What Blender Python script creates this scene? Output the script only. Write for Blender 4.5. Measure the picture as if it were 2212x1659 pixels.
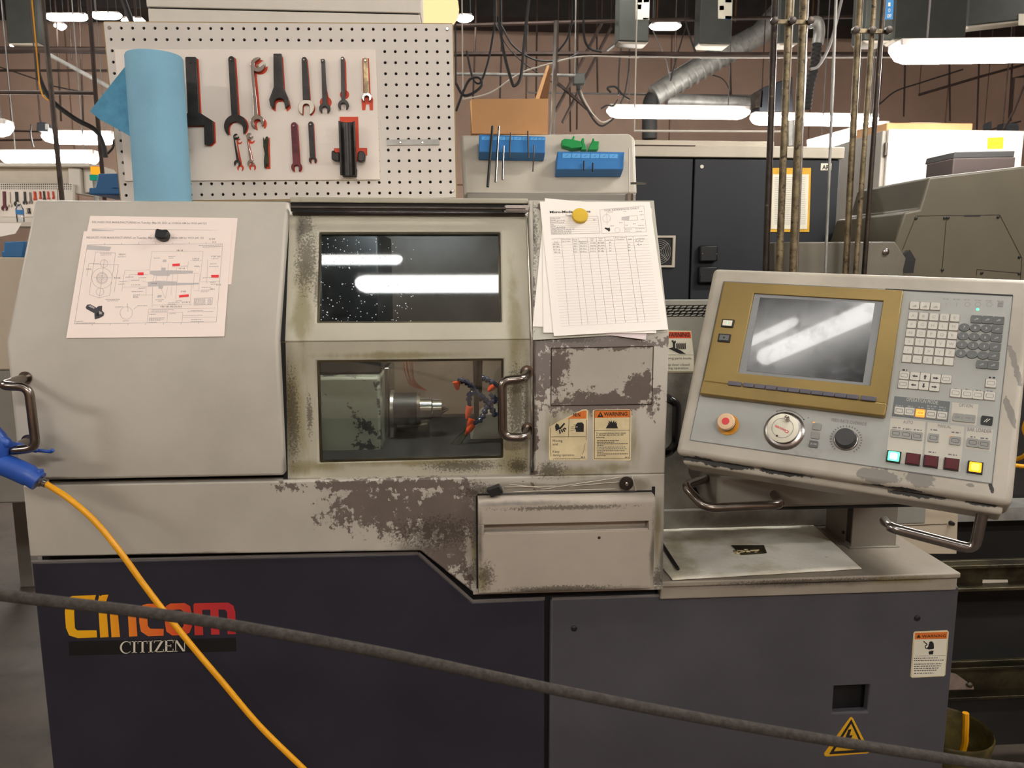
import bpy, bmesh, math, random
from mathutils import Vector as V, Matrix
for o in list(bpy.data.objects): bpy.data.objects.remove(o, do_unlink=True)
scene = bpy.context.scene
COL = scene.collection
random.seed(7)
R = math.radians
# ------------------------------------------------------------------ camera
FPX, CX, CY = 1671.0, 1106.0, 829.5
CAM = V((0, 0, 1.55)); YAW, PITCH = R(4.2), R(8.7)
FW = V((math.sin(YAW)*math.cos(PITCH), math.cos(YAW)*math.cos(PITCH), -math.sin(PITCH)))
RT = V((math.cos(YAW), -math.sin(YAW), 0)); UP = RT.cross(FW)
cam_data = bpy.data.cameras.new('camera'); cam = bpy.data.objects.new('camera', cam_data); COL.objects.link(cam)
cam_data.sensor_width = 36; cam_data.lens = FPX/2212*36; cam_data.clip_start = 0.05; cam_data.clip_end = 100
cam_data.dof.use_dof = True; cam_data.dof.focus_distance = 1.5; cam_data.dof.aperture_fstop = 12
cam.location = CAM; cam.rotation_euler = (math.pi/2-PITCH, 0, -YAW)
scene.camera = cam
# ------------------------------------------------------------------ view + world
scene.view_settings.view_transform = 'Standard'; scene.view_settings.look = 'None'
scene.view_settings.gamma = 1; scene.view_settings.use_curve_mapping = False
scene.view_settings.exposure = -0.14
world = bpy.data.worlds.new('world'); scene.world = world; world.use_nodes = True
world.node_tree.nodes['Background'].inputs[0].default_value = (.30, .27, .24, 1)
world.node_tree.nodes['Background'].inputs[1].default_value = 0.05
LAMP = 19.0          # radiance of a fluorescent diffuser
LAMPC = (1.0, .965, .915)

# ------------------------------------------------------------------ pixel -> place
def ray(u, v): return FW + RT*((u-CX)/FPX) - UP*((v-CY)/FPX)
def PY(u, v, y): d = ray(u, v); return CAM + d*((y-CAM.y)/d.y)
def PZ(u, v, z): d = ray(u, v); return CAM + d*((z-CAM.z)/d.z)
class Fr:
    """a flat working plane: origin, two axes, normal towards the viewer"""
    def __init__(s, o, ex, ey):
        s.o = V(o); s.ex = V(ex).normalized(); ey = V(ey)
        s.ey = (ey - s.ex*ey.dot(s.ex)).normalized(); s.n = s.ex.cross(s.ey)
    def uv(s, u, v):
        d = ray(u, v); t = (s.o-CAM).dot(s.n)/d.dot(s.n); p = CAM+d*t-s.o
        return (p.dot(s.ex), p.dot(s.ey))
    def uvs(s, pts): return [s.uv(*p) for p in pts]
    def p(s, x, y, z=0): return s.o + s.ex*x + s.ey*y + s.n*z
    def up(s, z): return Fr(s.o+s.n*z, s.ex, s.ey)
def front(y): return Fr((0, y, 0), (1, 0, 0), (0, 0, 1))
def zoomed(ox, oy, s): return lambda pts: [(ox+a/s, oy+b/s) for a, b in pts]

# ------------------------------------------------------------------ materials
def S(r, g, b):
    f = lambda c: c/12.92 if c <= .04045 else ((c+.055)/1.055)**2.4
    return (f(r/255), f(g/255), f(b/255), 1)
class NT:
    def __init__(s, m):
        m.use_nodes = True; s.t = m.node_tree; s.t.nodes.clear()
        s.out = s.n('ShaderNodeOutputMaterial')
        g = s.n('ShaderNodeNewGeometry'); s.pos = g.outputs['Position']
        x = s.n('ShaderNodeSeparateXYZ'); s.t.links.new(s.pos, x.inputs[0]); s.x, s.y, s.z = x.outputs
    def n(s, k): return s.t.nodes.new(k)
    def set(s, i, v):
        if hasattr(v, 'is_output'): s.t.links.new(v, i)
        else: i.default_value = v
    def m(s, op, a, b=0.0, c=False):
        k = s.n('ShaderNodeMath'); k.operation = op; k.use_clamp = c; s.set(k.inputs[0], a); s.set(k.inputs[1], b); return k.outputs[0]
    def noise(s, scale, detail=4, rough=.6, vec=None, stretch=None):
        k = s.n('ShaderNodeTexNoise'); s.set(k.inputs['Scale'], scale); s.set(k.inputs['Detail'], detail); s.set(k.inputs['Roughness'], rough)
        v = vec or s.pos
        if stretch:
            q = s.n('ShaderNodeVectorMath'); q.operation = 'MULTIPLY'; s.set(q.inputs[0], v); q.inputs[1].default_value = stretch; v = q.outputs[0]
        s.set(k.inputs['Vector'], v); return k.outputs['Fac']
    def step(s, v, a, b):
        k = s.n('ShaderNodeMapRange'); k.interpolation_type = 'SMOOTHSTEP'; s.set(k.inputs['Value'], v)
        k.inputs['From Min'].default_value = a; k.inputs['From Max'].default_value = b; return k.outputs[0]
    def mix(s, f, a, b):
        k = s.n('ShaderNodeMix'); k.data_type = 'RGBA'; s.set(k.inputs['Factor'], f); s.set(k.inputs['A'], a); s.set(k.inputs['B'], b)
        return k.outputs['Result']
    def blob(s, cx, cz, rx, rz):
        a = s.m('DIVIDE', s.m('SUBTRACT', s.x, cx), rx); b = s.m('DIVIDE', s.m('SUBTRACT', s.z, cz), rz)
        return s.m('SUBTRACT', 1.0, s.m('SQRT', s.m('ADD', s.m('MULTIPLY', a, a), s.m('MULTIPLY', b, b))))
    def blobs(s, L):
        r = None
        for q in L:
            w = s.blob(*q); r = w if r is None else s.m('MAXIMUM', r, w)
        return r
    def bsdf(s, col, rough=.5, metal=0, spec=.5, emit=None, es=0, bump=None, bd=.002, coat=0):
        p = s.n('ShaderNodeBsdfPrincipled'); s.set(p.inputs['Base Color'], col); s.set(p.inputs['Roughness'], rough)
        s.set(p.inputs['Metallic'], metal); p.inputs['Specular IOR Level'].default_value = spec; p.inputs['Coat Weight'].default_value = coat
        if emit: p.inputs['Emission Color'].default_value = emit; p.inputs['Emission Strength'].default_value = es
        if bump is not None:
            b = s.n('ShaderNodeBump'); b.inputs['Strength'].default_value = .5; b.inputs['Distance'].default_value = bd
            s.set(b.inputs['Height'], bump); s.t.links.new(b.outputs[0], p.inputs['Normal'])
        s.t.links.new(p.outputs[0], s.out.inputs[0]); return p
M = {}
def mat(name, col, rough=.5, metal=0, var=.12, vs=8, spec=.5, dirt=None, dl=.62, dh=.75, ds=25, bump=0, bs=60, bd=.0015, coat=0):
    """plain procedural paint/plastic/metal: colour, cloudy variation, optional specks of a dirt colour, fine bump"""
    m = bpy.data.materials.new(name); t = NT(m)
    c = col
    if var:
        k = t.noise(vs, 5); d = tuple(x*(1-var*1.6) for x in col[:3])+(1,); e = tuple(min(1, x*(1+var)) for x in col[:3])+(1,)
        c = t.mix(t.step(k, .3, .7), d, e)
    if dirt: c = t.mix(t.step(t.noise(ds, 6, .7), dl, dh), c, dirt)
    t.bsdf(c, rough, metal, spec, bump=t.noise(bs, 3) if bump else None, bd=bd, coat=coat)
    M[name] = m; return m
def emis(name, col, s):
    m = bpy.data.materials.new(name); t = NT(m)
    e = t.n('ShaderNodeEmission'); e.inputs[0].default_value = tuple(col[:3])+(1,); e.inputs[1].default_value = s
    t.t.links.new(e.outputs[0], t.out.inputs[0]); M[name] = m; return m
def glass(name, tint=(1, 1, 1, 1), rough=0.0, ior=1.5, extra=0.0, dirt=0.0):
    m = bpy.data.materials.new(name); t = NT(m)
    a = t.n('ShaderNodeBsdfTransparent'); a.inputs[0].default_value = tint
    g = t.n('ShaderNodeBsdfGlossy'); g.inputs['Roughness'].default_value = rough
    f = t.n('ShaderNodeFresnel'); f.inputs[0].default_value = ior
    x = t.n('ShaderNodeMixShader'); t.t.links.new(t.m('ADD', f.outputs[0], extra, True), x.inputs[0])
    t.t.links.new(a.outputs[0], x.inputs[1]); t.t.links.new(g.outputs[0], x.inputs[2]); last = x
    if dirt:
        d = t.n('ShaderNodeBsdfDiffuse'); d.inputs[0].default_value = S(190, 195, 190)
        y = t.n('ShaderNodeMixShader'); k = t.m('MULTIPLY', t.step(t.noise(22, 8, .7), .42, .8), dirt)
        t.t.links.new(k, y.inputs[0]); t.t.links.new(x.outputs[0], y.inputs[1]); t.t.links.new(d.outputs[0], y.inputs[2]); last = y
    t.t.links.new(last.outputs[0], t.out.inputs[0]); M[name] = m; return m

# ------------------------------------------------------------------ mesh builder
class MB:
    def __init__(s): s.v = []; s.f = []; s.fm = []; s.mats = []
    def _m(s, k):
        if k not in s.mats: s.mats.append(k)
        return s.mats.index(k)
    def add(s, vs, fs, m):
        b = len(s.v); s.v += [V(p) for p in vs]; i = s._m(m)
        for f in fs: s.f.append([b+q for q in f]); s.fm.append(i)
        return s
    def prism(s, fr, pts, z0, z1, m, back=True):
        a = sum(pts[i][0]*pts[(i+1) % len(pts)][1]-pts[(i+1) % len(pts)][0]*pts[i][1] for i in range(len(pts)))
        if a < 0: pts = pts[::-1]
        n = len(pts); lo, hi = min(z0, z1), max(z0, z1)
        vs = [fr.p(x, y, lo) for x, y in pts]+[fr.p(x, y, hi) for x, y in pts]
        fs = [[n+i for i in range(n)]]+[[i, (i+1) % n, n+(i+1) % n, n+i] for i in range(n)]
        if back: fs.append(list(range(n-1, -1, -1)))
        return s.add(vs, fs, m)
    def flat(s, fr, pts, z, m):
        a = sum(pts[i][0]*pts[(i+1) % len(pts)][1]-pts[(i+1) % len(pts)][0]*pts[i][1] for i in range(len(pts)))
        if a < 0: pts = pts[::-1]
        return s.add([fr.p(x, y, z) for x, y in pts], [list(range(len(pts)))], m)
    def box(s, fr, x0, x1, y0, y1, z0, z1, m): return s.prism(fr, [(x0, y0), (x1, y0), (x1, y1), (x0, y1)], z0, z1, m)
    def wbox(s, x0, x1, y0, y1, z0, z1, m): return s.box(Fr((0, 0, 0), (1, 0, 0), (0, 1, 0)), x0, x1, y0, y1, z0, z1, m)
    def ring(s, fr, o, h, z0, z1, m, sub=1):
        """plate with a quadrilateral hole"""
        vs = [fr.p(x, y, z) for z in (z1, z0) for q in (o, h) for x, y in q]
        fs = []
        for i in range(4):
            j = (i+1) % 4
            fs += [[i, j, 4+j, 4+i], [8+j, 8+i, 12+i, 12+j], [j, i, 8+i, 8+j], [4+i, 4+j, 12+j, 12+i]]
        return s.add(vs, fs, m)
    def tube(s, pts, r, m, seg=8, cap=True, closed=False):
        pts = [V(p) for p in pts]; n = len(pts)
        rs = r if isinstance(r, (list, tuple)) else [r]*n
        vs = []; t0 = (pts[1]-pts[0]).normalized()
        u = t0.orthogonal().normalized()
        for i in range(n):
            t = (pts[min(i+1, n-1)]-pts[max(i-1, 0)]); t = t.normalized() if t.length > 1e-9 else t0
            u = (u-t*u.dot(t)).normalized(); w = t.cross(u)
            for k in range(seg):
                a = 2*math.pi*k/seg; vs.append(pts[i]+(u*math.cos(a)+w*math.sin(a))*rs[i])
        fs = [[i*seg+k, i*seg+(k+1) % seg, (i+1)*seg+(k+1) % seg, (i+1)*seg+k] for i in range(n-1) for k in range(seg)]
        if cap: fs += [list(range(seg-1, -1, -1)), [(n-1)*seg+k for k in range(seg)]]
        return s.add(vs, fs, m)
    def lathe(s, o, ax, prof, m, seg=24, cap=True):
        """profile of (distance along axis, radius)"""
        ax = V(ax).normalized(); u = ax.orthogonal().normalized(); w = ax.cross(u); o = V(o); n = len(prof); vs = []
        for h, r in prof:
            for k in range(seg):
                a = 2*math.pi*k/seg; vs.append(o+ax*h+(u*math.cos(a)+w*math.sin(a))*r)
        fs = [[i*seg+k, i*seg+(k+1) % seg, (i+1)*seg+(k+1) % seg, (i+1)*seg+k] for i in range(n-1) for k in range(seg)]
        if cap: fs += [list(range(seg-1, -1, -1)), [(n-1)*seg+k for k in range(seg)]]
        return s.add(vs, fs, m)
    def line(s, fr, a, b, w, z, m):
        a = V(a).to_2d() if len(a) == 2 else V(a); b = V(b); d = (b-a)
        if d.length < 1e-7: return s
        d.normalize(); q = V((-d.y, d.x))*(w/2)
        return s.flat(fr, [tuple(a-q), tuple(b-q), tuple(b+q), tuple(a+q)], z, m)
    def pline(s, fr, pts, w, z, m):
        for i in range(len(pts)-1): s.line(fr, pts[i], pts[i+1], w, z, m)
        return s
    def text(s, fr, txt, x, y, h, z, m, ang=0, align='LEFT', width=None, thick=0.0):
        c = bpy.data.curves.new('t', 'FONT'); c.body = txt; c.size = 1; c.resolution_u = 2; c.offset = thick
        o = bpy.data.objects.new('t', c); COL.objects.link(o)
        me = bpy.data.meshes.new_from_object(o.evaluated_get(bpy.context.evaluated_depsgraph_get()))
        bpy.data.objects.remove(o); bpy.data.curves.remove(c)
        if len(me.vertices):
            xs = [p.co.x for p in me.vertices]; w0 = max(xs)-min(xs); x0 = min(xs)
            sx = (width/w0) if width else h/.7; sy = h/.7
            off = 0 if align == 'LEFT' else -w0*sx/2
            ca, sa = math.cos(ang), math.sin(ang); vs = []
            for p in me.vertices:
                px = (p.co.x-x0)*sx+off; py = p.co.y*sy
                vs.append(fr.p(x+px*ca-py*sa, y+px*sa+py*ca, z))
            s.add(vs, [list(p.vertices) for p in me.polygons], m)
        bpy.data.meshes.remove(me); return s
    def txt2(s, fr, txt, a, b, h, z, m, thick=0.0):
        """text whose baseline runs from plane point a to b"""
        a = V(a); b = V(b); d = b-a
        return s.text(fr, txt, a.x, a.y, h, z, m, ang=math.atan2(d.y, d.x), width=d.length, thick=thick)
    def build(s, name, parent=None, bevel=0, seg=2, smooth=40, origin=None, kind=None):
        if not s.v: return None
        lo = V([min(p[i] for p in s.v) for i in range(3)]); hi = V([max(p[i] for p in s.v) for i in range(3)])
        c = V(origin) if origin else V(((lo.x+hi.x)/2, (lo.y+hi.y)/2, lo.z))
        me = bpy.data.meshes.new(name); me.from_pydata([p-c for p in s.v], [], s.f)
        for k in s.mats: me.materials.append(M[k])
        for p, i in zip(me.polygons, s.fm): p.material_index = i
        me.validate(); me.update()
        if smooth:
            me.polygons.foreach_set('use_smooth', [True]*len(me.polygons)); me.set_sharp_from_angle(angle=R(smooth))
        o = bpy.data.objects.new(name, me); COL.objects.link(o)
        if parent is not None: o.parent = parent; o.location = c-wloc(parent)
        else: o.location = c
        if bevel:
            b = o.modifiers.new('bevel', 'BEVEL'); b.width = bevel; b.segments = seg; b.limit_method = 'ANGLE'; b.angle_limit = R(40)
        if kind: o['kind'] = kind
        return o
def wloc(o):
    p = V((0, 0, 0))
    while o is not None: p += o.location; o = o.parent
    return p
def thing(name, label, cat, loc=(0, 0, 0), group=None):
    o = bpy.data.objects.new(name, None); COL.objects.link(o); o.location = loc; o.empty_display_size = .05
    o['label'] = label; o['category'] = cat
    if group: o['group'] = group
    return o
def tag(o, label, cat, group=None):
    o['label'] = label; o['category'] = cat
    if group: o['group'] = group
    return o
def struct(o): o['kind'] = 'structure'; return o
def smoothpath(pts, n=6):
    pts = [V(p) for p in pts]; out = []
    P = [pts[0]*2-pts[1]]+pts+[pts[-1]*2-pts[-2]]
    for i in range(1, len(P)-2):
        a, b, c, d = P[i-1:i+3]
        for k in range(n):
            t = k/n; out.append(.5*((2*b)+(c-a)*t+(2*a-5*b+4*c-d)*t*t+(3*b-a-3*c+d)*t**3))
    out.append(pts[-1]); return out
def bend(pts, r, n=5):
    """round the corners of a 3D polyline"""
    pts = [V(p) for p in pts]; out = [pts[0]]
    for i in range(1, len(pts)-1):
        a, b, c = pts[i-1:i+2]; d1 = (a-b).normalized(); d2 = (c-b).normalized()
        q = min(r, (a-b).length*.49, (c-b).length*.49)
        for k in range(n+1):
            t = k/n; out.append((b+d1*q)*(1-t)**2+b*2*t*(1-t)+(b+d2*q)*t*t)
    out.append(pts[-1]); return out
def arc(cx, cy, r, a0, a1, n=10, ry=None):
    ry = ry or r
    return [(cx+r*math.cos(R(a0+(a1-a0)*k/n)), cy+ry*math.sin(R(a0+(a1-a0)*k/n))) for k in range(n+1)]
def rrect(x0, y0, x1, y1, r):
    return arc(x1-r, y1-r, r, 0, 90, 4)+arc(x0+r, y1-r, r, 90, 180, 4)+arc(x0+r, y0+r, r, 180, 270, 4)+arc(x1-r, y0+r, r, 270, 360, 4)
def bil(q, s, t):
    a, b, c, d = q   # tl tr br bl
    return (a[0]*(1-s)*(1-t)+b[0]*s*(1-t)+c[0]*s*t+d[0]*(1-s)*t, a[1]*(1-s)*(1-t)+b[1]*s*(1-t)+c[1]*s*t+d[1]*(1-s)*t)

# ------------------------------------------------------------------ material library
PAINT = S(190, 183, 170); PRIMER = S(106, 95, 88)
def wxz(u, v, ru, rv, y=1.42):
    p = PY(u, v, y); q = PY(u+ru, v, y); r = PY(u, v+rv, y)
    return (p.x, p.z, abs(q.x-p.x), abs(r.z-p.z))
def worn(name, base, prim, pb=(), stains=(), specks=(), grime=(), chip=.70, rough=.42, fl=70):
    """oily machine enamel: flaked-off patches down to primer, yellow coolant stains, black specks, soft grime"""
    m = bpy.data.materials.new(name); t = NT(m)
    big = t.noise(5, 4); c = t.mix(t.step(big, .3, .7), tuple(x*.86 for x in base[:3])+(1,), base)
    flake = t.noise(fl, 12, .72); med = t.noise(16, 8, .65)
    nz = t.m('ADD', t.m('ADD', t.m('MULTIPLY', t.m('SUBTRACT', flake, .5), 3.6), t.m('MULTIPLY', t.m('SUBTRACT', med, .5), 1.6)), t.m('MULTIPLY', t.m('SUBTRACT', t.noise(60, 8, .7, stretch=(1, 1, .22)), .5), 1.5))
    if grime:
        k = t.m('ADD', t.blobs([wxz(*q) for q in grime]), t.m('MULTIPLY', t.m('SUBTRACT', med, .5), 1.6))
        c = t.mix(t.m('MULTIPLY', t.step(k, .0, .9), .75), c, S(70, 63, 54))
    if stains:
        drip = t.noise(30, 6, .6, stretch=(1, 1, .25))
        k = t.m('ADD', t.blobs([wxz(*q) for q in stains]), t.m('MULTIPLY', t.m('SUBTRACT', drip, .5), 1.6))
        c = t.mix(t.m('MULTIPLY', t.step(k, .05, .9), .62), c, S(112, 100, 40))
    if pb:
        k = t.m('ADD', t.blobs([wxz(*q) for q in pb]), nz)
        mk = t.step(k, .22, .30); c = t.mix(mk, c, t.mix(med, tuple(x*.8 for x in prim[:3])+(1,), tuple(x*1.25 for x in prim[:3])+(1,)))
    if specks:
        k = t.m('ADD', t.m('MULTIPLY', t.blobs([wxz(*q) for q in specks]), .42), t.noise(260, 5, .75))
        c = t.mix(t.m('MULTIPLY', t.step(k, .66, .80), .7), c, S(62, 54, 44))
    c = t.mix(t.step(t.noise(38, 8, .8), chip, chip+.02), c, S(72, 62, 56))
    rr = t.m('ADD', rough, t.m('MULTIPLY', t.m('SUBTRACT', med, .5), .3))
    t.bsdf(c, rr, 0, .45, bump=flake, bd=.0006); M[name] = m
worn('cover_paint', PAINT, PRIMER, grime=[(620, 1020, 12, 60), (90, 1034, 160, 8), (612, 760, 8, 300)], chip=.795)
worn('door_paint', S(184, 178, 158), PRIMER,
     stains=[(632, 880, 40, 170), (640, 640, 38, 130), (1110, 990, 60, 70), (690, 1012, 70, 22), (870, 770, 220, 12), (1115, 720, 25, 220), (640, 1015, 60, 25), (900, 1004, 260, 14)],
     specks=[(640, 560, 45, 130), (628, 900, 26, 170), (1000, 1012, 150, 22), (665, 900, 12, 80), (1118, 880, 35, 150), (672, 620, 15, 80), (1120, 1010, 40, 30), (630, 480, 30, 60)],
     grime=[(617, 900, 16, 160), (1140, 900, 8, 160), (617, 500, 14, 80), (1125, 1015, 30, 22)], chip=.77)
worn('body_paint', PAINT, PRIMER,
     pb=[(845, 1100, 150, 70), (960, 1110, 110, 75), (830, 1048, 240, 16), (965, 1200, 70, 70), (1165, 800, 46, 90), (1300, 742, 190, 16), (1202, 800, 30, 75), (1310, 868, 140, 30),
         (1380, 845, 50, 45), (1152, 960, 14, 120), (1405, 880, 14, 40), (1300, 730, 160, 14)],
     stains=[(1270, 890, 130, 30), (1230, 1020, 120, 22), (1420, 1150, 12, 130), (1028, 1180, 22, 100), (1200, 930, 40, 90), (1370, 960, 30, 80), (1330, 1010, 70, 18)],
     specks=[(940, 1150, 160, 60), (1020, 1240, 30, 40), (1190, 1015, 60, 30), (1240, 735, 100, 10), (1030, 1060, 70, 30), (1420, 1250, 20, 40)],
     grime=[(930, 1190, 120, 40), (1028, 1150, 16, 120), (1430, 1200, 10, 120), (760, 1195, 200, 10), (300, 1200, 300, 6)], chip=.775)
worn('slant_paint', S(186, 182, 166), PRIMER, pb=[(1150, 590, 14, 120), (1250, 437, 230, 9), (1152, 470, 20, 60)], specks=[(1160, 500, 30, 140)], stains=[(1425, 600, 12, 120)], chip=.74)
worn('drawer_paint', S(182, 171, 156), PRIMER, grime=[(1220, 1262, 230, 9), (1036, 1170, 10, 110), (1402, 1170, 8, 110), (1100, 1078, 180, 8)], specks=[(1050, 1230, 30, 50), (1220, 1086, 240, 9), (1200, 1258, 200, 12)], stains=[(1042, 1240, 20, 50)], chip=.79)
worn('desk_paint', S(160, 150, 136), PRIMER, grime=[(1750, 1262, 330, 14), (1500, 1150, 150, 20), (1440, 1200, 20, 60)], stains=[(1950, 1255, 160, 14)], specks=[(1750, 1258, 330, 12)], chip=.77)
worn('rear_paint', S(150, 148, 138), PRIMER, grime=[(1600, 1120, 250, 60, 1.75), (1460, 900, 60, 200, 1.75)], chip=.78)
worn('housing_paint', S(190, 182, 166), S(142, 138, 128), chip=.79, rough=.4)
def panel_worn():
    # worn pendant shell, patches given along the pendant's lower rail (world space)
    m = bpy.data.materials.new('pendant_paint'); t = NT(m); f = t.noise(90, 10, .7); med = t.noise(22, 6)
    c = t.mix(t.step(t.noise(6, 4), .3, .7), S(168, 160, 145), S(192, 184, 168))
    nz = t.m('ADD', t.m('MULTIPLY', t.m('SUBTRACT', f, .5), 1.1), t.m('MULTIPLY', t.m('SUBTRACT', med, .5), 1.6))
    B = []
    for q in PEND_WEAR: B.append(q)
    k = t.m('ADD', t.blobs(B), nz); c = t.mix(t.step(k, .2, .26), c, S(138, 132, 124))
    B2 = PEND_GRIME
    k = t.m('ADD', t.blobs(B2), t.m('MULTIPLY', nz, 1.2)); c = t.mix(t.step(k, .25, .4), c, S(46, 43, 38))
    c = t.mix(t.step(t.noise(40, 8, .8), .79, .81), c, S(70, 62, 56))
    t.bsdf(c, .38, 0, .5, bump=f, bd=.0005); M['pendant_paint'] = m
mat('navy_paint', S(47, 45, 54), .42, var=.10, vs=4, dirt=S(90, 85, 85), dl=.80, dh=.83, ds=60, spec=.35)
mat('grey_panel_paint', S(79, 77, 82), .5, var=.08, vs=4, dirt=S(120, 112, 108), dl=.82, dh=.84, ds=60, spec=.35)
mat('panel_edge', S(120, 114, 110), .4, var=.1)
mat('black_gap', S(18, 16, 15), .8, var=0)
mat('black', S(22, 22, 22), .5, var=.1)
mat('black_gloss', S(20, 20, 22), .25, var=.1)
mat('black_rubber', S(32, 30, 29), .75, var=.15)
mat('dark_steel', S(70, 62, 56), .35, .7, var=.2, vs=30)
mat('steel', S(175, 170, 165), .22, 1, var=.1, vs=20)
mat('handle_steel', S(140, 130, 122), .26, 1, var=.12, vs=30)
mat('chrome', S(205, 203, 200), .12, 1, var=.04)
mat('brushed', S(180, 174, 168), .32, 1, var=.1, vs=40)
mat('galv', S(150, 148, 142), .45, .35, var=.2, vs=12)
mat('old_pipe', S(122, 108, 82), .45, .55, var=.3, vs=25, dirt=S(50, 42, 34), dl=.52, dh=.66, ds=60)
mat('old_pipe_dark', S(58, 48, 40), .45, .5, var=.3, vs=25, dirt=S(110, 96, 76), dl=.62, dh=.7, ds=60)
mat('paper', S(240, 232, 222), .8, var=.02, vs=3); mat('paper_pink', S(243, 226, 215), .8, var=.02, vs=3)
mat('paper_mauve', S(214, 198, 196), .8, var=.02)
mat('ink', S(70, 68, 70), .9, var=0); mat('ink_grey', S(168, 162, 160), .9, var=0); mat('ink_light', S(196, 188, 184), .9, var=0)
mat('ink_dark', S(35, 34, 36), .9, var=0); mat('highlight_red', S(235, 62, 66), .8, var=0)
mat('label_white', S(232, 226, 205), .6, var=.05); mat('label_cream', S(226, 208, 164), .6, var=.10, vs=20, dirt=S(170, 150, 80), dl=.6, dh=.8, ds=12)
mat('label_orange', S(224, 120, 44), .55, var=.06); mat('label_red', S(222, 78, 40), .55, var=.05)
mat('label_black', S(28, 26, 26), .6, var=0)
mat('hazard_yellow', S(222, 168, 30), .55, var=.1, vs=15)
mat('strip_black', S(16, 15, 16), .5, var=0); mat('off_white', S(216, 208, 190), .6, var=.05)
mat('gold', S(140, 117, 64), .36, .4, var=.08, vs=6)
mat('pendant_sheet', S(172, 173, 166), .42, var=.06, vs=6, dirt=S(120, 116, 108), dl=.60, dh=.85, ds=9)
mat('key_white', S(206, 202, 190), .5, var=.04); mat('key_rim', S(150, 140, 134), .5, var=0); mat('key_dark', S(98, 100, 98), .42, var=.08)
mat('key_grey', S(150, 150, 144), .5, var=.05); mat('softkey', S(92, 88, 98), .35, var=.08)
mat('mode_grey', S(104, 110, 110), .5, var=.04); mat('panel_light', S(200, 194, 180), .5, var=.04)
mat('print_grey', S(118, 116, 116), .7, var=0); mat('print_pale', S(150, 150, 146), .7, var=0)
mat('lcd_frame', S(140, 142, 142), .4, var=.05)
mat('estop_yellow', S(224, 150, 18), .45, var=.05); mat('estop_pale', S(226, 190, 150), .5, var=.05); mat('estop_red', S(222, 60, 66), .45, var=.03)
mat('red_lens', S(88, 18, 26), .35, var=.1); mat('knob_grey', S(62, 62, 62), .55, var=.1)
mat('towel_blue', S(126, 172, 194), .9, var=.05, vs=6, bump=1, bs=400); mat('towel_dark', S(84, 146, 176), .9, var=.1, vs=40, bump=1, bs=300)
mat('peg_white', S(206, 198, 188), .55, var=.04, vs=5, dirt=S(170, 160, 150), dl=.66, dh=.8, ds=14)
mat('board_white', S(226, 214, 202), .5, var=.03, vs=5, dirt=S(188, 178, 170), dl=.62, dh=.76, ds=12)
mat('board_edge', S(168, 142, 96), .7, var=.1); mat('hole_dark', S(30, 25, 22), .9, var=0)
mat('tool_red', S(206, 66, 30), .6, var=.05); mat('tool_black', S(50, 47, 45), .38, .5, var=.25, vs=40, dirt=S(120, 112, 106), dl=.70, dh=.8, ds=120)
mat('tool_maroon', S(92, 40, 48), .38, .4, var=.3, vs=40); mat('tool_green', S(52, 56, 40), .35, .5, var=.4, vs=60, dirt=S(150, 150, 140), dl=.66, dh=.7, ds=90)
mat('tool_rust', S(150, 134, 104), .4, .8, var=.35, vs=60, dirt=S(96, 70, 40), dl=.55, dh=.7, ds=80)
mat('tool_pale', S(205, 196, 180), .4, .3, var=.1)
mat('holder_blue', S(46, 112, 172), .45, var=.06); mat('holder_label', S(84, 156, 214), .5, var=.05)
mat('toolbox_blue', S(28, 92, 142), .42, var=.06); mat('clip_green', S(22, 140, 66), .45, var=.08)
mat('cardboard', S(190, 142, 95), .85, var=.06, vs=6); mat('cardboard_dark', S(112, 78, 48), .9, var=.1); mat('cardboard_pale', S(226, 178, 124), .85, var=.05)
mat('hose_yellow', S(236, 164, 20), .42, var=.05, dirt=S(110, 70, 20), dl=.72, dh=.78, ds=60)
mat('gun_blue', S(40, 82, 168), .38, var=.06); mat('gun_violet', S(84, 62, 160), .4, var=.1)
mat('rope', S(64, 58, 52), .95, var=.25, vs=200, bump=1, bs=500, bd=.002)
mat('magnet_yellow', S(214, 176, 40), .6, var=.06); mat('magnet_black', S(26, 28, 28), .5, var=.15, bump=1, bs=120)
mat('wall_tan', S(196, 166, 146), .9, var=.07, vs=1.2); mat('wall_joint', S(140, 114, 98), .95, var=.05)
mat('ceiling_dark', S(62, 55, 48), .9, var=.2, vs=1); mat('joist', S(40, 34, 30), .8, var=.2)
mat('floor_concrete', S(76, 66, 57), .62, var=.2, vs=3, dirt=S(40, 34, 29), dl=.5, dh=.8, ds=5)
mat('pipe_brown', S(62, 46, 38), .6, .3, var=.2); mat('cable_black', S(28, 26, 26), .6, var=.1); mat('cable_grey', S(110, 106, 102), .6, var=.1); mat('cable_white', S(196, 186, 172), .6, var=.05)
mat('cabinet_dark', S(26, 29, 35), .6, var=.06, vs=3); mat('cabinet_white', S(216, 208, 194), .5, var=.03); mat('cabinet_cream', S(196, 186, 168), .55, var=.05)
mat('bin_brown', S(36, 23, 18), .8, var=.1); mat('guard_grey', S(98, 92, 80), .5, var=.08); mat('machine_olive', S(84, 77, 61), .5, var=.07, vs=3); mat('machine_grey', S(134, 128, 118), .5, var=.08, vs=4); mat('machine_pale', S(188, 174, 152), .5, var=.05, vs=3)
mat('busbox', S(64, 67, 61), .55, var=.08); mat('fixture_white', S(190, 182, 176), .5, var=.05)
mat('bucket', S(96, 84, 44), .45, .3, var=.4, vs=12, dirt=S(40, 34, 22), dl=.5, dh=.7, ds=14); mat('oily_steel', S(72, 65, 45), .4, .5, var=.4, vs=8, dirt=S(40, 36, 26), dl=.48, dh=.7, ds=9)
mat('tray_black', S(24, 22, 20), .7, var=.2)
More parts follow.
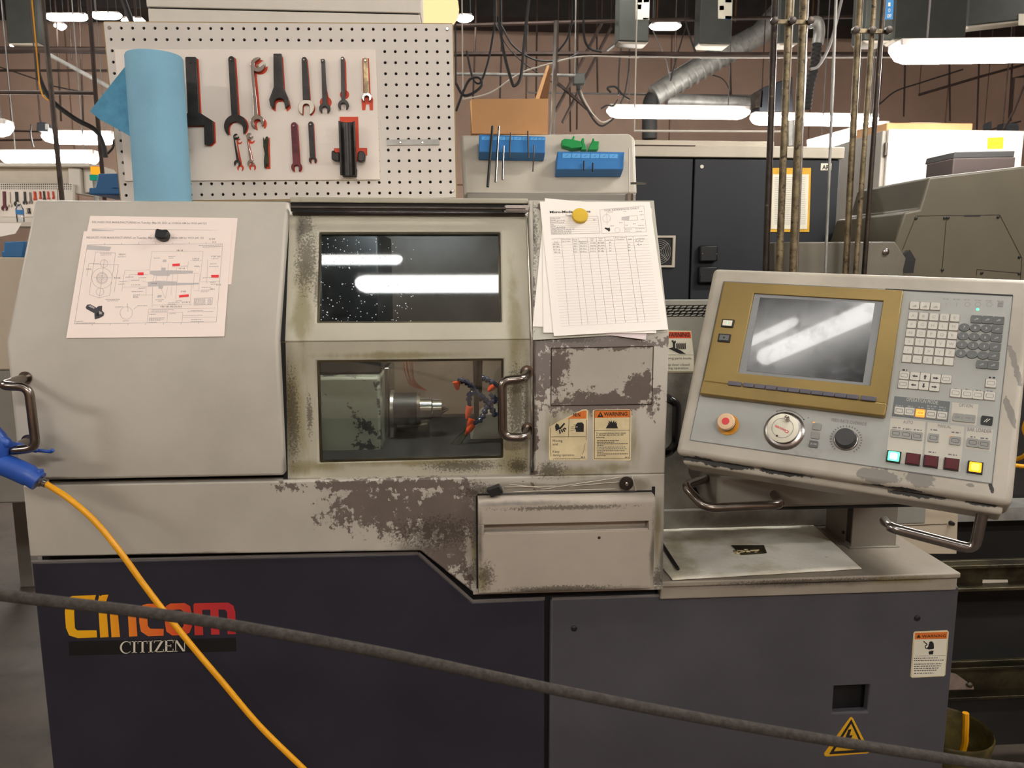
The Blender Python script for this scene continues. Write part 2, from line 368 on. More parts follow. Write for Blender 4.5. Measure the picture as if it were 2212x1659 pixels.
mat('inner_wall', S(122, 106, 92), .35, var=.12, vs=6, dirt=S(70, 62, 54), dl=.55, dh=.8, ds=8)
mat('head_grey', S(128, 130, 118), .4, var=.08, vs=8, dirt=S(40, 43, 44), dl=.545, dh=.565, ds=13)
mat('hose_navy', S(14, 34, 66), .2, var=.1, coat=.6); mat('nozzle_orange', S(222, 80, 28), .35, var=.05)
mat('copper_glint', S(214, 120, 80), .3, .9, var=.2)
mat('green_led_off', S(40, 120, 60), .4, var=0)
glass('pane', (.86, .89, .86, 1), .0, 1.5, .015, .10); glass('pane_up', (.50, .55, .58, 1), .03, 1.52, .03, .05)
glass('film', (.99, .99, .97, 1), .25, 1.45, .10, .2); glass('coolant', (.78, .86, .70, 1), .05, 1.33, .04, .12); glass('bottle', (.92, .95, 1, 1), .03, 1.4, .03, .1)
mat('droplet', S(235, 240, 245), .1, var=0, coat=1)
emis('lamp', LAMPC, LAMP); emis('lamp_work', (1, .97, .93), 170.0); emis('lamp_far', LAMPC, 72.0); emis('lamp_boosted', LAMPC, 110.0); emis('lamp_amber', (1.0, .66, .32), 1.5)
emis('led_green', (.1, 1, .35), 3.5); emis('led_green_core', (.75, 1, .85), 2.2); emis('led_amber', (1, .42, .02), 2.2); emis('led_amber_core', (1, .70, .12), 2.0); emis('led_orange', (1, .36, .06), 1.6)
emis('screen_white', (.72, .84, 1), .9); emis('screen_red', (.75, .08, .15), .8); emis('screen_blue', (.12, .2, .5), .7); emis('screen_yellow', (.9, .8, .15), .8)
emis('key_lit', (1, .93, .8), .75); emis('beacon_red', (.9, .07, .05), 1.0); emis('beacon_amber', (1, .45, .03), 1.1); emis('beacon_green', (.03, .45, .28), .6)
def logo_gradient():
    m = bpy.data.materials.new('logo_gradient'); t = NT(m); a = PY(140, 1340, 1.435).x; b = PY(512, 1340, 1.435).x
    k = t.n('ShaderNodeValToRGB'); t.set(k.inputs[0], t.m('DIVIDE', t.m('SUBTRACT', t.x, a), b-a))
    e = k.color_ramp.elements; e[0].position = 0; e[0].color = S(244, 182, 16); e[1].position = 1; e[1].color = S(182, 40, 52)
    for p, c in ((.22, S(242, 172, 18)), (.40, S(234, 124, 40)), (.62, S(226, 92, 40)), (.75, S(196, 54, 44))):
        q = e.new(p); q.color = c
    t.bsdf(k.outputs[0], .5); M['logo_gradient'] = m
logo_gradient()
def lcd_mat():
    m = bpy.data.materials.new('lcd'); t = NT(m)
    sm = t.step(t.noise(30, 8, .7), .45, .75)
    t.bsdf(t.mix(sm, S(14, 14, 16), S(34, 36, 40)), t.m('ADD', .17, t.m('MULTIPLY', sm, .12)), 0, 1.0, coat=.6); M['lcd'] = m
lcd_mat()
def mat_desk():
    m = bpy.data.materials.new('oil_mat'); t = NT(m)
    c = t.mix(t.step(t.noise(9, 6), .45, .7), S(252, 246, 232), S(214, 204, 178))
    c = t.mix(t.m('MULTIPLY', t.step(t.noise(5, 5), .52, .75), .7), c, S(158, 146, 96))
    c = t.mix(t.step(t.noise(40, 8, .7), .70, .76), c, S(110, 100, 98))
    t.bsdf(c, .85, bump=t.noise(120, 3), bd=.002); M['oil_mat'] = m
mat_desk()

# ------------------------------------------------------------------ the room
RX0, RX1, RY0, RY1, RZ = -9.0, 9.0, -5.0, 11.0, 5.3
struct(MB().wbox(RX0, RX1, RY0, RY1, -.1, 0, 'floor_concrete').build('floor'))
struct(MB().wbox(RX0, RX1, RY0, RY1, RZ, RZ+.1, 'ceiling_dark').build('ceiling'))
wb = struct(MB().wbox(RX0, RX1, RY1, RY1+.2, 0, RZ, 'wall_joint').build('wall_back'))
struct(MB().wbox(RX0-.2, RX0, RY0, RY1, 0, RZ, 'wall_tan').build('wall_left'))
wr = struct(MB().wbox(RX1, RX1+.2, RY0, RY1, 0, RZ, 'wall_tan').build('wall_right'))
struct(MB().wbox(RX0, RX1, RY0-.2, RY0, 0, RZ, 'wall_tan').build('wall_front'))
# tilt-up wall panels with shallow joints
fy = front(RY1)
for i in range(9):
    for j in range(2):
        x0 = RX0+i*2.0; z0 = .0+j*2.65
        MB().box(fy, x0+.01, x0+1.99, z0+.01, z0+2.64, 0, .02, 'wall_tan').build('panel', wb)
# roof beams under the ceiling
for k, y in enumerate((3.2, 5.4, 7.6, 9.2)):
    b = MB(); b.wbox(RX0, RX1, y-.09, y+.09, RZ-.42, RZ, 'joist')
    tag(b.build('roof_beam'), 'dark steel roof beam running across under the ceiling', 'beam', 'roof beams')

def lampfix(p0, p1, w=.13, h=.07, label='', glow='lamp', group='wrapped fluorescent fixtures', end='fixture_white', name='fluorescent_light', drop=0):
    """a wrap-around fluorescent batten: metal spine above, lit diffuser with rounded ends below"""
    p0 = V(p0); p1 = V(p1); d = (p1-p0).normalized(); L = (p1-p0).length
    s = V((-d.y, d.x, 0)).normalized(); up = d.cross(s)
    if up.z < 0: up = -up; s = -s
    t = thing(name, label, 'light', (p0+p1)/2, group)
    m = MB(); f = Fr(p0, d, s)   # normal = up
    def sec(k, q):   # diffuser cross section at end factor q
        return [(-w/2*q, 0), (-w/2*q, -h*.45*q), (-w*.30*q, -h*q), (w*.30*q, -h*q), (w/2*q, -h*.45*q), (w/2*q, 0)]
    st = [(0, .35), (w*.25, .8), (w*.6, 1), (L-w*.6, 1), (L-w*.25, .8), (L, .35)]
    vs = []; n = 6
    for x, q in st:
        for a, b in sec(0, q): vs.append(p0+d*x+s*a+up*b)
    fs = [[i*n+k, i*n+(k+1) % n, (i+1)*n+(k+1) % n, (i+1)*n+k] for i in range(len(st)-1) for k in range(n)]
    fs += [list(range(n)), [(len(st)-1)*n+k for k in range(n)][::-1]]
    m.add(vs, fs, glow); o = m.build('diffuser', t, smooth=60)
    m = MB(); m.box(f, w*.1, L-w*.1, -w*.42, w*.42, .001, h*.55, 'fixture_white'); m.build('spine', t, .004)
    if drop:
        for x in (.15*L, .85*L): MB().tube([p0+d*x+up*h*.5, V((p0+d*x).to_tuple()[:2]+(RZ,))], .004, 'cable_grey', 5).build('hanger', t)
    return t
# fixtures above the operator's side, which light the machine and mirror in its glass
lampfix((-.37, .57, 2.62), (.86, .57, 2.62), .065, .04, 'fluorescent batten hung over the walkway, mirrored in the lathe window', drop=1)
lampfix((-1.42, .585, 2.74), (-.20, .585, 2.74), .034, .025, 'second fluorescent batten hung over the walkway beside the first', drop=1)
for x, y, lab in ((-3.2, -1.2, 'added unseen fill batten behind the operator, by the left wall side'), (0.3, -2.2, 'added unseen fill batten over the middle of the aisle behind the operator'), (3.2, -1.2, 'added unseen fill batten behind the operator, on the control panel side'), (1.95, 1.40, 'added unseen batten high over the olive machine, lighting the work shelf'), (-3.6, 1.6, 'added unseen fill batten high over the pale machine'), (-2.6, 4.6, 'added unseen fill batten high over the far tool bench'), (.6, 5.0, 'added unseen fill batten high over the middle of the shop'), (5.4, 5.2, 'added unseen fill batten high beside the far wall corner')):  # unseen fixtures added as fill light for machine, shelf and background
    zf = 3.1 if y < 2 else 3.9
    lampfix((x-.61, y, zf), (x+.61, y, zf), .14, .07, lab, drop=1, group='added fill fixtures', glow='lamp_boosted' if y < 2 else 'lamp_far')
# fixtures seen over the back of the shop
def fix_px(a, b, y, label, w=.13, h=.06, glow='lamp_far', y2=None, drop=1):
    return lampfix(PY(a[0], a[1], y), PY(b[0], b[1], y2 or y), w, h, label, glow, 'far fluorescent fixtures', drop=drop)
fix_px((1312, 236), (1618, 240), 6.4, 'long lit fluorescent fixture with a frayed amber end, cables coiled on it')
fix_px((1622, 252), (1895, 256), 6.6, 'lit fluorescent fixture behind the tall conduits')
fix_px((1926, 106), (2420, 100), 3.1, 'large bright fluorescent fixture above the white cabinet', w=.12, h=.05, glow='lamp_boosted')
fix_px((1756, 312), (1905, 272), 6.0, 'slanting lit fluorescent fixture low behind the conduits', y2=4.8)
fix_px((92, 292), (252, 294), 6.4, 'lit fluorescent fixture with a black junction box on its end')
fix_px((2, 336), (214, 336), 5.6, 'lit fluorescent fixture over the far white tool board')
fix_px((-130, 268), (26, 272), 5.0, 'rounded end of a warm fluorescent fixture by the tan wall')

# ------------------------------------------------------------------ the lathe
F = 1.42
lathe = thing('lathe', 'large grey and navy automatic lathe with a windowed sliding door and stained paint', 'machine', (.1, 1.8, 0))
fF = front(F); PROF = Fr((0, 0, 0), (0, 1, 0), (0, 0, 1))
ZC, ZT, SL = 1.418, 1.672, .14
def bent(y0, zb, x0, x1, m, back=2.25, zc=ZC, zt=ZT):
    return MB().prism(PROF, [(y0, zb), (y0, zc), (y0+SL, zt), (back, zt), (back, zb)], x0, x1, m)
cover = bent(F-.006, 1.166, -.787, -.318, 'cover_paint').build('left_cover', lathe, .006, 3)
# pull handle of the cover: two stand-offs, then a C in front of them
def pull(px, mounts, parent, fr, out, r):
    fo = fr.up(out)
    a = fr.p(*fr.uv(*mounts[0])); b = fr.p(*fr.uv(*mounts[1])); c = [fo.p(*fo.uv(*q)) for q in px]
    m = MB(); m.tube(bend([a, c[0]]+c[1:-1]+[c[-1], b], .016, 5), r, 'handle_steel', 12)
    for q in (a, b): m.lathe(q+fr.n*.0005, fr.n, [(0, r*1.5), (.003, r*1.5), (.003, r)], 'handle_steel', 16)
    return m.build('pull_handle', parent)
pull([(2, 833), (62, 836), (78, 968), (16, 974)], [(56, 816), (62, 952)], cover, front(F-.006), .085, .0077)

# sliding door: lower upright leaf with window, upper sloping leaf with window
yd = F+.018; fd = front(yd); fs = Fr((0, yd, ZC), (1, 0, 0), (0, SL, ZT-ZC))
m = MB()
def cw(q): return [q[3], q[2], q[1], q[0]]     # tl tr br bl -> bl br tr tl (counter clockwise)
lo_o = fd.uvs([(606, 738), (1147, 733), (1147, 1026), (612, 1037)]); lo_h = fd.uvs([(684, 779), (1088, 775), (1087, 990), (690, 1000)])
m.ring(fd, cw(lo_o), cw(lo_h), -.02, 0, 'door_paint')
up_o = fs.uvs([(616, 462), (1138, 462), (1147, 733), (606, 738)]); up_h = fs.uvs([(689, 500), (1081, 500), (1084, 695), (684, 697)])
m.ring(fs, cw(up_o), cw(up_h), -.02, 0, 'door_paint')
door = m.build('sliding_door', lathe, .003, 2)
m = MB()
for fr, h in ((fd, lo_h), (fs, up_h)):
    c = (sum(p[0] for p in h)/4, sum(p[1] for p in h)/4); q = [(x+(.004 if x < c[0] else -.004), y+(.004 if y < c[1] else -.004)) for x, y in h]
    m.ring(fr, cw(h), cw(q), -.011, -.004, 'oily_steel')
m.build('window_gasket', door)
def quadpane(fr, h, z, mt, nm):
    return MB().prism(fr, h, z-.004, z, mt).build(nm, door)
quadpane(fd, lo_h, -.011, 'pane', 'window_pane'); quadpane(Fr(fs.p(0, .13, 0), fs.ex, fs.ey+fs.n*.061), [(x, y-.13) for x, y in up_h], -.011, 'pane_up', 'window_pane')
m = MB()
for k in range(170):
    u = 690+random.random()**1.4*215; v = 508+random.random()*180
    if 575 < v < 600: continue
    x, y = fs.uv(u, v); r = random.uniform(.0006, .0014)
    m.lathe(fs.p(x, y, -.011+(y-.13)*.061), fs.n, [(0, r), (r*.5, r*.8), (r*.8, r*.3)], 'droplet', 6)
o = m.build('water_droplets', door, kind='stuff')
pull([(1132, 819), (1084, 822), (1086, 944), (1136, 946)], [(1138, 803), (1140, 926)], door, fd, .055, .0085)
m = MB(); a = fd.uv(612, 1033); b = fd.uv(1147, 1026)
m.prism(fd.up(.004), [a, b, (b[0], b[1]-.004), (a[0], a[1]-.004)], -.02, .004, 'chrome'); m.build('bottom_rail', door, .001)
m = MB(); m.prism(fd, fd.uvs([(607, 740), (617, 740), (622, 1033), (613, 1033)]), .0005, .003, 'black_gap'); m.prism(fs, fs.uvs([(618, 463), (626, 463), (616, 738), (607, 738)]), .0005, .003, 'black_gap'); m.build('side_shadow_strip', door)  # black strips paint the shadow line between cover and door
# head of the doorway: dark slot with the running rails
m = MB()
m.wbox(-.318, .147, F+.155, F+.20, 1.655, 1.672, 'black_gap'); m.wbox(-.318, .147, 2.1, 2.25, 1.0, 1.672, 'black_gap')
m.build('doorway_frame', lathe)
for z, y in ((1.660, 1.548), (1.650, 1.56)):
    MB().tube([(-.312, y, z), (.14, y, z)], .0035, 'dark_steel', 8).build('door_rail', lathe)
MB().wbox(-.318, .147, 1.57, 2.25, 1.672, 1.682, 'door_paint').build('roof_plate', lathe, .002)
MB().wbox(.10, .148, 1.545, 1.57, 1.655, 1.668, 'brushed').build('rail_bracket', lathe, .002)

# right column and the body below the door
col = MB(); col.prism(PROF, [(F, 1.154), (F, 1.424), (F+SL, 1.678), (2.25, 1.678), (2.25, 1.154)], .1465, .3995, 'body_paint')
column = col.build('column', lathe, .003, 2)
fsl = Fr((0, F, 1.424), (1, 0, 0), (0, SL, .254))
sl = MB(); q = fsl.uvs([(1152, 436), (1412, 434), (1441, 718), (1151, 735)]); sl.prism(fsl, q, .0002, .0012, 'slant_paint'); sl.build('slope_skin', column)
m = MB()
pl = fF.uvs([(1191, 752), (1411, 748), (1408, 873), (1190, 876)])
m.prism(fF, pl, .0002, .001, 'body_paint')
m.pline(fF, pl+[pl[0]], .0016, .0013, 'dark_steel'); m.build('access_plate', column)
body = MB()
bp = fF.uvs([(49, 1049), (614, 1039), (1147, 1029)])+[(.3995, 1.154)]+fF.uvs([(1432, 1268), (1021, 1279), (908, 1190), (64, 1203)])
body.prism(fF, bp, -.03, 0, 'body_paint')
front_body = body.build('front_body', lathe, .003, 2)
MB().wbox(-.78, .395, F+.03, 2.25, .05, 1.154, 'black_gap').build('inner_frame', lathe)
MB().wbox(.395, 1.01, F+.05, 2.25, .05, .88, 'black_gap').build('inner_frame', lathe)
# small lip under the drawer
m = MB(); q = fF.uvs([(1022, 1272), (1432, 1262), (1430, 1272), (1022, 1283)]); m.prism(fF, q, -.02, .004, 'body_paint'); m.build('drawer_lip', lathe, .001)

# chip drawer: rounded top edge, sunk grip slot
q = fF.uvs([(1032, 1076), (1406, 1062), (1404, 1261), (1033, 1270)])
xl, xr = .0385, .3745; zb, zt = q[3][1], q[1][1]
m = MB()
prof = [(F-.001, zb+.002), (F-.030, zb+.002)]+[(F-.016-.014*math.cos(R(a)), zt-.014+.014*math.sin(R(a))) for a in range(0, 91, 15)]+[(F-.001, zt)]
z0, z1 = fF.uv(1200, 1139)[1], fF.uv(1200, 1119)[1]; x0, x1 = fF.uv(1044, 1130)[0], fF.uv(1393, 1128)[0]
# body made of four pieces round the slot
pb = lambda za, zc_, xa, xb: m.prism(PROF, [(F-.001, za), (F-.030, za), (F-.030, zc_), (F-.001, zc_)], xa, xb, 'drawer_paint')
pb(zb+.002, z0, xl, xr); pb(z0, z1, xl, x0); pb(z0, z1, x1, xr)
m.prism(PROF, [(F-.001, z1), (F-.030, z1)]+prof[2:], xl, xr, 'drawer_paint')
drawer = m.build('drawer', lathe, .0008, 1)
MB().wbox(x0, x1, F-.0045, F-.001, z0, z1, 'drawer_paint').build('grip_slot', drawer)
MB().wbox(x0, x1, F-.028, F-.022, z0-.001, z0+.003, 'drawer_paint').build('grip_lip', drawer, .001)
m = MB(); m.lathe(fF.p(*fF.uv(1288, 1150), .030), fF.n, [(0, .003), (.0012, .002)], 'dark_steel', 10); m.build('rivet', drawer)
m = MB(); m.wbox(xr, xr+.006, F-.002, F+.0, zb, zt+.01, 'black_gap'); m.wbox(xl-.003, xl, F-.002, F, zb, zt, 'black_gap'); m.wbox(xl, xr, F-.002, F, zt, zt+.003, 'black_gap'); m.build('drawer_gap', lathe)

# lower front panels
fB = front(F+.016)
q = fB.uvs([(67, 1215), (903, 1195), (1021, 1300), (1177, 1294)])
x2 = fB.uv(1180, 1500)[0]; m = MB()
m.prism(fB, [q[0], q[1], q[2], q[3], (x2, .06), (-.787, .06)], -.02, 0, 'navy_paint')
navy = m.build('navy_panel', lathe, .004, 2)
m = MB()
for i in range(3): m.tube([fB.p(*q[i], -.003), fB.p(*q[i+1], -.003)], .0035, 'panel_edge', 6)
m.build('worn_edge', navy)
q = fB.uvs([(1187, 1294), (2076, 1269)]); xa, xb = fB.uv(1187, 1500)[0], 1.026
hx0, hz0 = fB.uv(1799, 1540); hx1, hz1 = fB.uv(1879, 1479); zt_ = (q[0][1]+q[1][1])/2
m = MB()
m.ring(fB, [(xa, .06), (xb, .06), (xb, zt_), (xa, zt_)], [(hx0, hz0), (hx1, hz0), (hx1, hz1), (hx0, hz1)], -.02, 0, 'grey_panel_paint')
gpan = m.build('grey_panel', lathe, .004, 2)
MB().tube([fB.p(xa+.004, zt_, -.003), fB.p(xb-.004, zt_, -.003)], .0035, 'panel_edge', 6).build('worn_edge', gpan)
m = MB(); m.wbox(hx0-.01, hx1+.01, F+.10, F+.11, hz0-.02, hz1+.02, 'tray_black'); m.wbox(hx0+.04, hx0+.055, F+.06, F+.08, hz0-.01, hz1+.01, 'busbox'); m.lathe((hx0+.046, F+.06, hz0+.03), (0, 0, 1), [(0, .010), (.018, .010), (.02, .005)], 'busbox', 10); m.build('gauge', gpan)
for u, v in ((1240, 1357), (1981, 1335)):
    MB().lathe(fB.p(*fB.uv(u, v), -.001), fB.n, [(0, .006), (.003, .006), (.004, .004), (.0045, .002)], 'black', 14).build('screw', gpan)

# ---- logo on the navy panel
zl = zoomed(100, 1260, 4.809)
m = MB()
L = [[(518, 120), (497, 200), (320, 207), (296, 240), (292, 300), (300, 465), (325, 488), (525, 487), (530, 560), (330, 568), (240, 540), (206, 460), (195, 300), (203, 190), (225, 155), (270, 130)],
     [(553, 122), (565, 134), (580, 120), (648, 115), (625, 185), (535, 198)], [(541, 230), (625, 227), (650, 557), (562, 562)],
     [(655, 225), (860, 220), (912, 243), (930, 300), (948, 548), (862, 552), (850, 330), (832, 305), (745, 308), (768, 555), (680, 560)],
     [(1218, 208), (1200, 275), (1085, 282), (1058, 300), (1050, 340), (1057, 440), (1080, 470), (1222, 472), (1220, 543), (1060, 548), (985, 500), (967, 400), (965, 290), (1000, 225), (1050, 212)],
     [(1530, 220), (1545, 205), (1890, 198), (1945, 230), (1965, 300), (1972, 525), (1885, 527), (1880, 300), (1860, 272), (1790, 270), (1802, 530), (1714, 532), (1705, 272), (1620, 275), (1632, 535), (1543, 538)]]
oo = [(1290, 208), (1440, 203), (1495, 235), (1510, 300), (1515, 450), (1490, 510), (1430, 538), (1310, 540), (1250, 500), (1235, 420), (1228, 290), (1245, 235)]
oi = [(1330, 272), (1400, 270), (1425, 290), (1427, 340), (1428, 440), (1420, 455), (1405, 465), (1340, 468), (1325, 455), (1318, 400), (1310, 290), (1318, 278)]
for p in L: m.flat(fB, fB.uvs(zl(p)), .0008, 'logo_gradient')
for i in range(12):
    j = (i+1) % 12; m.flat(fB, fB.uvs(zl([oo[i], oo[j], oi[j], oi[i]])), .0008, 'logo_gradient')
m.build('logo_lettering', navy)
m = MB(); m.flat(fB, fB.uvs(zl([(235, 605), (1970, 565), (1970, 705), (240, 748)])), .0006, 'strip_black')
def serif(ch, w):
    """serif capitals in a unit-high cell"""
    t, s = .17, .05; Q = []
    def st(x0, y0, x1, y1): Q.append([(x0, y0), (x1, y0), (x1, y1), (x0, y1)])
    if ch == 'I': st(w/2-t/2, 0, w/2+t/2, 1); st(0, 0, w, s); st(0, 1-s, w, 1)
    if ch == 'T': st(w/2-t/2, 0, w/2+t/2, 1); st(w/2-.2, 0, w/2+.2, s); st(0, 1-s*1.3, w, 1); st(0, .76, s, 1); st(w-s, .76, w, 1)
    if ch == 'Z': st(0, 0, w, s*1.3); st(0, 1-s*1.3, w, 1); Q.append([(0, 0), (.2, 0), (w, 1), (w-.2, 1)]); st(w-s, 0, w, .25); st(0, .78, s, 1)
    if ch == 'E': st(.06, 0, .06+t, 1); st(0, 0, w, s*1.2); st(0, 1-s*1.2, w, 1); st(.1, .48, w*.75, .48+s*1.2); st(w-s, 0, w, .25); st(w-s, .76, w, 1); st(w*.75-s, .38, w*.75, .64)
    if ch == 'N': st(.1, 0, .1+s*1.3, 1); st(w-.1-s*1.3, 0, w-.1, 1); Q.append([(w-.1-.19, 0), (w-.1, 0), (.22, 1), (.02, 1)]); st(0, 0, .27, s); st(w-.27, 1-s, w, 1); st(0, 1-s, .2, 1)
    if ch == 'C':
        o = arc(w*.55, .5, w*.56, 50, 318, 16, .53); i = arc(w*.60, .5, w*.44, 50, 318, 16, .47)
        for k in range(16): Q.append([o[k], o[k+1], i[k+1], i[k]])
        st(w*.9, .7, w*.95, 1)
    return Q
A = V((768, 727)); B = V((1455, 703)); H = 122; ws = {'C': .92, 'I': .42, 'T': .82, 'Z': .82, 'E': .74, 'N': 1.0}; word = 'CITIZEN'
tot = sum(ws[c] for c in word)+.06*6; sc = (B-A).length/tot; d = (B-A).normalized(); x = 0
for c in word:
    for p in serif(c, ws[c]):
        m.flat(fB, fB.uvs(zl([(A.x+d.x*(x+a)*sc, A.y+d.y*(x+a)*sc-b*H) for a, b in p])), .0010, 'off_white')
    x += ws[c]+.06
m.build('maker_strip', navy)

# ---- warning stickers
def greek(mb, fr, a, b, h, z, mt, words):
    """a line of unreadably small print"""
    a = V(a); b = V(b); d = b-a; L = d.length; x = 0; random.seed(int(abs(a.x)*9999)+words)
    while x < L:
        w = random.uniform(.5, 1.6)*h*2
        e = min(x+w, L); mb.line(fr, a+d*(x/L), a+d*(e/L), h, z, mt); x = e+h*.7
def tri(mb, fr, c, r, z, mt): mb.flat(fr, [(c[0]+r*math.cos(R(90+120*k)), c[1]+r*math.sin(R(90+120*k))) for k in range(3)], z, mt)
zs = zoomed(1140, 720, 4.609)
def sticker_fire(parent, fr):
    m = MB(); u = lambda p: fr.uvs(zs(p))
    m.prism(fr, u([(655, 762), (1015, 755), (1032, 775), (1025, 1255), (1010, 1265), (660, 1262), (646, 1245), (646, 775)]), .0002, .0008, 'label_cream')
    m.pline(fr, u([(665, 768), (1018, 765), (1012, 1248), (662, 1248), (665, 768)]), .0009, .0010, 'label_black')
    m.flat(fr, u([(666, 770), (1019, 766), (1018, 836), (666, 842)]), .0010, 'label_orange')
    tri(m, fr, u([(722, 815)])[0], .0068, .0013, 'label_black'); m.line(fr, *u([(721, 800), (721, 820)]), .0014, .0015, 'label_orange')
    a, b = u([(755, 822), (990, 818)]); m.txt2(fr, 'WARNING', a, b, .0072, .0013, 'label_black', .02)
    m.flat(fr, u([(775, 945), (800, 905), (795, 885), (812, 900), (805, 865), (825, 885), (828, 860), (842, 890), (858, 862), (862, 890), (880, 870), (876, 900), (890, 888), (886, 915), (897, 945)]), .0013, 'label_black')
    m.line(fr, *u([(665, 967), (1014, 965)]), .0006, .0012, 'label_black')
    for t, y0, x1 in (('To prevent serious injury, death', 1000, 975), ('or damage due to fire, do the', 1018, 950), ('following:', 1042, 765)):
        a, b = u([(680, y0), (x1, y0-2)]); m.txt2(fr, t, a, b, .0030, .0012, 'ink', .01)
    for k, (y0, x1) in enumerate(((1068, 908), (1084, 868), (1100, 995), (1117, 755), (1132, 970), (1150, 985), (1168, 965), (1183, 755), (1200, 998), (1217, 775))):
        a, b = u([(690, y0), (x1, y0-2)]); greek(m, fr, a, b, .0013, .0012, 'ink', k)
    a, b = u([(965, 1233), (1005, 1232)]); greek(m, fr, a, b, .0015, .0012, 'ink', 3)
    return m.build('warning_sticker', parent)
def sticker_moving(parent, fr):
    m = MB(); u = lambda p: fr.uvs(zs(p))
    m.prism(fr, u([(212, 935), (300, 880), (545, 758), (585, 755), (600, 770), (592, 1250), (575, 1262), (220, 1262), (210, 1245)]), .0002, .0008, 'label_cream')
    m.flat(fr, u([(395, 850), (460, 806), (545, 770), (585, 768), (582, 848)]), .0010, 'label_orange')
    for s_, p in (('N', (452, 476)), ('I', (483, 488)), ('N', (497, 522))):
        a, b = u([(p[0], 830), (p[1], 829)]); m.txt2(fr, s_, a, b, .0075, .0013, 'label_black', .02)
    m.pline(fr, u([(410, 850), (405, 1025)]), .0008, .0012, 'label_black'); m.line(fr, *u([(232, 1030), (582, 1028)]), .0007, .0012, 'label_black')
    m.pline(fr, u([(222, 935), (230, 1225)]), .0007, .0012, 'label_black'); m.pline(fr, u([(585, 860), (580, 1060)]), .0007, .0012, 'label_black')
    # pinched hand
    m.flat(fr, u([(270, 925), (285, 895), (305, 905), (322, 950), (300, 960), (280, 975)]), .0013, 'label_black')
    m.flat(fr, u([(310, 945), (360, 890), (372, 900), (322, 958)]), .0013, 'label_black')
    for a_, b_ in (((315, 960), (322, 998)), ((335, 955), (345, 985)), ((350, 948), (368, 978)), ((360, 940), (382, 955))): m.line(fr, *u([a_, b_]), .0026, .0013, 'label_black')
    # head struck by flying parts
    m.flat(fr, u([(475, 910), (495, 888), (540, 885), (557, 905), (556, 980), (480, 980), (476, 955), (466, 948), (474, 935)]), .0013, 'label_black')
    m.flat(fr, fr.uvs(zs(arc(488, 930, 6, 0, 330, 8))), .0015, 'label_cream')
    for a_, b_ in (((425, 970), (465, 958)), ((430, 950), (465, 940)), ((428, 933), (462, 925)), ((455, 905), (470, 915))): m.line(fr, *u([a_, b_]), .0006, .0013, 'label_black')
    for t, y0, x1 in (('Moving', 1080, 345), ('and', 1115, 298), ('Keep', 1188, 315), ('during operation.', 1222, 468)):
        a, b = u([(248, y0), (x1, y0-1)]); m.txt2(fr, t, a, b, .0048, .0012, 'ink')
    m.pline(fr, u([(572, 1095), (560, 1150), (550, 1190), (535, 1205)]), .0006, .0012, 'ink')
    a, b = u([(528, 1232), (570, 1231)]); greek(m, fr, a, b, .0018, .0012, 'ink', 4)
    a, b = u([(250, 1249), (575, 1246)]); greek(m, fr, a, b, .0010, .0012, 'ink', 5)
    return m.build('warning_sticker', parent)
sticker_fire(column, fF); sticker_moving(column, fF)
zg = zoomed(1700, 1300, 4.32)
def sticker_volt(parent, fr):
    m = MB(); u = lambda p: fr.uvs(zg(p))
    m.prism(fr, u([(1195, 275), (1495, 265), (1508, 280), (1475, 680), (1462, 693), (1165, 708), (1150, 695), (1178, 290)]), .0002, .0008, 'label_cream')
    m.flat(fr, u([(1192, 285), (1495, 278), (1465, 685), (1163, 698)]), .0010, 'label_white')
    m.flat(fr, u([(1193, 287), (1495, 279), (1488, 342), (1189, 349)]), .0012, 'label_orange')
    tri(m, fr, u([(1225, 322)])[0], .0052, .0014, 'label_black'); a, b = u([(1255, 332), (1478, 326)]); m.txt2(fr, 'WARNING', a, b, .0062, .0014, 'label_black', .015)
    m.line(fr, *u([(1190, 505), (1475, 497)]), .0006, .0012, 'label_black')
    m.flat(fr, u([(1312, 420), (1325, 372), (1340, 365), (1352, 368), (1366, 385), (1368, 430), (1350, 450), (1325, 452), (1300, 425)]), .0014, 'ink_dark')
    m.flat(fr, u([(1318, 460), (1365, 452), (1358, 488), (1320, 489)]), .0014, 'label_black'); m.line(fr, *u([(1312, 447), (1368, 440)]), .0018, .0016, 'label_white')
    m.pline(fr, u([(1270, 365), (1305, 395), (1285, 410), (1290, 430), (1310, 435)]), .0020, .0014, 'label_black')
    for k, (y0, x1) in enumerate(((526, 1405), (546, 1460), (580, 1440), (600, 1430), (620, 1410), (640, 1395), (666, 1370))):
        a, b = u([(1182, y0), (x1, y0-5)]); greek(m, fr, a, b, .0018, .0012, 'ink', k)
    return m.build('warning_sticker', parent)
sticker_volt(gpan, fB)
m = MB(); u = lambda p: fB.uvs(zg(p))
m.prism(fB, u([(585, 1080), (600, 1072), (615, 1085), (770, 1390), (765, 1405), (745, 1412), (370, 1442), (350, 1435), (345, 1412)]), .0002, .0008, 'hazard_yellow')
to = [(598, 1092), (745, 1400), (390, 1420)]; ti = [(596, 1135), (710, 1375), (435, 1392)]
for i in range(3): j = (i+1) % 3; m.flat(fB, u([to[i], to[j], ti[j], ti[i]]), .0012, 'label_black')
m.flat(fB, u([(570, 1190), (600, 1185), (580, 1245), (612, 1240), (565, 1330), (572, 1345), (540, 1345), (545, 1310), (555, 1318), (575, 1270), (540, 1272)]), .0012, 'label_black')
m.build('hazard_triangle', gpan)

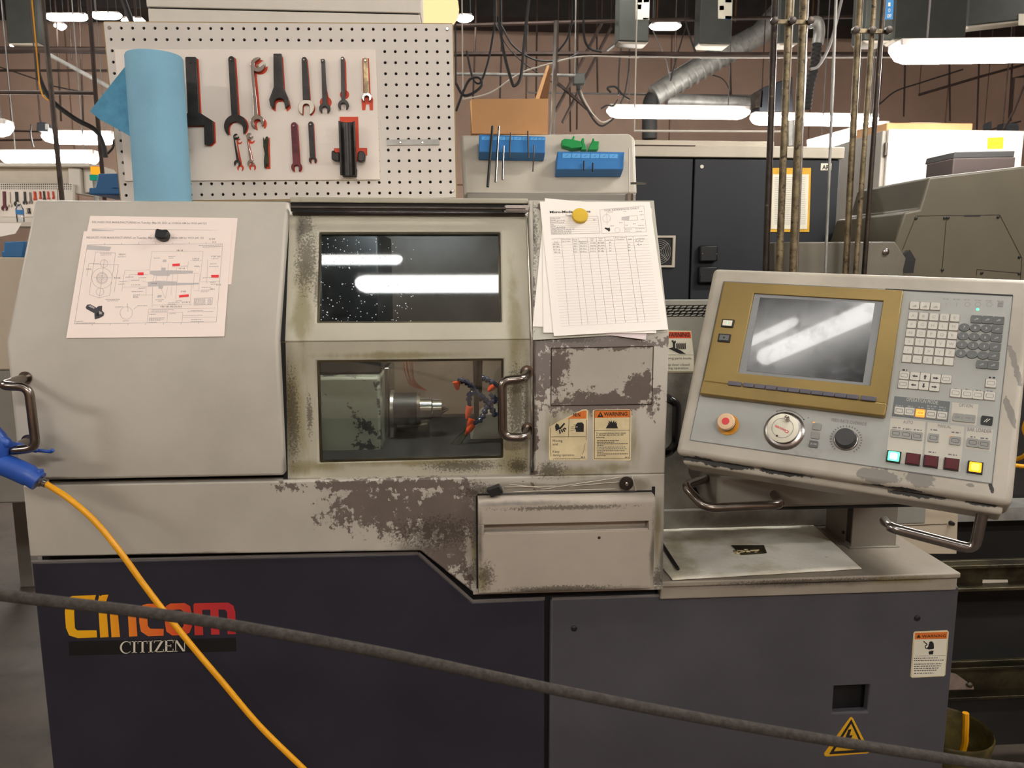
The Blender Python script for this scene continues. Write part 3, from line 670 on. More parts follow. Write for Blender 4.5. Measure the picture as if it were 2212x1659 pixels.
# ---- work shelf on the right, rear panel, arm that carries the control panel
ZD = .934
p = PZ(1500, 1141, ZD); YR = p.y
m = MB(); m.wbox(.40, 1.018, F+.002, YR+.02, ZD-.012, ZD, 'desk_paint'); m.wbox(.40, 1.016, F+.008, F+.03, ZD-.040, ZD-.012, 'desk_paint'); m.build('work_shelf', lathe, .003, 2)
MB().wbox(.40, 1.02, F+.03, F+.05, .87, ZD-.02, 'black_gap').build('shelf_gap', lathe)
fR = front(YR)
zt = fR.uv(1480, 648)[1]; z1 = fR.uv(1480, 684)[1]; z2 = fR.uv(1480, 660)[1]
xr_ = fR.uv(1995, 1100)[0]
rp = MB(); rp.wbox(.40, xr_, YR, YR+.03, ZD, z1, 'rear_paint'); rp.wbox(.40, xr_, YR+.02, 2.25, ZD, zt-.05, 'rear_paint'); rp.wbox(.40, xr_, YR, YR+.03, z2, zt, 'rear_paint')
rp.wbox(.40, .45, YR, YR+.03, z1, z2, 'rear_paint'); rp.wbox(xr_-.05, xr_, YR, YR+.03, z1, z2, 'rear_paint'); rp.wbox(.45, xr_-.05, YR+.025, YR+.03, z1, z2, 'black_gap')
rear = rp.build('rear_panel', lathe, .002)
n = 40
for r_ in range(4):
    za = z1+(z2-z1)*(r_+.15)/4
    for k in range(14):
        x0 = .45+k*.014+(r_ % 2)*.004
        MB().prism(fR, [(x0, za), (x0+.010, za+.001), (x0+.013, za+.0045), (x0+.003, za+.0035)], -.012, .001, 'rear_paint').build('louvre', rear)
q = fR.uvs([(1520, 1128), (1795, 1122)]); m = MB(); m.prism(fR, [(.40, ZD), (xr_, ZD), (xr_, ZD+.05), (.40, ZD+.05)], 0, .012, 'rear_paint'); m.build('kick_strip', rear, .004)
m = MB(); fo = fR.up(.05); a = [fo.p(*fo.uv(*c)) for c in ((1446, 862), (1462, 872), (1460, 960), (1446, 976))]
m.tube(bend([fR.p(*fR.uv(1420, 850)), a[0], a[1], a[2], a[3], fR.p(*fR.uv(1420, 985))], .02, 5), .010, 'black_gloss', 10); m.build('pull_handle', rear)
# third sticker, on the rear panel
zw = zoomed(1440, 560, 5.53); m = MB(); u = lambda p: fR.uvs(zw(p))
m.prism(fR, u([(-80, 850), (290, 855), (325, 1140), (330, 1350), (-70, 1352)]), .0002, .0008, 'label_cream')
m.flat(fR, u([(-80, 862), (283, 866), (318, 1140), (322, 1340), (-70, 1340)]), .0010, 'label_white')
m.flat(fR, u([(-80, 864), (283, 868), (292, 942), (-75, 945)]), .0012, 'label_red')
a, b = u([(-15, 925), (272, 925)]); m.txt2(fR, 'WARNING', a, b, .0095, .0014, 'label_black', .02)
m.flat(fR, u([(20, 1065), (75, 1050), (70, 1000), (55, 975), (75, 962), (85, 985), (100, 965), (110, 985), (100, 1010), (100, 1060), (170, 1090), (230, 1132), (150, 1128)]), .0014, 'label_black')
for k in range(5): m.flat(fR, u([(112+k*24, 1010), (128+k*24, 995), (132+k*24, 1070), (116+k*24, 1078)]), .0014, 'label_black')
m.line(fR, *u([(-70, 1142), (318, 1142)]), .0008, .0014, 'label_black')
for t, y0, x0, x1 in (('Moving parts inside.', 1195, -40, 300), ('Keep door closed', 1272, -40, 270), ('during operation.', 1312, -40, 265)):
    a, b = u([(x0, y0), (x1, y0)]); m.txt2(fR, t, a, b, .0058, .0012, 'ink')
m.line(fR, *u([(-70, 1340), (322, 1340)]), .0008, .0014, 'label_black')
m.build('warning_sticker', rear)
# post on the shelf
pf_ = PZ(1888, 1182, ZD); fP = front(pf_.y); x0 = fP.uv(1838, 1180)[0]; x1 = fP.uv(1935, 1180)[0]; ztop = fP.uv(1888, 1080)[1]
m = MB(); m.wbox(x0, x1, pf_.y, pf_.y+.12, ZD, ztop+.03, 'machine_grey'); m.wbox(x0-.006, x1+.006, pf_.y-.006, pf_.y+.126, ZD, ZD+.003, 'machine_grey'); m.build('support_post', lathe, .002)
m = MB(); m.wbox(x0-.002, x0, pf_.y-.0, pf_.y+.02, ZD+.01, ztop, 'dark_steel'); m.lathe((x0-.002, pf_.y+.03, ZD+.025), (-1, 0, 0), [(0, .004), (.003, .004)], 'dark_steel', 8); m.build('post_seam', lathe)
# swing arm: a flat box slung under the control panel
ya = pf_.y-.16; fA = front(ya); A0 = fA.uv(1550, 1101); A1 = fA.uv(1993, 1086); T0 = fA.uv(1550, 1030)
m = MB(); m.prism(Fr((0, 0, 0), (1, 0, 0), (0, 1, 0)), [(A0[0], ya), (A1[0]+.05, ya-.0), (A1[0]+.05, ya+.26), (A0[0]+.02, ya+.26), (A0[0]-.012, ya+.07)], A0[1], T0[1], 'machine_grey')
arm = m.build('swing_arm', lathe, .008, 3)
m = MB(); m.wbox(A0[0]+.01, A0[0]+.17, ya+.008, ya+.10, T0[1], T0[1]+.012, 'oily_steel'); m.build('pivot_plate', arm, .002)
MB().wbox(A0[0], A1[0]+.04, ya+.002, ya+.2, A0[1]-.004, A0[1], 'black_gap').build('arm_underside', arm)
fo = front(ya-.075)
a = [fo.p(*fo.uv(1497, 1058)), fo.p(*fo.uv(1524, 1098)), fo.p(*fo.uv(1688, 1090))]
m = MB(); m.tube(bend([fA.p(*fA.uv(1560, 1048), -.06), V((a[0].x, ya-.02, a[0].z-.008)), a[1], a[2], fA.p(*fA.uv(1672, 1068), .0)], .02, 5), .0085, 'handle_steel', 12); m.build('pull_handle', arm)
# pale side sheet beyond the post
ys = YR+.12; fS = front(ys); q = fS.uvs([(1925, 1060), (2071, 1060), (2066, 1196), (1925, 1196)])
m = MB(); m.prism(fS, q, -.02, 0, 'machine_pale'); m.line(fS, *fS.uvs([(1938, 1136), (2045, 1132)]), .002, .0006, 'dark_steel'); m.lathe(fS.p(*fS.uv(2053, 1129)), fS.n, [(0, .006), (.012, .005)], 'black', 10); m.build('side_sheet', lathe)

# ---- inside the working chamber, seen through the lower window
fI = front(1.78)
m = MB(); m.wbox(-.318, .147, 2.06, 2.1, 1.0, 1.67, 'inner_wall'); m.wbox(-.318, .147, 1.46, 2.06, 1.03, 1.06, 'oily_steel'); m.build('chamber_wall', lathe)
zi = zoomed(660, 760, 4.424); U = lambda p: fI.uvs(zi(p))
fH = front(1.66); x1 = fH.uv(822, 900)[0]
m = MB(); m.wbox(-.318, x1, 1.66, 2.06, 1.06, fH.uv(750, 815)[1], 'head_grey'); m.build('headstock', lathe, .006)
MB().wbox(-.318, x1, 1.70, 2.06, fH.uv(750, 812)[1], 1.62, 'black').build('headstock_guard', lathe, .004)
ax = fI.p(*U([(850, 545)])[0]); sx = lambda zpx: (U([(zpx, 545)])[0][0]-ax.x)
sp = (1, 0, 0)
m = MB(); a, b = U([(705, 150), (800, 150)]); c, d = U([(705, 930), (800, 930)])
m.prism(fI, [a, b, d, c], -.10, 0, 'steel'); m.prism(fI, U([(800, 640), (850, 640), (850, 920), (800, 920)]), -.08, 0, 'brushed'); m.build('spindle_plate', lathe, .003)
pm = 1/960.0/4.424*fI.o.y*0+ (U([(1000, 0)])[0][0]-U([(0, 0)])[0][0])/1000
m = MB(); m.lathe(ax, sp, [(sx(820), 185*pm), (sx(850), 185*pm)], 'brushed', 32); m.lathe(ax, sp, [(sx(850), 160*pm), (sx(1070), 160*pm)], 'black', 32); m.lathe(ax, sp, [(sx(1070), 165*pm), (sx(1100), 150*pm)], 'steel', 32); m.build('chuck', lathe)
m = MB(); m.lathe(ax, sp, [(sx(1100), 108*pm), (sx(1205), 108*pm), (sx(1212), 98*pm), (sx(1218), 92*pm), (sx(1300), 92*pm), (sx(1303), 60*pm), (sx(1370), 14*pm)], 'chrome', 32); m.build('collet_nose', lathe)
fN = front(1.70); UN = lambda p: fN.uvs(zi(p))
def loc(pts, tip, parent=lathe):
    m = MB(); P = smoothpath([fN.p(*c) for c in UN(pts)], 5); d = 0; last = P[0]; m.tube(P, .0045, 'hose_navy', 8)
    for k in range(1, len(P)):
        if (P[k]-last).length > .0085:
            ax_ = (P[k]-last).normalized(); m.lathe(last, ax_, [(-.004, .0055), (0, .0075), (.003, .0072), (.0045, .0045)], 'hose_navy', 10); last = P[k]
    o = m.build('coolant_hose', parent)
    t0, t1 = [fN.p(*c) for c in UN(tip)]
    MB().lathe(t0, t1-t0, [(0, .0085), ((t1-t0).length*.5, .0075), ((t1-t0).length, .003)], 'nozzle_orange', 12).build('nozzle', o)
loc([(1810, 600), (1760, 510), (1700, 440), (1630, 385), (1585, 330), (1530, 285), (1450, 268)], [(1440, 285), (1455, 365)])
loc([(1640, 400), (1580, 390), (1562, 450), (1568, 520)], [(1572, 520), (1540, 640)])
loc([(1800, 470), (1750, 500), (1715, 570), (1680, 640), (1610, 690)], [(1600, 690), (1530, 790)])
loc([(1700, 250), (1745, 270), (1800, 300), (1840, 330)], [(1800, 320), (1745, 375)])
loc([(1830, 460), (1790, 430), (1760, 400)], [(1590, 640), (1550, 720)])
m = MB(); a, b = UN([(1625, 20), (1640, 700)]); m.tube([fN.p(*a, -.03), fN.p(*b, -.03)], .006, 'dark_steel', 10); a, b = UN([(1670, 20), (1665, 500)]); m.tube([fN.p(*a, -.04), fN.p(*b, -.04)], .007, 'dark_steel', 10); m.build('tool_bar', lathe)
m = MB(); q = UN([(1700, 640), (1860, 600), (1890, 1000), (1560, 1010), (1600, 780)]); m.prism(fN, q, -.14, -.05, 'machine_grey'); m.build('tool_slide', lathe, .004)
m = MB(); q = UN([(820, 850), (1160, 790), (1170, 1060), (820, 1060)]); m.prism(fI, q, -.10, -.06, 'oily_steel'); m.build('guide_block', lathe, .006)
J = smoothpath([fN.p(*c, .0) for c in UN([(1555, 750), (1480, 830), (1420, 920), (1390, 1020)])], 6)
MB().tube(J, [.005+.012*k/len(J) for k in range(len(J))], 'coolant', 10).build('coolant_jet', lathe)
m = MB(); fC = front(1.95); UC = lambda p: fC.uvs(zi(p))
for k in range(9):
    x = 930+k*12; random.seed(k); m.tube(smoothpath([fC.p(*c) for c in UC([(x, 40), (x+8+random.uniform(-14, 14), 170), (980+k*9, 290), (1010+k*20, 330+k*6)])], 4), .0007, 'copper_glint', 5)
m.build('glint_strands', lathe)  # strands shaped and coloured as coppery reflections of the chamber light
lampin = thing('work_light', 'slim tube light inside the lathe chamber above its window', 'light', (-.08, 1.60, 1.636))
MB().tube([(-.20, 1.60, 1.636), (.06, 1.60, 1.636)], .009, 'lamp_work', 10).build('tube', lampin)
MB().wbox(-.22, .08, 1.585, 1.615, 1.646, 1.653, 'brushed').build('reflector', lampin)

# ------------------------------------------------------------------ control panel
Wd = .53; M3 = lambda v: RT*v[0]-UP*v[1]+FW*v[2]
pa = M3((.866, .107, -.487)); pb_ = M3((-.253, .939, -.23)); TLp = CAM+M3((.749*Wd, -.433*Wd, 2.878*Wd))
pf = Fr(TLp, pa, -pb_)
PW, PH = Wd, Wd/1.392
def prow(u, v, ru, rv):
    c = pf.p(*pf.uv(u, v)); q = pf.p(*pf.uv(u+ru, v)); r = pf.p(*pf.uv(u, v+rv)); return (c.x, c.z, abs(q.x-c.x), abs(r.z-c.z))
PEND_WEAR = [prow(1900, 1028, 60, 22), prow(1985, 1035, 40, 28), prow(2095, 1048, 16, 8), prow(2190, 780, 12, 60), prow(2185, 900, 10, 40)]
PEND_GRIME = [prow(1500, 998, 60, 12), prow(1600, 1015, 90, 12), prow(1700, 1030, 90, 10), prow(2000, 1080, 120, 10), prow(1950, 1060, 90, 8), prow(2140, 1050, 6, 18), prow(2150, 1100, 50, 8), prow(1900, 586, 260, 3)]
panel_worn()
pend = thing('control_panel', 'beige control panel with gold bezel, dark screen and keypad, swung towards the operator', 'control panel', pf.p(PW/2, -PH, -.05))
LX, UX = pf.uv(1456, 979), pf.uv(1541, 578)
outer = [(0.0, -PH), (PW, -PH), (PW, 0), (0, 0)]
m = MB(); m.prism(pf, outer, -.085, 0, 'pendant_paint'); m.build('housing', pend, .010, 4)
m = MB(); m.prism(pf, [(.01, -PH-.012), (PW-.01, -PH-.012), (PW-.01, -PH+.02), (.01, -PH+.02)], -.08, -.022, 'pendant_paint'); m.build('chin', pend, .006, 3)
gs = pf.uvs([(1563.3, 608.5), (2187.8, 639.2), (2142.6, 1045.2), (1490.6, 950.7)])
m = MB(); m.prism(pf, gs, .0002, .0010, 'pendant_sheet'); m.pline(pf, gs+[gs[0]], .0014, .0013, 'print_grey'); m.line(pf, gs[1], (gs[0][0]+.6*(gs[1][0]-gs[0][0]), gs[0][1]+.6*(gs[1][1]-gs[0][1])), .003, .0014, 'black'); sheet = m.build('face_sheet', pend)
gz = pf.up(.012)
gq = gz.uvs([(1563.3, 608.5), (1951, 627), (1917, 872), (1518, 822)]); gq2 = gz.uvs([(1518, 822), (1917, 872), (1912, 901), (1511, 852)])
sq = gz.uvs([(1629, 633), (1908, 649.5), (1879, 833), (1594, 805.5)])
m = MB(); m.ring(pf, cw(gq), cw(sq), .001, .012, 'gold'); bez = m.build('gold_bezel', pend, .0015, 2)
m = MB(); m.prism(pf, gq2, .001, .015, 'gold'); m.build('softkey_ledge', pend, .003, 3)
m = MB(); m.prism(pf, sq, .001, .008, 'lcd_frame'); m.build('screen_frame', pend)
sc8 = pf.up(.0085); lq = sc8.uvs([(1642, 642.5), (1890, 655), (1864, 826), (1613, 801)])
m = MB(); m.prism(pf, lq, .008, .0088, 'lcd'); m.build('screen', pend)
z1_ = zoomed(1440, 560, 5.53); z2_ = zoomed(1812, 560, 5.53); z3_ = zoomed(1440, 840, 5.53); z4_ = zoomed(1812, 840, 5.53)
k12 = [1587.7, 1617, 1641.6, 1665.7, 1690.5, 1714.9, 1739.8, 1765, 1790, 1816, 1841.8, 1876]
g15 = pf.up(.015)
for i, x in enumerate(k12):
    y = 829.5+(x-1587.7)*.1115; c = g15.uv(x, y); w = .0120 if i in (0, 11) else .0092
    MB().box(pf, c[0]-w, c[0]+w, c[1]-.0040, c[1]+.0040, .013, .0185, 'softkey').build('soft_key', pend, .001)
for (x, y), mt in zip(z1_([(730, 770), (690, 945)]), ('label_white', 'key_dark')):
    c = gz.uv(x, y); m = MB(); m.box(pf, c[0]-.0115, c[0]+.0115, c[1]-.0080, c[1]+.0080, .010, .0150, 'black'); m.box(pf, c[0]-.0088, c[0]+.0088, c[1]-.0056, c[1]+.0056, .0150, .0162, mt)
    if mt == 'label_white': m.line(pf, (c[0], c[1]-.003), (c[0], c[1]+.003), .0008, .0164, 'led_green')
    else: m.flat(pf, arc(c[0], c[1], .002, 0, 330, 10), .0164, 'black')
    m.build('power_button', pend, .0006)
# keys
KEYS = {}
def key(c, w, h, mt, rim='key_rim', sym=None, sm='print_grey', z=.0012, up_=.0026, rnd=False, name='key'):
    x, y = c; m = MB(); w *= .88; h *= .86
    if rnd: m.prism(pf, arc(x, y, w, 0, 345, 22, h), z, z+up_, mt)
    else: m.prism(pf, rrect(x-w, y-h, x+w, y+h, min(w, h)*.25), z, z+up_, mt)
    if rim: m.prism(pf, [(x-w*1.12, y-h*1.14), (x+w*1.12, y-h*1.14), (x+w*1.12, y+h*1.14), (x-w*1.12, y+h*1.14)], z-.0008, z+.0004, rim)
    if sym: sym(m, x, y, z+up_+.0003, sm)
    return m.build(name, pend)
letter = lambda ch, s=.0052: (lambda m, x, y, z, mt: m.text(pf, ch, x, y-s/2, s, z, mt, align='CENTER'))
def arrow(ang, s=.0045):
    def f(m, x, y, z, mt):
        ca, sa = math.cos(R(ang)), math.sin(R(ang)); P = [(1, 0), (.1, .65), (.1, .28), (-1, .28), (-1, -.28), (.1, -.28), (.1, -.65)]
        m.flat(pf, [(x+s*(a*ca-b*sa), y+s*(a*sa+b*ca)) for a, b in P], z, mt)
    return f
def rectsym(m, x, y, z, mt):
    q = rrect(x-.005, y-.003, x+.005, y+.003, .001); m.pline(pf, q+[q[0]], .0006, z, mt)
grid = z2_([(887, 685), (1385, 712), (1312, 1230), (810, 1195)])
letters = ['ABCDE', 'FGHLM', 'NOPQR', 'STUVW', 'IJXYZ', '/ EO;']
for r_ in range(6):
    for c_ in range(5):
        ch = letters[r_][c_]; key(pf.uv(*bil(grid, c_/4, r_/5)), .0076, .0075, 'key_white', sym=letter(ch) if ch != ' ' else (lambda m, x, y, z, mt: m.line(pf, (x-.004, y), (x+.004, y), .0008, z, mt)), sm='ink_grey')
for q in z2_([(905, 560), (1027, 567), (1152, 572)]): key(pf.uv(*q), .0082, .0078, 'key_white', sym=lambda m, x, y, z, mt: m.flat(pf, [(x-.004, y-.003), (x+.004, y-.003), (x+.002, y+.001)], z, mt), sm='ink_grey')
for q in z2_([(1643, 725), (1775, 732), (1908, 740), (1893, 845), (1882, 950), (1868, 1058), (1853, 1165), (1707, 1265), (1843, 1275)]): key(pf.uv(*q), .0088, .0078, 'key_dark', rim=None, sym=arrow(30, .0035), sm='print_pale')
rg = z2_([(1497, 822), (1760, 837), (1720, 1155), (1455, 1133)])
for r_ in range(4):
    for c_ in range(3): key(pf.uv(*bil(rg, c_/2, r_/3)), .0090, .0080, 'key_dark', rim=None, rnd=True, sym=letter(['789', '456', '123', '0.-'][r_][c_], .0045), sm='key_white')
for q, a in zip(z2_([(782, 1395), (908, 1405), (1030, 1415), (1157, 1430), (1283, 1440), (768, 1500), (890, 1510), (1012, 1520), (1140, 1535), (1815, 1490)]), (None, 180, 90, 0, None, None, 180, 270, 0, None)):
    key(pf.uv(*q), .0082, .0080, 'key_white', sym=arrow(a, .0040) if a is not None else rectsym, sm='ink' if a is not None else 'print_grey')
for q in z2_([(1393, 1605), (1530, 1618), (1660, 1630), (1800, 1640)]): key(pf.uv(*q), .0084, .0080, 'key_white', sym=rectsym)
P4 = lambda p: pf.uvs(z4_(p)); P2 = lambda p: pf.uvs(z2_(p)); m = MB()
for zq_, zm_ in (([(665, 90), (1330, 155), (1300, 398), (632, 328)], 'mode_grey'), ([(1355, 165), (1668, 188), (1640, 440), (1335, 405)], 'panel_light'), ([(620, 352), (1037, 395), (985, 910), (557, 875)], 'panel_light'), ([(1062, 400), (1500, 455), (1450, 990), (1005, 935)], 'panel_light'), ([(1525, 458), (1840, 490), (1815, 750), (1502, 715)], 'panel_light')): MB().flat(pf, P4(zq_), .0013, zm_).build('legend_zone', pend)
for t_, a, b, h, mt in (('OPERATION MODE', (805, 148), (1180, 190), .0062, 'panel_light'), ('OPTION', (1432, 215), (1595, 230), .0058, 'print_grey'), ('AUTO', (768, 415), (885, 425), .0055, 'print_grey'), ('MANUAL', (1182, 462), (1340, 478), .0055, 'print_grey'), ('BAR LOADER', (1535, 505), (1822, 535), .0062, 'print_grey'),
                      ('FEED RATE OVERRIDE', (-88, 388), (330, 445), .0055, 'print_grey')):
    a, b = P4([a, b]); m.txt2(pf, t_, a, b, h, .0016, mt)
for q in ([(680, 200), (770, 208)], [(825, 210), (885, 215)], [(950, 222), (1010, 228)], [(1050, 205), (1175, 218)], [(1055, 235), (1150, 245)], [(1200, 220), (1275, 230)], [(1190, 250), (1285, 260)]):
    a, b = P4(q); greek(m, pf, a, b, .0022, .0016, 'print_pale', 2)
for q in ([(640, 465), (740, 470)], [(765, 480), (865, 488)], [(895, 490), (990, 500)], [(1095, 490), (1175, 497)], [(1345, 520), (1450, 530)], [(1570, 575), (1630, 580)], [(1690, 590), (1795, 600)], [(1070, 755), (1160, 765)], [(1305, 785), (1410, 797)], [(1375, 2), (1430, 6)], [(1510, 10), (1560, 14)], [(1635, 20), (1695, 26)], [(1765, 30), (1840, 38)]):
    a, b = P4(q); greek(m, pf, a, b, .0022, .0016, 'print_grey', 3)
for i, x in enumerate((1283, 1405, 1537, 1662, 1797, 1930)):
    c = P2([(x, 545)])[0]
    if i == 0: m.text(pf, '?', c[0], c[1]-.003, .006, .0014, 'print_pale', align='CENTER')
    elif i == 1: m.line(pf, (c[0], c[1]-.004), (c[0], c[1]+.004), .0008, .0014, 'print_pale')
    elif i == 5: [m.line(pf, (c[0]-.004, c[1]+d), (c[0]+.004, c[1]+d), .0008, .0014, 'print_grey') for d in (-.004, -.002, 0, .002, .004)]
    else: q = arc(c[0], c[1], .004, 0, 360, 12); m.pline(pf, q, .0008, .0014, 'print_pale')
    a, b = P2([(x-40, 478+i*5), (x+40, 482+i*5)]); greek(m, pf, a, b, .0018, .0014, 'print_pale', i)
c = P2([(1658, 603)])[0]; m.flat(pf, arc(c[0], c[1], .0022, 0, 330, 10), .0015, 'led_green')
for q in ([(760, 1325), (815, 1330)], [(1790, 1415), (1865, 1420)]): a, b = P2(q); greek(m, pf, a, b, .003, .0015, 'ink', 2)
m.build('printed_legends', pend)
for i, q in enumerate(z4_([(722, 268), (845, 277), (972, 295), (1103, 310), (1232, 325)])):
    key(pf.uv(*q), .0078, .0076, 'led_orange' if i == 2 else 'key_white', rim='key_grey', sym=rectsym, sm='led_amber_core' if i == 2 else 'ink')
for i, q in enumerate(z4_([(1427, 348), (1562, 362)])): key(pf.uv(*q), .0090, .0076, 'key_grey', rim=None, sym=letter('OP '+str(i+1), .0038))
for q in z4_([(683, 538), (805, 552), (935, 570), (1130, 590), (1390, 625), (1597, 648), (1735, 668)]): key(pf.uv(*q), .0088, .0080, 'key_grey', rim=None, sym=rectsym, sm='ink')
c = P4([(1346, 575)])[0]; MB().lathe(pf.p(*c, .0012), pf.n, [(0, .0022), (.0014, .0018)], 'led_orange', 10).build('indicator', pend)
key(pf.uv(*z4_([(1767, 385)])[0]), .0090, .0085, 'black', rim=None, sym=lambda m, x, y, z, mt: [m.line(pf, (x-.004+d, y-.003), (x+.001+d, y+.003), .001, z, mt) for d in (0, .003)], sm='key_white')
pu = pf.up(.007)
for q, body_, core in zip(z4_([(655, 805), (885, 835), (1100, 862), (1347, 895), (1630, 935)]), ('led_green', 'red_lens', 'red_lens', 'red_lens', 'led_amber'), ('led_green_core', 'red_lens', 'red_lens', 'red_lens', 'led_amber_core')):
    c = pu.uv(*q); m = MB(); x, y = c
    m.box(pf, x-.0105, x+.0105, y-.0098, y+.0098, .001, .0045, 'black'); m.prism(pf, rrect(x-.0094, y-.0088, x+.0094, y+.0088, .001), .0045, .0068, body_ if 'red' in body_ else 'black')
    m.prism(pf, rrect(x-.0084, y-.0078, x+.0084, y+.0078, .0016), .0068, .0082, body_); m.flat(pf, rrect(x-.0055, y-.0055, x+.0055, y+.0055, .0025), .0086, core); m.build('lit_button', pend)
# emergency stop
c = pf.uv(*z3_([(737, 432)])[0]); pz = pf.p(*c, .0012)
es = MB().lathe(pz, pf.n, [(0, .0195), (.0018, .0195), (.0022, .018)], 'estop_yellow', 36).build('stop_ring', pend)
m = MB(); m.lathe(pz, pf.n, [(.002, .0115), (.012, .0115), (.013, .0155), (.017, .0155), (.021, .0155), (.023, .0140)], 'black', 36); m.lathe(pz, pf.n, [(.0168, .0157), (.0215, .0157), (.0234, .0142), (.0240, .0075)], 'estop_pale', 36); m.lathe(pz, pf.n, [(.0235, .0070), (.0246, .0066), (.0248, .004)], 'estop_red', 24); m.build('stop_mushroom', pend)
# hand wheel
c = pf.uv(*z3_([(1405, 505)])[0]); pz = pf.p(*c, .0012)
m = MB(); m.lathe(pz, pf.n, [(0, .0345), (.0015, .0345), (.004, .0320), (.006, .0285)], 'brushed', 48)
for k in range(100):
    a = 2*math.pi*k/100; r0 = .0315 if k % 5 else .0300; q = [(c[0]+math.cos(a)*r, c[1]+math.sin(a)*r) for r in (r0, .0335)]
    m.line(pf, q[0], q[1], .0004, .0048, 'ink_dark')
m.build('dial_ring', pend)
m = MB(); m.lathe(pz, pf.n, [(.005, .0255), (.016, .0262)], 'black_gloss', 48); m.lathe(pz, pf.n, [(.016, .0262), (.0185, .0262), (.0195, .0250)], 'label_white', 48)
pw = Fr(pz+pf.n*.0197, pf.ex, pf.ey); m.pline(pw, arc(0, 0, .0178, 0, 360, 36), .0007, .0003, 'print_grey')
wa, wb_ = [pw.uv(*q) for q in z3_([(1465, 505), (1305, 430)])]; d = V(wa)-V(wb_)
m.txt2(pw, 'Cincom', wa, wb_, .0052, .0004, 'estop_red', .02)
m.lathe(pw.p(*pw.uv(*z3_([(1318, 562)])[0])), pf.n, [(0, .0022), (.0010, .0018)], 'chrome', 12); m.build('wheel_cap', pend)
kc = pw.uv(*z3_([(1450, 375)])[0]); m = MB(); m.lathe(pw.p(*kc), pf.n, [(0, .0030), (.003, .0030), (.004, .0038), (.016, .0042), (.018, .0038), (.0185, .0016)], 'handle_steel', 16); m.build('crank_grip', pend)
m = MB(); q = arc(c[0], c[1], .0385, 40, 118, 16); m.pline(pf, q, .0008, .0014, 'ink')
for q_ in (q[0], q[-1]): m.flat(pf, arc(q_[0], q_[1], .0014, 0, 240, 3), .0014, 'ink')
m.text(pf, '+', c[0]+.036, c[1]+.027, .004, .0014, 'ink', align='CENTER'); m.text(pf, '-', c[0]-.024, c[1]+.034, .004, .0014, 'ink', align='CENTER'); m.build('turn_arrow', pend)
for (q, t_) in zip(z3_([(1797, 455), (1777, 560), (1757, 665)]), ('X1', 'X10', 'X100')): key(pf.uv(*q), .0078, .0068, 'key_grey' if t_ != 'X100' else 'key_dark', rim=None, sym=letter(t_, .0034), sm='key_white' if t_ == 'X100' else 'print_pale')
c = pf.uv(*z3_([(1762, 408)])[0]); MB().lathe(pf.p(*c, .0012), pf.n, [(0, .002), (.0012, .0016)], 'led_orange', 10).build('indicator', pend)
# feed knob
c = pf.uv(*z4_([(85, 610)])[0]); pz = pf.p(*c, .0012)
m = MB(); m.lathe(pz, pf.n, [(0, .0195), (.002, .0190), (.003, .0178)], 'brushed', 36); m.lathe(pz, pf.n, [(.002, .0175), (.006, .0165), (.018, .0155), (.0195, .0145)], 'knob_grey', 36); m.build('feed_knob', pend)
m = MB()
for k in range(26):
    a = R(-50+k*280/25); r = .0225; m.line(pf, (c[0]+r*math.cos(a), c[1]+r*math.sin(a)), (c[0]+(r+.003)*math.cos(a), c[1]+(r+.003)*math.sin(a)), .0018, .0014, 'print_grey')
m.build('knob_scale', pend)
# bent grip bar under the panel's right end
m = MB(); a = pf.p(PW-.035, -PH-.005, -.045); b = a+V((-.004, .004, -.068)); fg = front(b.y+.07)
m.tube(bend([a, b, b-pf.ex*.125+V((0, 0, .012)), b-pf.ex*.135+pf.n*-.045+V((0, 0, .03))], .018, 5), .0088, 'steel', 12); m.build('grip_bar', pend)

# ------------------------------------------------------------------ papers held to the lathe
fc = Fr((0, F-.006, ZC), (1, 0, 0), (0, SL, ZT-ZC))
zp = zoomed(140, 460, 5.821); Z = lambda p: fc.uvs(zp(p))
def sheet_(mb, fr, q, z, mt): mb.prism(fr, q, z, z+.0004, mt)
HEAD = 'RELEASED FOR MANUFACTURING on Tuesday, May 04, 2021 at 10:08:26 AM for W/O #41135'
m = MB(); sheet_(m, fc, Z([(322, 40), (2175, 68), (2095, 900), (150, 900)]), .0006, 'paper_pink')
a, b = Z([(345, 130), (1785, 148)]); m.txt2(fc, HEAD, a, b, .0042, .0013, 'ink_grey', .015)
m.pline(fc, Z([(345, 205), (2020, 222)]), .0006, .0013, 'ink_grey'); m.flat(fc, Z([(345, 207), (625, 225), (615, 250), (343, 240)]), .0013, 'ink_light')
a, b = Z([(1715, 242), (1985, 236)]); greek(m, fc, a, b, .0012, .0013, 'ink_grey', 3)
tag(m.build('drawing_sheet'), 'white printed drawing sheet on the lathe cover, mostly hidden under another sheet', 'paper', 'drawing sheets on the cover')
m = MB(); sheet_(m, fc, Z([(245, 238), (2108, 222), (2008, 1560), (25, 1580)]), .0018, 'paper_pink'); z = .0025
a, b = Z([(280, 330), (1750, 335)]); m.txt2(fc, HEAD, a, b, .0042, z, 'ink_grey', .015)
bd = Z([(290, 410), (1990, 395), (1910, 1378), (130, 1402)]); m.pline(fc, bd+[bd[0]], .0006, z, 'ink_grey')
for k in range(1, 8):
    for i in (0, 2):
        p0, p1 = V(bd[i]), V(bd[(i+1) % 4]); c = p0.lerp(p1, k/8); e = (V(bd[(i+2) % 4])-p1).normalized()*(-.004); m.line(fc, c, c+e, .0006, z, 'ink_grey')
m.flat(fc, Z([(290, 412), (590, 435), (565, 485), (285, 470)]), z, 'ink_light')
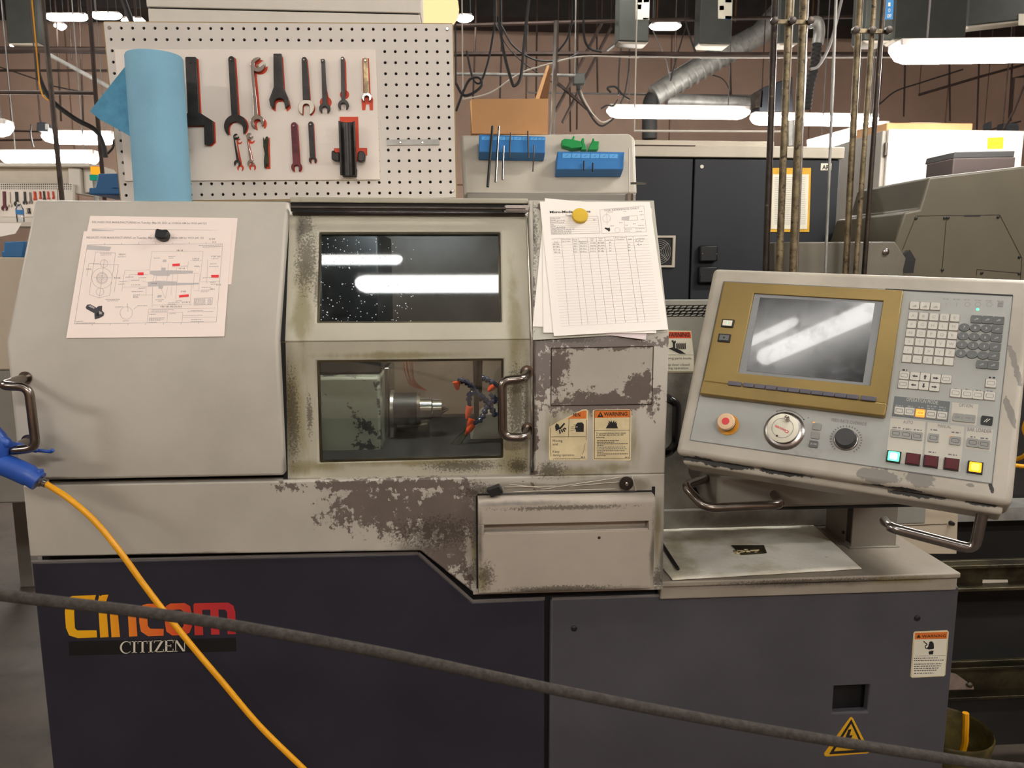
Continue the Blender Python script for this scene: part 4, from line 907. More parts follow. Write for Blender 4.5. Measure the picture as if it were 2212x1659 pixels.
for k, (y0, x0, x1) in enumerate(((418, 1690, 1980), (438, 1740, 1975))): a, b = Z([(x0, y0), (x1, y0-8)]); greek(m, fc, a, b, .0013, z, 'ink_grey', k)
def pl_(pts, w=.0005, mt='ink_grey'): m.pline(fc, Z(pts), w, z, mt)
def circ(x, y, r, w=.0005, mt='ink_grey'): pl_(arc(x, y, r, 0, 360, 24), w, mt)
for r_ in (128, 70, 58, 38, 18): circ(475, 828, r_, .0006 if r_ in (70, 58) else .0005)
circ(500, 645, 48); circ(450, 1000, 48)
pl_([(395, 500), (340, 840), (315, 1035), (440, 1075), (570, 1045), (600, 840), (645, 510), (395, 500)]); pl_([(505, 590), (440, 1080)]); pl_([(310, 645), (285, 805)]); pl_([(680, 665), (628, 1005)]); pl_([(360, 655), (690, 660)]); pl_([(310, 645), (450, 645)]); pl_([(370, 820), (610, 825)])
# section view: hatched bodies
for q in ([(1078, 735), (1310, 728), (1620, 735), (1615, 765), (1325, 780), (1325, 800), (1160, 800), (1070, 775)], [(1050, 875), (1175, 860), (1415, 870), (1420, 885), (1690, 885), (1690, 905), (1420, 918), (1245, 922), (1235, 962), (1185, 962), (1180, 930), (1050, 935)], [(1240, 595), (1285, 595), (1272, 730), (1215, 730), (1222, 690)], [(1175, 1040), (1225, 1038), (1220, 1068), (1165, 1070)]):
    m.flat(fc, Z(q), z-.0002, 'ink_light')
m.flat(fc, Z([(1232, 625), (1282, 625), (1278, 695), (1225, 695)]), z, 'paper_pink')
for q in ([(1100, 495), (1070, 735)], [(1100, 495), (1745, 490)], [(1745, 490), (1705, 870)], [(760, 730), (1070, 725)], [(760, 730), (725, 990)], [(735, 940), (1050, 935)], [(820, 785), (1060, 785)], [(820, 785), (810, 885)], [(980, 870), (1050, 880)], [(1135, 790), (1110, 870)], [(1160, 800), (1150, 870)], [(1425, 770), (1400, 1090)], [(1365, 780), (1340, 1035)], [(1600, 905), (1580, 1170)], [(1110, 935), (1105, 1195)],
          [(1180, 870), (1270, 1085)], [(1270, 1085), (1300, 940)], [(1110, 1165), (1600, 1160)], [(1420, 770), (1690, 765)], [(1635, 770), (1620, 960)], [(1705, 770), (1690, 980)], [(1560, 620), (1545, 735)], [(1580, 610), (1730, 602)], [(1800, 590), (1790, 890)], [(1715, 875), (1960, 870)], [(1310, 640), (1290, 860)], [(1415, 690), (1405, 735)], [(1030, 935), (1030, 1040)], [(870, 1040), (1120, 1040)], [(1625, 985), (1700, 985)], [(1060, 1215), (1040, 1390)], [(1060, 1215), (1900, 1205)],
          [(1300, 1260), (1290, 1385)], [(1490, 1255), (1480, 1382)], [(1480, 1325), (1900, 1318)], [(1050, 1265), (1490, 1255)]): pl_(q, .0004)
circ(780, 1265, 78); pl_([(795, 1145), (800, 1250)]); pl_([(870, 1220), (930, 1170)])
pl_([(1635, 1080), (1865, 1072), (1855, 1160), (1630, 1168), (1635, 1080)], .0006)
for k in range(6): a, b = Z([(1640, 1092+k*13), (1775, 1088+k*13)]); greek(m, fc, a, b, .0010, z, 'ink_grey', k); a, b = Z([(1800, 1090+k*13), (1850, 1088+k*13)]); greek(m, fc, a, b, .0010, z, 'ink_grey', k)
for (x0, y0, x1) in ((455, 520, 595), (455, 538, 590), (675, 560, 775), (520, 1095, 705), (540, 1115, 680), (690, 870, 790), (680, 905, 765), (770, 815, 870), (840, 855, 945), (935, 825, 1030), (840, 913, 960), (935, 955, 1020), (850, 998, 985), (865, 1040, 950), (1145, 1100, 1255), (1180, 1118, 1230), (920, 1175, 1040), (640, 1190, 740), (1310, 555, 1395), (1310, 578, 1370), (1125, 578, 1200), (1615, 605, 1690), (1460, 678, 1545), (1850, 585, 1940), (1830, 650, 1910), (1820, 685, 1935), (1740, 825, 1850), (1830, 880, 1900), (1840, 905, 1905), (1730, 945, 1845), (1720, 980, 1830), (1715, 1000, 1810), (1305, 1140, 1450), (1400, 1115, 1480), (1300, 1160, 1400), (1070, 1285, 1150), (1065, 1330, 1265), (1065, 1347, 1255), (1060, 1362, 1205), (1095, 1228, 1380), (1320, 1275, 1400), (1490, 1295, 1740), (1550, 1250, 1880), (1590, 1235, 1740), (1595, 1350, 1720), (150, 1372, 240), (150, 1392, 390), (735, 1367, 820), (1590, 1375, 1750), (1095, 1245, 1300), (1060, 1385, 1160)):
    a, b = Z([(x0, y0), (x1, y0-3)]); greek(m, fc, a, b, .0011, z, 'ink_grey', int(x0))
# pencilled figures
random.seed(3)
for x0, y0, n in ((690, 535, 5), (1820, 340, 5), (1860, 380, 3), (280, 720, 4), (630, 830, 5), (1415, 485, 5), (1615, 590, 5), (1640, 685, 4), (1440, 710, 5), (1480, 1135, 6), (1210, 1190, 16), (1850, 560, 7), (1470, 1000, 4), (1830, 970, 4), (1100, 900, 4), (870, 1070, 4), (1910, 915, 4)):
    for k in range(n): x = x0+k*17; pl_([(x+random.uniform(-3, 3), y0-14), (x+random.uniform(0, 10), y0-8), (x+random.uniform(-3, 5), y0-2), (x+random.uniform(2, 10), y0+4)], .0006, 'ink')
for q in ([(1360, 648), (1450, 644), (1452, 676), (1358, 680)], [(925, 758), (998, 755), (998, 790), (923, 790)], [(1846, 788), (1942, 786), (1942, 820), (1848, 820)], [(1445, 1042), (1565, 1030), (1565, 1062), (1443, 1072)]): m.flat(fc, Z(q), z+.0003, 'highlight_red')
# shaded picture of the part
m.flat(fc, Z([(270, 1195), (290, 1162), (330, 1158), (400, 1195), (398, 1235), (380, 1270), (280, 1215)]), z+.0002, 'ink'); m.flat(fc, Z([(400, 1205), (430, 1180), (478, 1175), (475, 1235), (505, 1265), (495, 1300), (440, 1330), (385, 1345), (380, 1290), (385, 1250)]), z+.0002, 'ink')
m.flat(fc, Z([(300, 1180), (330, 1168), (390, 1200), (375, 1215)]), z+.0004, 'ink_grey'); m.flat(fc, Z([(405, 1270), (440, 1255), (435, 1310), (405, 1305)]), z+.0004, 'ink_dark'); m.flat(fc, Z([(440, 1240), (480, 1260), (470, 1285), (440, 1280)]), z+.0004, 'ink_grey')
tag(m.build('drawing_sheet'), 'printed part drawing with red highlighted dimensions, held by a black magnet', 'paper', 'drawing sheets on the cover')
m = MB(); m.prism(fc, Z([(1175, 255), (1200, 248), (1260, 262), (1320, 255), (1343, 290), (1318, 365), (1260, 378), (1215, 372), (1158, 345)]), .0022, .016, 'magnet_black')
tag(m.build('block_magnet', None, .003, 2), 'rough black magnet block holding the drawing sheets', 'magnet')

# right-hand time sheets on the column slope
fT = Fr((0, F, 1.424), (1, 0, 0), (0, SL, .254)); zq = zoomed(1140, 430, 5.3516); T = lambda p: fT.uvs(zq(p))
G = 'stack of sheets on the column'
m = MB(); sheet_(m, fT, T([(195, -5), (1440, 130), (1365, 1632), (190, 1480)]), .0016, 'paper_mauve'); tag(m.build('loose_sheet'), 'mauve tinted lowest sheet sticking out below the column papers', 'paper', G)
m = MB(); sheet_(m, fT, T([(200, 0), (1420, 110), (1330, 1540), (55, 1480)]), .0026, 'paper'); tag(m.build('loose_sheet'), 'blank white sheet fanned out furthest towards the door', 'paper', G)
m = MB(); sheet_(m, fT, T([(165, 60), (1425, 120), (1480, 1560), (178, 1555)]), .0036, 'paper'); tag(m.build('loose_sheet'), 'blank white sheet directly under the time sheet', 'paper', G)
m = MB(); sheet_(m, fT, T([(135, 45), (1405, 50), (1615, 1520), (298, 1597)]), .0046, 'paper'); z = .0053
def tl_(pts, w=.0005, mt='ink_grey'): m.pline(fT, T(pts), w, z, mt)
def tw(s_, x0, y0, x1, y1, h, mt='ink', th=0.0): a, b = T([(x0, y0), (x1, y1)]); m.txt2(fT, s_, a, b, h, z, mt, th)
tw('Micro-Mode Products', 252, 180, 722, 172, .0052, 'ink_dark', .03); tw('Time', 432, 216, 498, 214, .0036, 'ink', .01)
tl_([(255, 225), (805, 215), (828, 410), (270, 425), (255, 225)], .0006)
for k, (t_, x1) in enumerate((('WO# 41135', 370), ('Part#', 320), ('Product ID', 345), ('Qty', 300), ('DATE', 318), ('CREATED DATE', 430), ('START DATE', 405), ('FINISH DATE', 410))):
    y0 = 246+k*24.5; x0 = 262+k*1.8; tw(t_, x0, y0, x1, y0-2, .0026, 'ink'); tl_([(258+k*1.9, y0+5), (808+k*2.8, y0-6)], .0004)
for k, (x0, x1, y0) in enumerate(((330, 425, 268), (350, 420, 292), (330, 428, 342), (440, 535, 365), (415, 500, 388), (420, 505, 410), (750, 785, 258))): a, b = T([(x0, y0), (x1, y0-2)]); greek(m, fT, a, b, .0016, z, 'ink_grey', k)
tl_([(828, 140), (1335, 98), (1365, 395), (852, 415), (828, 140)], .0005); tw('FOR REFERENCE ONLY', 885, 160, 1285, 130, .0042, 'ink_grey', .01)
tl_([(1080, 225), (1260, 205), (1265, 260), (1150, 265), (1080, 260), (1080, 225)], .0005); m.flat(fT, T([(1085, 225), (1170, 215), (1165, 262), (1080, 255)]), z, 'ink_light'); tl_(arc(905, 240, 45, 0, 360, 16), .0004); tl_([(905, 165), (915, 320)], .0004); tl_([(1100, 350), (1350, 345)], .0004); tl_([(1110, 265), (1115, 400)], .0004); tl_(arc(1030, 375, 30, 0, 360, 12), .0004)
for k, (x0, y0, x1) in enumerate(((1270, 322, 1335), (1120, 365, 1200), (1240, 360, 1345), (1120, 388, 1180), (1240, 390, 1310), (940, 328, 990), (1050, 290, 1090), (1120, 320, 1155), (1210, 305, 1240), (1280, 160, 1320), (1290, 200, 1330), (1300, 255, 1335), (920, 168, 980), (1100, 160, 1130))): a, b = T([(x0, y0), (x1, y0-2)]); greek(m, fT, a, b, .0012, z, 'ink_grey', k)
m.flat(fT, T([(882, 352), (895, 345), (922, 352), (940, 345), (948, 375), (935, 395), (918, 378), (890, 362)]), z, 'ink_dark')
cols = [(383, 475), (510, 622), (582, 692), (683, 805), (785, 912), (882, 1012), (988, 1122), (1133, 1268), (1208, 1350)]
tl_([(272, 478), (1378, 438)], .0006)
for i, (xa_, xb2) in enumerate(cols): tl_([(xa_, 474-i*3.6), (xb2, 1473-i*5)], .0006)
for k in range(31):
    t_ = k/30; tl_([(272+105*t_, 520+965*t_), (1385+145*t_, 480+945*t_)], .0004, 'ink_light')
for t_, x0, x1, y0 in (('Date', 305, 345, 520), ('Work Order', 390, 495, 492), ('Work Misc', 395, 490, 516), ('Emp', 525, 568, 492), ('No.', 530, 565, 510), ('Employee', 590, 680, 512), ('Time', 715, 760, 484), ('In', 728, 748, 504), ('Time', 812, 858, 480), ('Out', 818, 850, 500), ('Total Time', 890, 985, 498), ('Time entered', 1003, 1122, 470), ('in Work Inv', 1010, 1112, 492), ('Yield', 1150, 1195, 488), ('Lot Number', 1240, 1348, 482)):
    tw(t_, x0, y0, x1, y0-3, .0024, 'ink')
random.seed(5)
for r_ in range(4):
    y0 = 545+r_*32
    for x0, n in ((285+r_*4, 5), (528, 3), (600, 5), (722, 4), (808, 5), (935, 2), (1155, 2)):
        if r_ == 0 and x0 == 1155: continue
        for k in range(n): x = x0+k*16; yy = y0-(x0-285)*.03; tl_([(x+random.uniform(-2, 4), yy-16), (x+random.uniform(2, 10), yy-10), (x+random.uniform(-2, 4), yy-4), (x+random.uniform(4, 11), yy)], .0007, 'print_grey')
tl_([(1235, 510), (1250, 495), (1262, 515), (1285, 495), (1300, 512), (1330, 500)], .0007, 'print_grey'); tl_([(1260, 548), (1275, 530), (1272, 550), (1310, 540)], .0007, 'print_grey')
tag(m.build('time_sheet'), 'lined time sheet with handwritten entries, top of the column papers', 'paper')
cc = T([(597, 222)])[0]; MB_ = MB(); MB_.lathe(fT.p(*cc, .0054), fT.n, [(0, .0155), (.006, .0158), (.0068, .0150), (.007, .014)], 'magnet_yellow', 32)
tag(MB_.build('round_magnet'), 'round yellow magnet pinning the time sheet', 'magnet')

# clear plastic sleeve and two magnets above the drawer
fG = front(F-.006); q = fG.uvs([(1032, 1062), (1048, 1048), (1095, 1040), (1200, 1043), (1350, 1026), (1400, 1033), (1408, 1052), (1370, 1062), (1250, 1064), (1160, 1068), (1060, 1069)])
m = MB()
n = len(q); cx_ = sum(p[0] for p in q)/n; cy_ = sum(p[1] for p in q)/n
m.flat(fG, q, .0, 'film')
for k, (a, b) in enumerate((((1100, 1046), (1190, 1056)), ((1090, 1052), (1200, 1050)), ((1180, 1055), (1345, 1030)), ((1365, 1028), (1374, 1060)), ((1110, 1062), (1330, 1056)), ((1230, 1050), (1345, 1040)))): m.tube([fG.p(*fG.uv(*a), .0005), fG.p(*fG.uv(*b), .0005)], .0006, 'off_white', 6)  # off-white threads paint the highlights on the film
tag(m.build('plastic_sleeve'), 'crumpled clear plastic sleeve stuck above the drawer', 'sleeve')
cc = fG.uv(1352, 1043); m = MB(); m.lathe(fG.p(*cc, .0015), fG.n, [(0, .013), (.003, .0136), (.005, .0125), (.0055, .006)], 'dark_steel', 32); m.lathe(fG.p(*cc, .0065), fG.n, [(0, .004), (.002, .0035), (.003, .0015)], 'chrome', 12)
tag(m.build('round_magnet'), 'dark round steel magnet with a bright hub above the drawer', 'magnet')
m = MB(); q = fG.uvs([(1050, 1054), (1078, 1043), (1087, 1060), (1060, 1070)]); m.prism(fG, q, .001, .016, 'magnet_black'); tag(m.build('block_magnet', None, .002), 'small black bar magnet on the plastic sleeve', 'magnet')

# oil-absorbent mat and a rod on the shelf
fW = Fr((0, 0, ZD), (1, 0, 0), (0, 1, 0)); q = fW.uvs([(1436, 1143), (1757, 1138), (1861, 1232), (1450, 1252)])
q[3] = (q[3][0], F+.002); q[0] = (.405, q[0][1]); q = [q[0], q[1], q[2], q[3]]
m = MB(); n1, n2 = 24, 16; vs = []
for i in range(n1+1):
    for j in range(n2+1):
        x, y = bil([q[0], q[1], q[2], q[3]], i/n1, j/n2); random.seed(i*50+j); vs.append(fW.p(x, y, .0040+.0012*math.sin(i*.9)*math.sin(j*.8)+random.uniform(0, .0006)))
m.add(vs, [[i*(n2+1)+j, i*(n2+1)+j+1, (i+1)*(n2+1)+j+1, (i+1)*(n2+1)+j] for i in range(n1) for j in range(n2)], 'oil_mat')
b = fW.uvs([(1580, 1184), (1650, 1184), (1656, 1200), (1600, 1204)]); m.flat(fW, b, .0068, 'oily_steel')
bb = fW.uvs([(1588, 1200), (1644, 1198)]); m.txt2(fW, 'pig', bb[0], bb[1], .018, .0074, 'label_cream', .04)
o = m.build('absorbent_mat', smooth=60); sd = o.modifiers.new('thick', 'SOLIDIFY'); sd.thickness = .0015; sd.offset = -1
tag(o, 'stained white absorbent mat lying on the work shelf', 'mat')
a = PZ(1436, 1184, ZD+.0105); b = PZ(1465, 1229, ZD+.0105); m = MB(); m.tube([a+(a-b)*.3, b], .0035, 'black', 8); tag(m.build('hex_rod'), 'thin black steel rod lying on the mat', 'rod')

# ------------------------------------------------------------------ air gun and yellow hose, slack rope
gun = thing('air_gun', 'blue blow gun hooked over the cover handle, joined to the yellow hose', 'air gun', PY(20, 1040, 1.33))
G3 = lambda u, v, y=1.325: PY(u, v, y)
m = MB(); m.tube(smoothpath([G3(-90, 955), G3(-40, 985), G3(20, 1008), G3(62, 1027), G3(84, 1040)], 5), [.0200]*8+[.0185]*8+[.017]*5, 'gun_blue', 16); m.build('grip', gun)
m = MB(); m.tube(smoothpath([G3(-60, 900), G3(-15, 935), G3(2, 962), G3(-6, 1005)], 5), .014, 'gun_blue', 12); m.build('body', gun)
m = MB(); m.tube(smoothpath([G3(-10, 938), G3(15, 958), G3(45, 966, 1.345), G3(80, 973, 1.36)], 5), [.010]*6+[.007]*5+[.0045]*5, 'gun_blue', 10); m.build('hook', gun)
m = MB(); m.tube([G3(80, 973, 1.36), G3(110, 976, 1.36), G3(114, 972, 1.36)], [.003, .003, .004], 'gun_blue', 8); m.build('nozzle', gun)
m = MB(); q = front(1.325).uvs([(62, 1030), (70, 1015), (90, 1014), (92, 1026), (84, 1042)]); m.prism(front(1.325), q, -.008, .008, 'gun_blue'); m.build('hanger_tab', gun, .002)
m = MB(); a, b = G3(86, 1040), G3(101, 1045); m.lathe(a, b-a, [(0, .009), (.004, .009), (.005, .007), ((b-a).length, .0075)], 'steel', 12); m.build('coupler', gun)
H3 = [G3(98, 1044), G3(150, 1078, 1.30), G3(205, 1126, 1.29), G3(258, 1190, 1.28), G3(310, 1262, 1.28), G3(362, 1330, 1.28), G3(420, 1402, 1.28), G3(482, 1475, 1.28), G3(560, 1567, 1.28), G3(655, 1660, 1.28)]
dH = (H3[-1]-H3[-2]).normalized(); H3 += [H3[-1]+dH*.08, H3[-1]+dH*.18+V((0, 0, -.02)), H3[-1]+dH*.28+V((0, 0, -.06)), V((.05, 1.2, .22)), V((.12, 1.1, .05)), V((.3, .95, .012)), V((.6, .8, .006))]
m = MB(); m.tube(smoothpath(H3, 8), .0050, 'hose_yellow', 10); tag(m.build('air_hose'), 'thin yellow air hose hanging across the lathe front', 'hose')
rp_ = [(-900, 1180), (-300, 1240), (0, 1285), (400, 1335), (800, 1405), (1200, 1490), (1600, 1567), (2000, 1632), (2212, 1660), (2600, 1690)]
m = MB(); pts = smoothpath([PY(u, v, .62) for u, v in rp_], 14)
m.tube(pts, .0049, 'rope', 12); rp0, rp1 = pts[0], pts[-1]
tag(m.build('barrier_rope'), 'dark fuzzy rope slung across in front of the lathe', 'rope')

# ------------------------------------------------------------------ pegboard and tools on top of the lathe
TOPZ = ZT
pc = [PY(224, 48, 1.745), PY(977, 52, 1.76), PY(985, 427, 1.745), PY(262, 434, 1.73)]
pg = Fr(pc[3], pc[2]-pc[3], pc[0]-pc[3]); pq = pg.uvs([(224, 48), (977, 52), (985, 427), (262, 434)])
peg = thing('pegboard', 'large white perforated tool board standing on the lathe', 'pegboard', pg.p(pq[2][0]/2, 0))
NC, NR = 32, 16
m = MB(); rh = .0033
def pegpt(s, t): return bil(pq, s, t)
for i in range(NC):
    for j in range(NR):
        c4 = [pegpt(i/NC, j/NR), pegpt((i+1)/NC, j/NR), pegpt((i+1)/NC, (j+1)/NR), pegpt(i/NC, (j+1)/NR)]
        cx_, cy_ = pegpt((i+.5)/NC, (j+.5)/NR); hole = arc(cx_, cy_, rh, 135, 135-315, 7)
        mids = [c4[0], ((c4[0][0]+c4[1][0])/2, (c4[0][1]+c4[1][1])/2), c4[1], ((c4[1][0]+c4[2][0])/2, (c4[1][1]+c4[2][1])/2), c4[2], ((c4[2][0]+c4[3][0])/2, (c4[2][1]+c4[3][1])/2), c4[3], ((c4[3][0]+c4[0][0])/2, (c4[3][1]+c4[0][1])/2)]
        vs = [pg.p(*p) for p in mids]+[pg.p(*p) for p in hole]+[pg.p(p[0], p[1], -.005) for p in hole]
        fs_ = []
        for k in range(8):
            n_ = (k+1) % 8; fs_.append([n_, k, 8+k, 8+n_]); fs_.append([8+n_, 8+k, 16+k, 16+n_])
        m.add(vs, fs_, 'peg_white')
m.build('perforated_face', peg, smooth=0)
m = MB(); m.prism(pg, pq, -.012, -.0052, 'hole_dark'); m.build('backing', peg)
m = MB()
for i in range(4): m.tube([pg.p(*pq[i], -.004), pg.p(*pq[(i+1) % 4], -.004)], .0035, 'board_edge', 4)
m.build('edge_band', peg)
for c in ((236, 60), (966, 62), (978, 412)): MB().lathe(pg.p(*pg.uv(*c), 0), pg.n, [(0, .004), (.0015, .003)], 'steel', 10).build('screw', peg)
zt_ = zoomed(380, 80, 3.568); fb = pg.up(.004); Zt = lambda p: fb.uvs(zt_(p))
bq = fb.uvs([(247, 106), (811, 107), (821, 388), (270, 391)])
board = MB(); board.prism(pg, bq, .0006, .004, 'board_white'); bo = board.build('tool_board', None, .0006)
tag(bo, 'plain white backing board with red tool outlines, fixed to the pegboard', 'board')
def offs(p, dx, dy): return [(a+dx, b+dy) for a, b in p]
SH = MB()
def jaw(c, ang, R_, mw, dep, neck):
    """outline of an open spanner head round c (pixel space, y down). ang: direction of the mouth"""
    ux, uy = math.cos(R(ang)), math.sin(R(ang)); px_, py_ = -uy, ux
    P = []
    am = math.degrees(math.asin(min(.95, mw/R_)))
    nk = math.degrees(math.asin(min(.9, neck/R_)))
    def on(a, r=R_): return (c[0]+r*math.cos(R(ang+a)), c[1]+r*math.sin(R(ang+a)))
    for a in range(9): P.append(on(-180+nk+(180-nk-am)*a/8))
    bx, by = c[0]+ux*(R_*.9-dep), c[1]+uy*(R_*.9-dep)
    for a in range(7):
        t = -90+180*a/6; P.append((bx-ux*mw*math.cos(R(t))*.9+px_*mw*math.sin(R(t)), by-uy*mw*math.cos(R(t))*.9+py_*mw*math.sin(R(t))))
    for a in range(9): P.append(on(am+(180-nk-am)*a/8))
    return P
TH = 'tools hung on the white tool board'
def spanner(label, mt, a, b, wa, wb_, head, ha=None, red=(6, 10), tip=None, tipmt=None, name='wrench', t=.006, extra=None):
    """a: handle end, b: head centre, in zoomed pixels. head = (R, mouth half width, depth, turn)"""
    ang = math.degrees(math.atan2(b[1]-a[1], b[0]-a[0])); ux, uy = math.cos(R(ang)), math.sin(R(ang)); px_, py_ = -uy, ux
    H = jaw(b, ang+head[3], head[0], head[1], head[2], wb_)
    if ha: A_ = jaw(a, ang+180+ha[3], ha[0], ha[1], ha[2], wa)
    else: A_ = [(a[0]+px_*wa*math.cos(R(q))-ux*wa*math.sin(R(q)), a[1]+py_*wa*math.cos(R(q))-uy*wa*math.sin(R(q))) for q in range(0, 181, 30)]
    P = H+A_
    th = thing(name, label, 'wrench', fb.p(*Zt([b])[0], 0), TH)
    m = MB(); m.prism(fb, Zt(P), .0015, .0015+t, mt); m.build('shank', th, .0008)
    if tip: m = MB(); m.prism(fb, Zt(H), .0012, .0018+t, tipmt); m.build('jaw', th, .0008)
    h = Zt([(a[0]+ux*8, a[1]+uy*8)])[0]; m = MB(); m.lathe(fb.p(*h, .0), fb.n, [(0, .0012), (.0105, .0012), (.012, .0018)], 'steel', 8); m.build('peg', th)
    if red: SH.flat(fb, Zt(offs(P, *red)), .0006, 'tool_red')
    if extra: extra(th)
    return th
# big square fork, partly behind the paper roll
P1 = [(82, 168), (92, 162), (158, 163), (167, 170), (190, 588), (295, 655), (301, 812), (272, 838), (230, 836), (226, 688), (80, 690), (86, 834), (48, 834), (15, 805), (8, 665), (100, 592)]
th = thing('wrench', 'largest black square-jawed fork wrench, half behind the paper roll', 'wrench', fb.p(*Zt([(150, 500)])[0]), TH)
MB().prism(fb, Zt(P1), .0015, .010, 'tool_black').build('shank', th, .001); MB().lathe(fb.p(*Zt([(122, 208)])[0]), fb.n, [(0, .002), (.012, .002)], 'black', 8).build('peg', th); SH.flat(fb, Zt(offs(P1, 9, 4)), .0006, 'tool_red')
spanner('long black hook wrench with a round open jaw', 'tool_black', (433, 178), (465, 690), 24, 26, (88, 57, 62, 0), red=(9, 2))
spanner('chrome double open-ended wrench with red showing behind', 'steel', (638, 222), (635, 660), 18, 16, (52, 26, 44, -12), ha=(56, 27, 48, 50), red=(14, 12), t=.008)
P4_ = [(758, 138), (820, 138), (836, 395), (872, 480), (880, 530), (850, 560), (838, 495), (815, 480), (785, 482), (768, 500), (762, 558), (735, 535), (725, 490), (760, 395)]
th = thing('wrench', 'broad black flared wrench tapering to a notched jaw', 'wrench', fb.p(*Zt([(800, 450)])[0]), TH); MB().prism(fb, Zt(P4_), .0015, .010, 'tool_black').build('shank', th, .001); MB().lathe(fb.p(*Zt([(790, 152)])[0]), fb.n, [(0, .002), (.012, .002)], 'black', 8).build('peg', th); SH.flat(fb, Zt(offs(P4_, 7, 18)), .0006, 'tool_red')
spanner('black tapering wrench with a pale worn jaw', 'tool_black', (993, 180), (1008, 548), 20, 27, (62, 27, 60, 4), red=(5, 6), tip=True, tipmt='tool_pale')
spanner('dark ring-ended wrench over a large red outline', 'tool_black', (1138, 188), (1150, 555), 14, 18, (43, 20, 36, 2), red=None)
SH.flat(fb, Zt(jaw((1155, 505), 90, 46, 14, 30, 22)+[(1138, 170), (1115, 172)]), .0006, 'tool_red')
spanner('slim black wrench with a red disc showing behind', 'tool_black', (1287, 172), (1294, 530), 14, 15, (42, 20, 36, 0), red=None); SH.flat(fb, Zt(arc(1300, 445, 36, 0, 345, 20)), .0006, 'tool_red'); SH.flat(fb, Zt([(1300, 160), (1312, 200), (1318, 460), (1290, 460)]), .0006, 'tool_red')
spanner('short worn steel wrench with a bright jaw', 'tool_rust', (1463, 185), (1473, 470), 18, 20, (38, 17, 30, 0), red=None, tip=True, tipmt='chrome'); SH.flat(fb, Zt([(1437, 165), (1488, 165), (1500, 430), (1520, 480), (1520, 565), (1495, 565), (1490, 520), (1465, 520), (1460, 565), (1435, 565), (1430, 480), (1445, 440)]), .0006, 'tool_red')
spanner('tiny dark grey double-ended wrench in the lower row', 'tool_black', (468, 770), (477, 975), 10, 10, (26, 12, 22, 12), ha=(22, 10, 18, 60), red=(22, 36), t=.004)
spanner('tiny bright silver double-ended wrench in the lower row', 'chrome', (573, 768), (582, 975), 10, 11, (27, 12, 22, 5), ha=(26, 11, 20, 60), red=(10, 30), t=.004)
P_ = [(676, 772), (688, 800), (698, 772), (712, 770), (718, 800), (712, 850), (715, 900), (720, 950), (716, 1010), (705, 985), (697, 1012), (684, 1010), (682, 950), (688, 900), (678, 850)]
th = thing('wrench', 'small mottled green double-notched wrench', 'wrench', fb.p(*Zt([(700, 900)])[0]), TH); MB().prism(fb, Zt(P_), .0015, .006, 'tool_green').build('shank', th, .0006); SH.flat(fb, Zt(offs([(678, 772), (716, 770), (722, 1012), (688, 1012)], 8, 6)), .0006, 'tool_red')
spanner('flat maroon wrench hanging by the black holder', 'tool_maroon', (915, 685), (932, 1005), 25, 27, (40, 18, 36, 2), red=(4, 4), t=.005)
spanner('small dark flat wrench beside the maroon one', 'tool_black', (1043, 675), (1056, 950), 20, 20, (29, 14, 26, 0), red=(4, 4), t=.005)
SH.flat(fb, Zt([(1262, 615), (1405, 615), (1413, 855), (1475, 855), (1475, 915), (1420, 915), (1420, 960), (1270, 960), (1218, 900), (1218, 858), (1265, 858)]), .0006, 'tool_red')
SH.build('tool_outlines', bo)
hd = thing('bar_holder', 'black half-round trough holder with side clamps, on a red outline', 'holder', fb.p(*Zt([(1330, 1000)])[0]))
ca, cb = Zt([(1328, 670), (1342, 1080)]); rr_ = (V(Zt([(1395, 700)])[0])-V(Zt([(1268, 700)])[0])).length/2
m = MB(); d3 = fb.p(*cb, .012)-fb.p(*ca, .012); ax_ = d3.normalized(); sd_ = ax_.cross(fb.n).normalized(); o3 = fb.p(*ca, .012)
vs = []; n_ = 12
for h_ in (0, 1):
    for r_ in (rr_, rr_*.78):
        for k in range(n_+1):
            a = R(180*k/n_); vs.append(o3+d3*h_+sd_*(r_*math.cos(a))+fb.n*(rr_-r_*math.sin(a)*1.0))
w_ = n_+1; fs_ = []
for k in range(n_):
    fs_ += [[k, k+1, 2*w_+k+1, 2*w_+k], [w_+k+1, w_+k, 3*w_+k, 3*w_+k+1], [k+1, k, w_+k, w_+k+1], [2*w_+k, 2*w_+k+1, 3*w_+k+1, 3*w_+k]]
fs_ += [[0, 2*w_, 3*w_, w_], [n_, w_+n_, 3*w_+n_, 2*w_+n_]]
m.add(vs, fs_, 'tool_black'); m.build('trough', hd, .001)
for q in ([(1208, 895), (1228, 885), (1240, 905), (1268, 900), (1270, 970), (1235, 968), (1210, 955)], [(1408, 905), (1425, 890), (1455, 895), (1468, 915), (1462, 965), (1435, 975), (1408, 968)]): MB().prism(fb, Zt(q), .004, .022, 'tool_black').build('side_clamp', hd, .002)
MB().prism(fb, Zt([(1280, 1020), (1400, 1020), (1398, 1085), (1290, 1085)]), .002, .014, 'tool_black').build('foot_clip', hd, .002)
zs_ = pg.up(.002); m = MB(); q = zs_.uvs(zt_([(1628, 790), (2030, 788), (2030, 830), (1628, 832)])); m.prism(pg, q, .0005, .002, 'galv')
for x in (1730, 1900): m.lathe(pg.p(*zs_.uv(*zt_([(x, 812)])[0]), .002), pg.n, [(0, .003), (.001, .002)], 'steel', 8)
tag(m.build('metal_strip'), 'perforated metal strip screwed to the pegboard', 'strip')

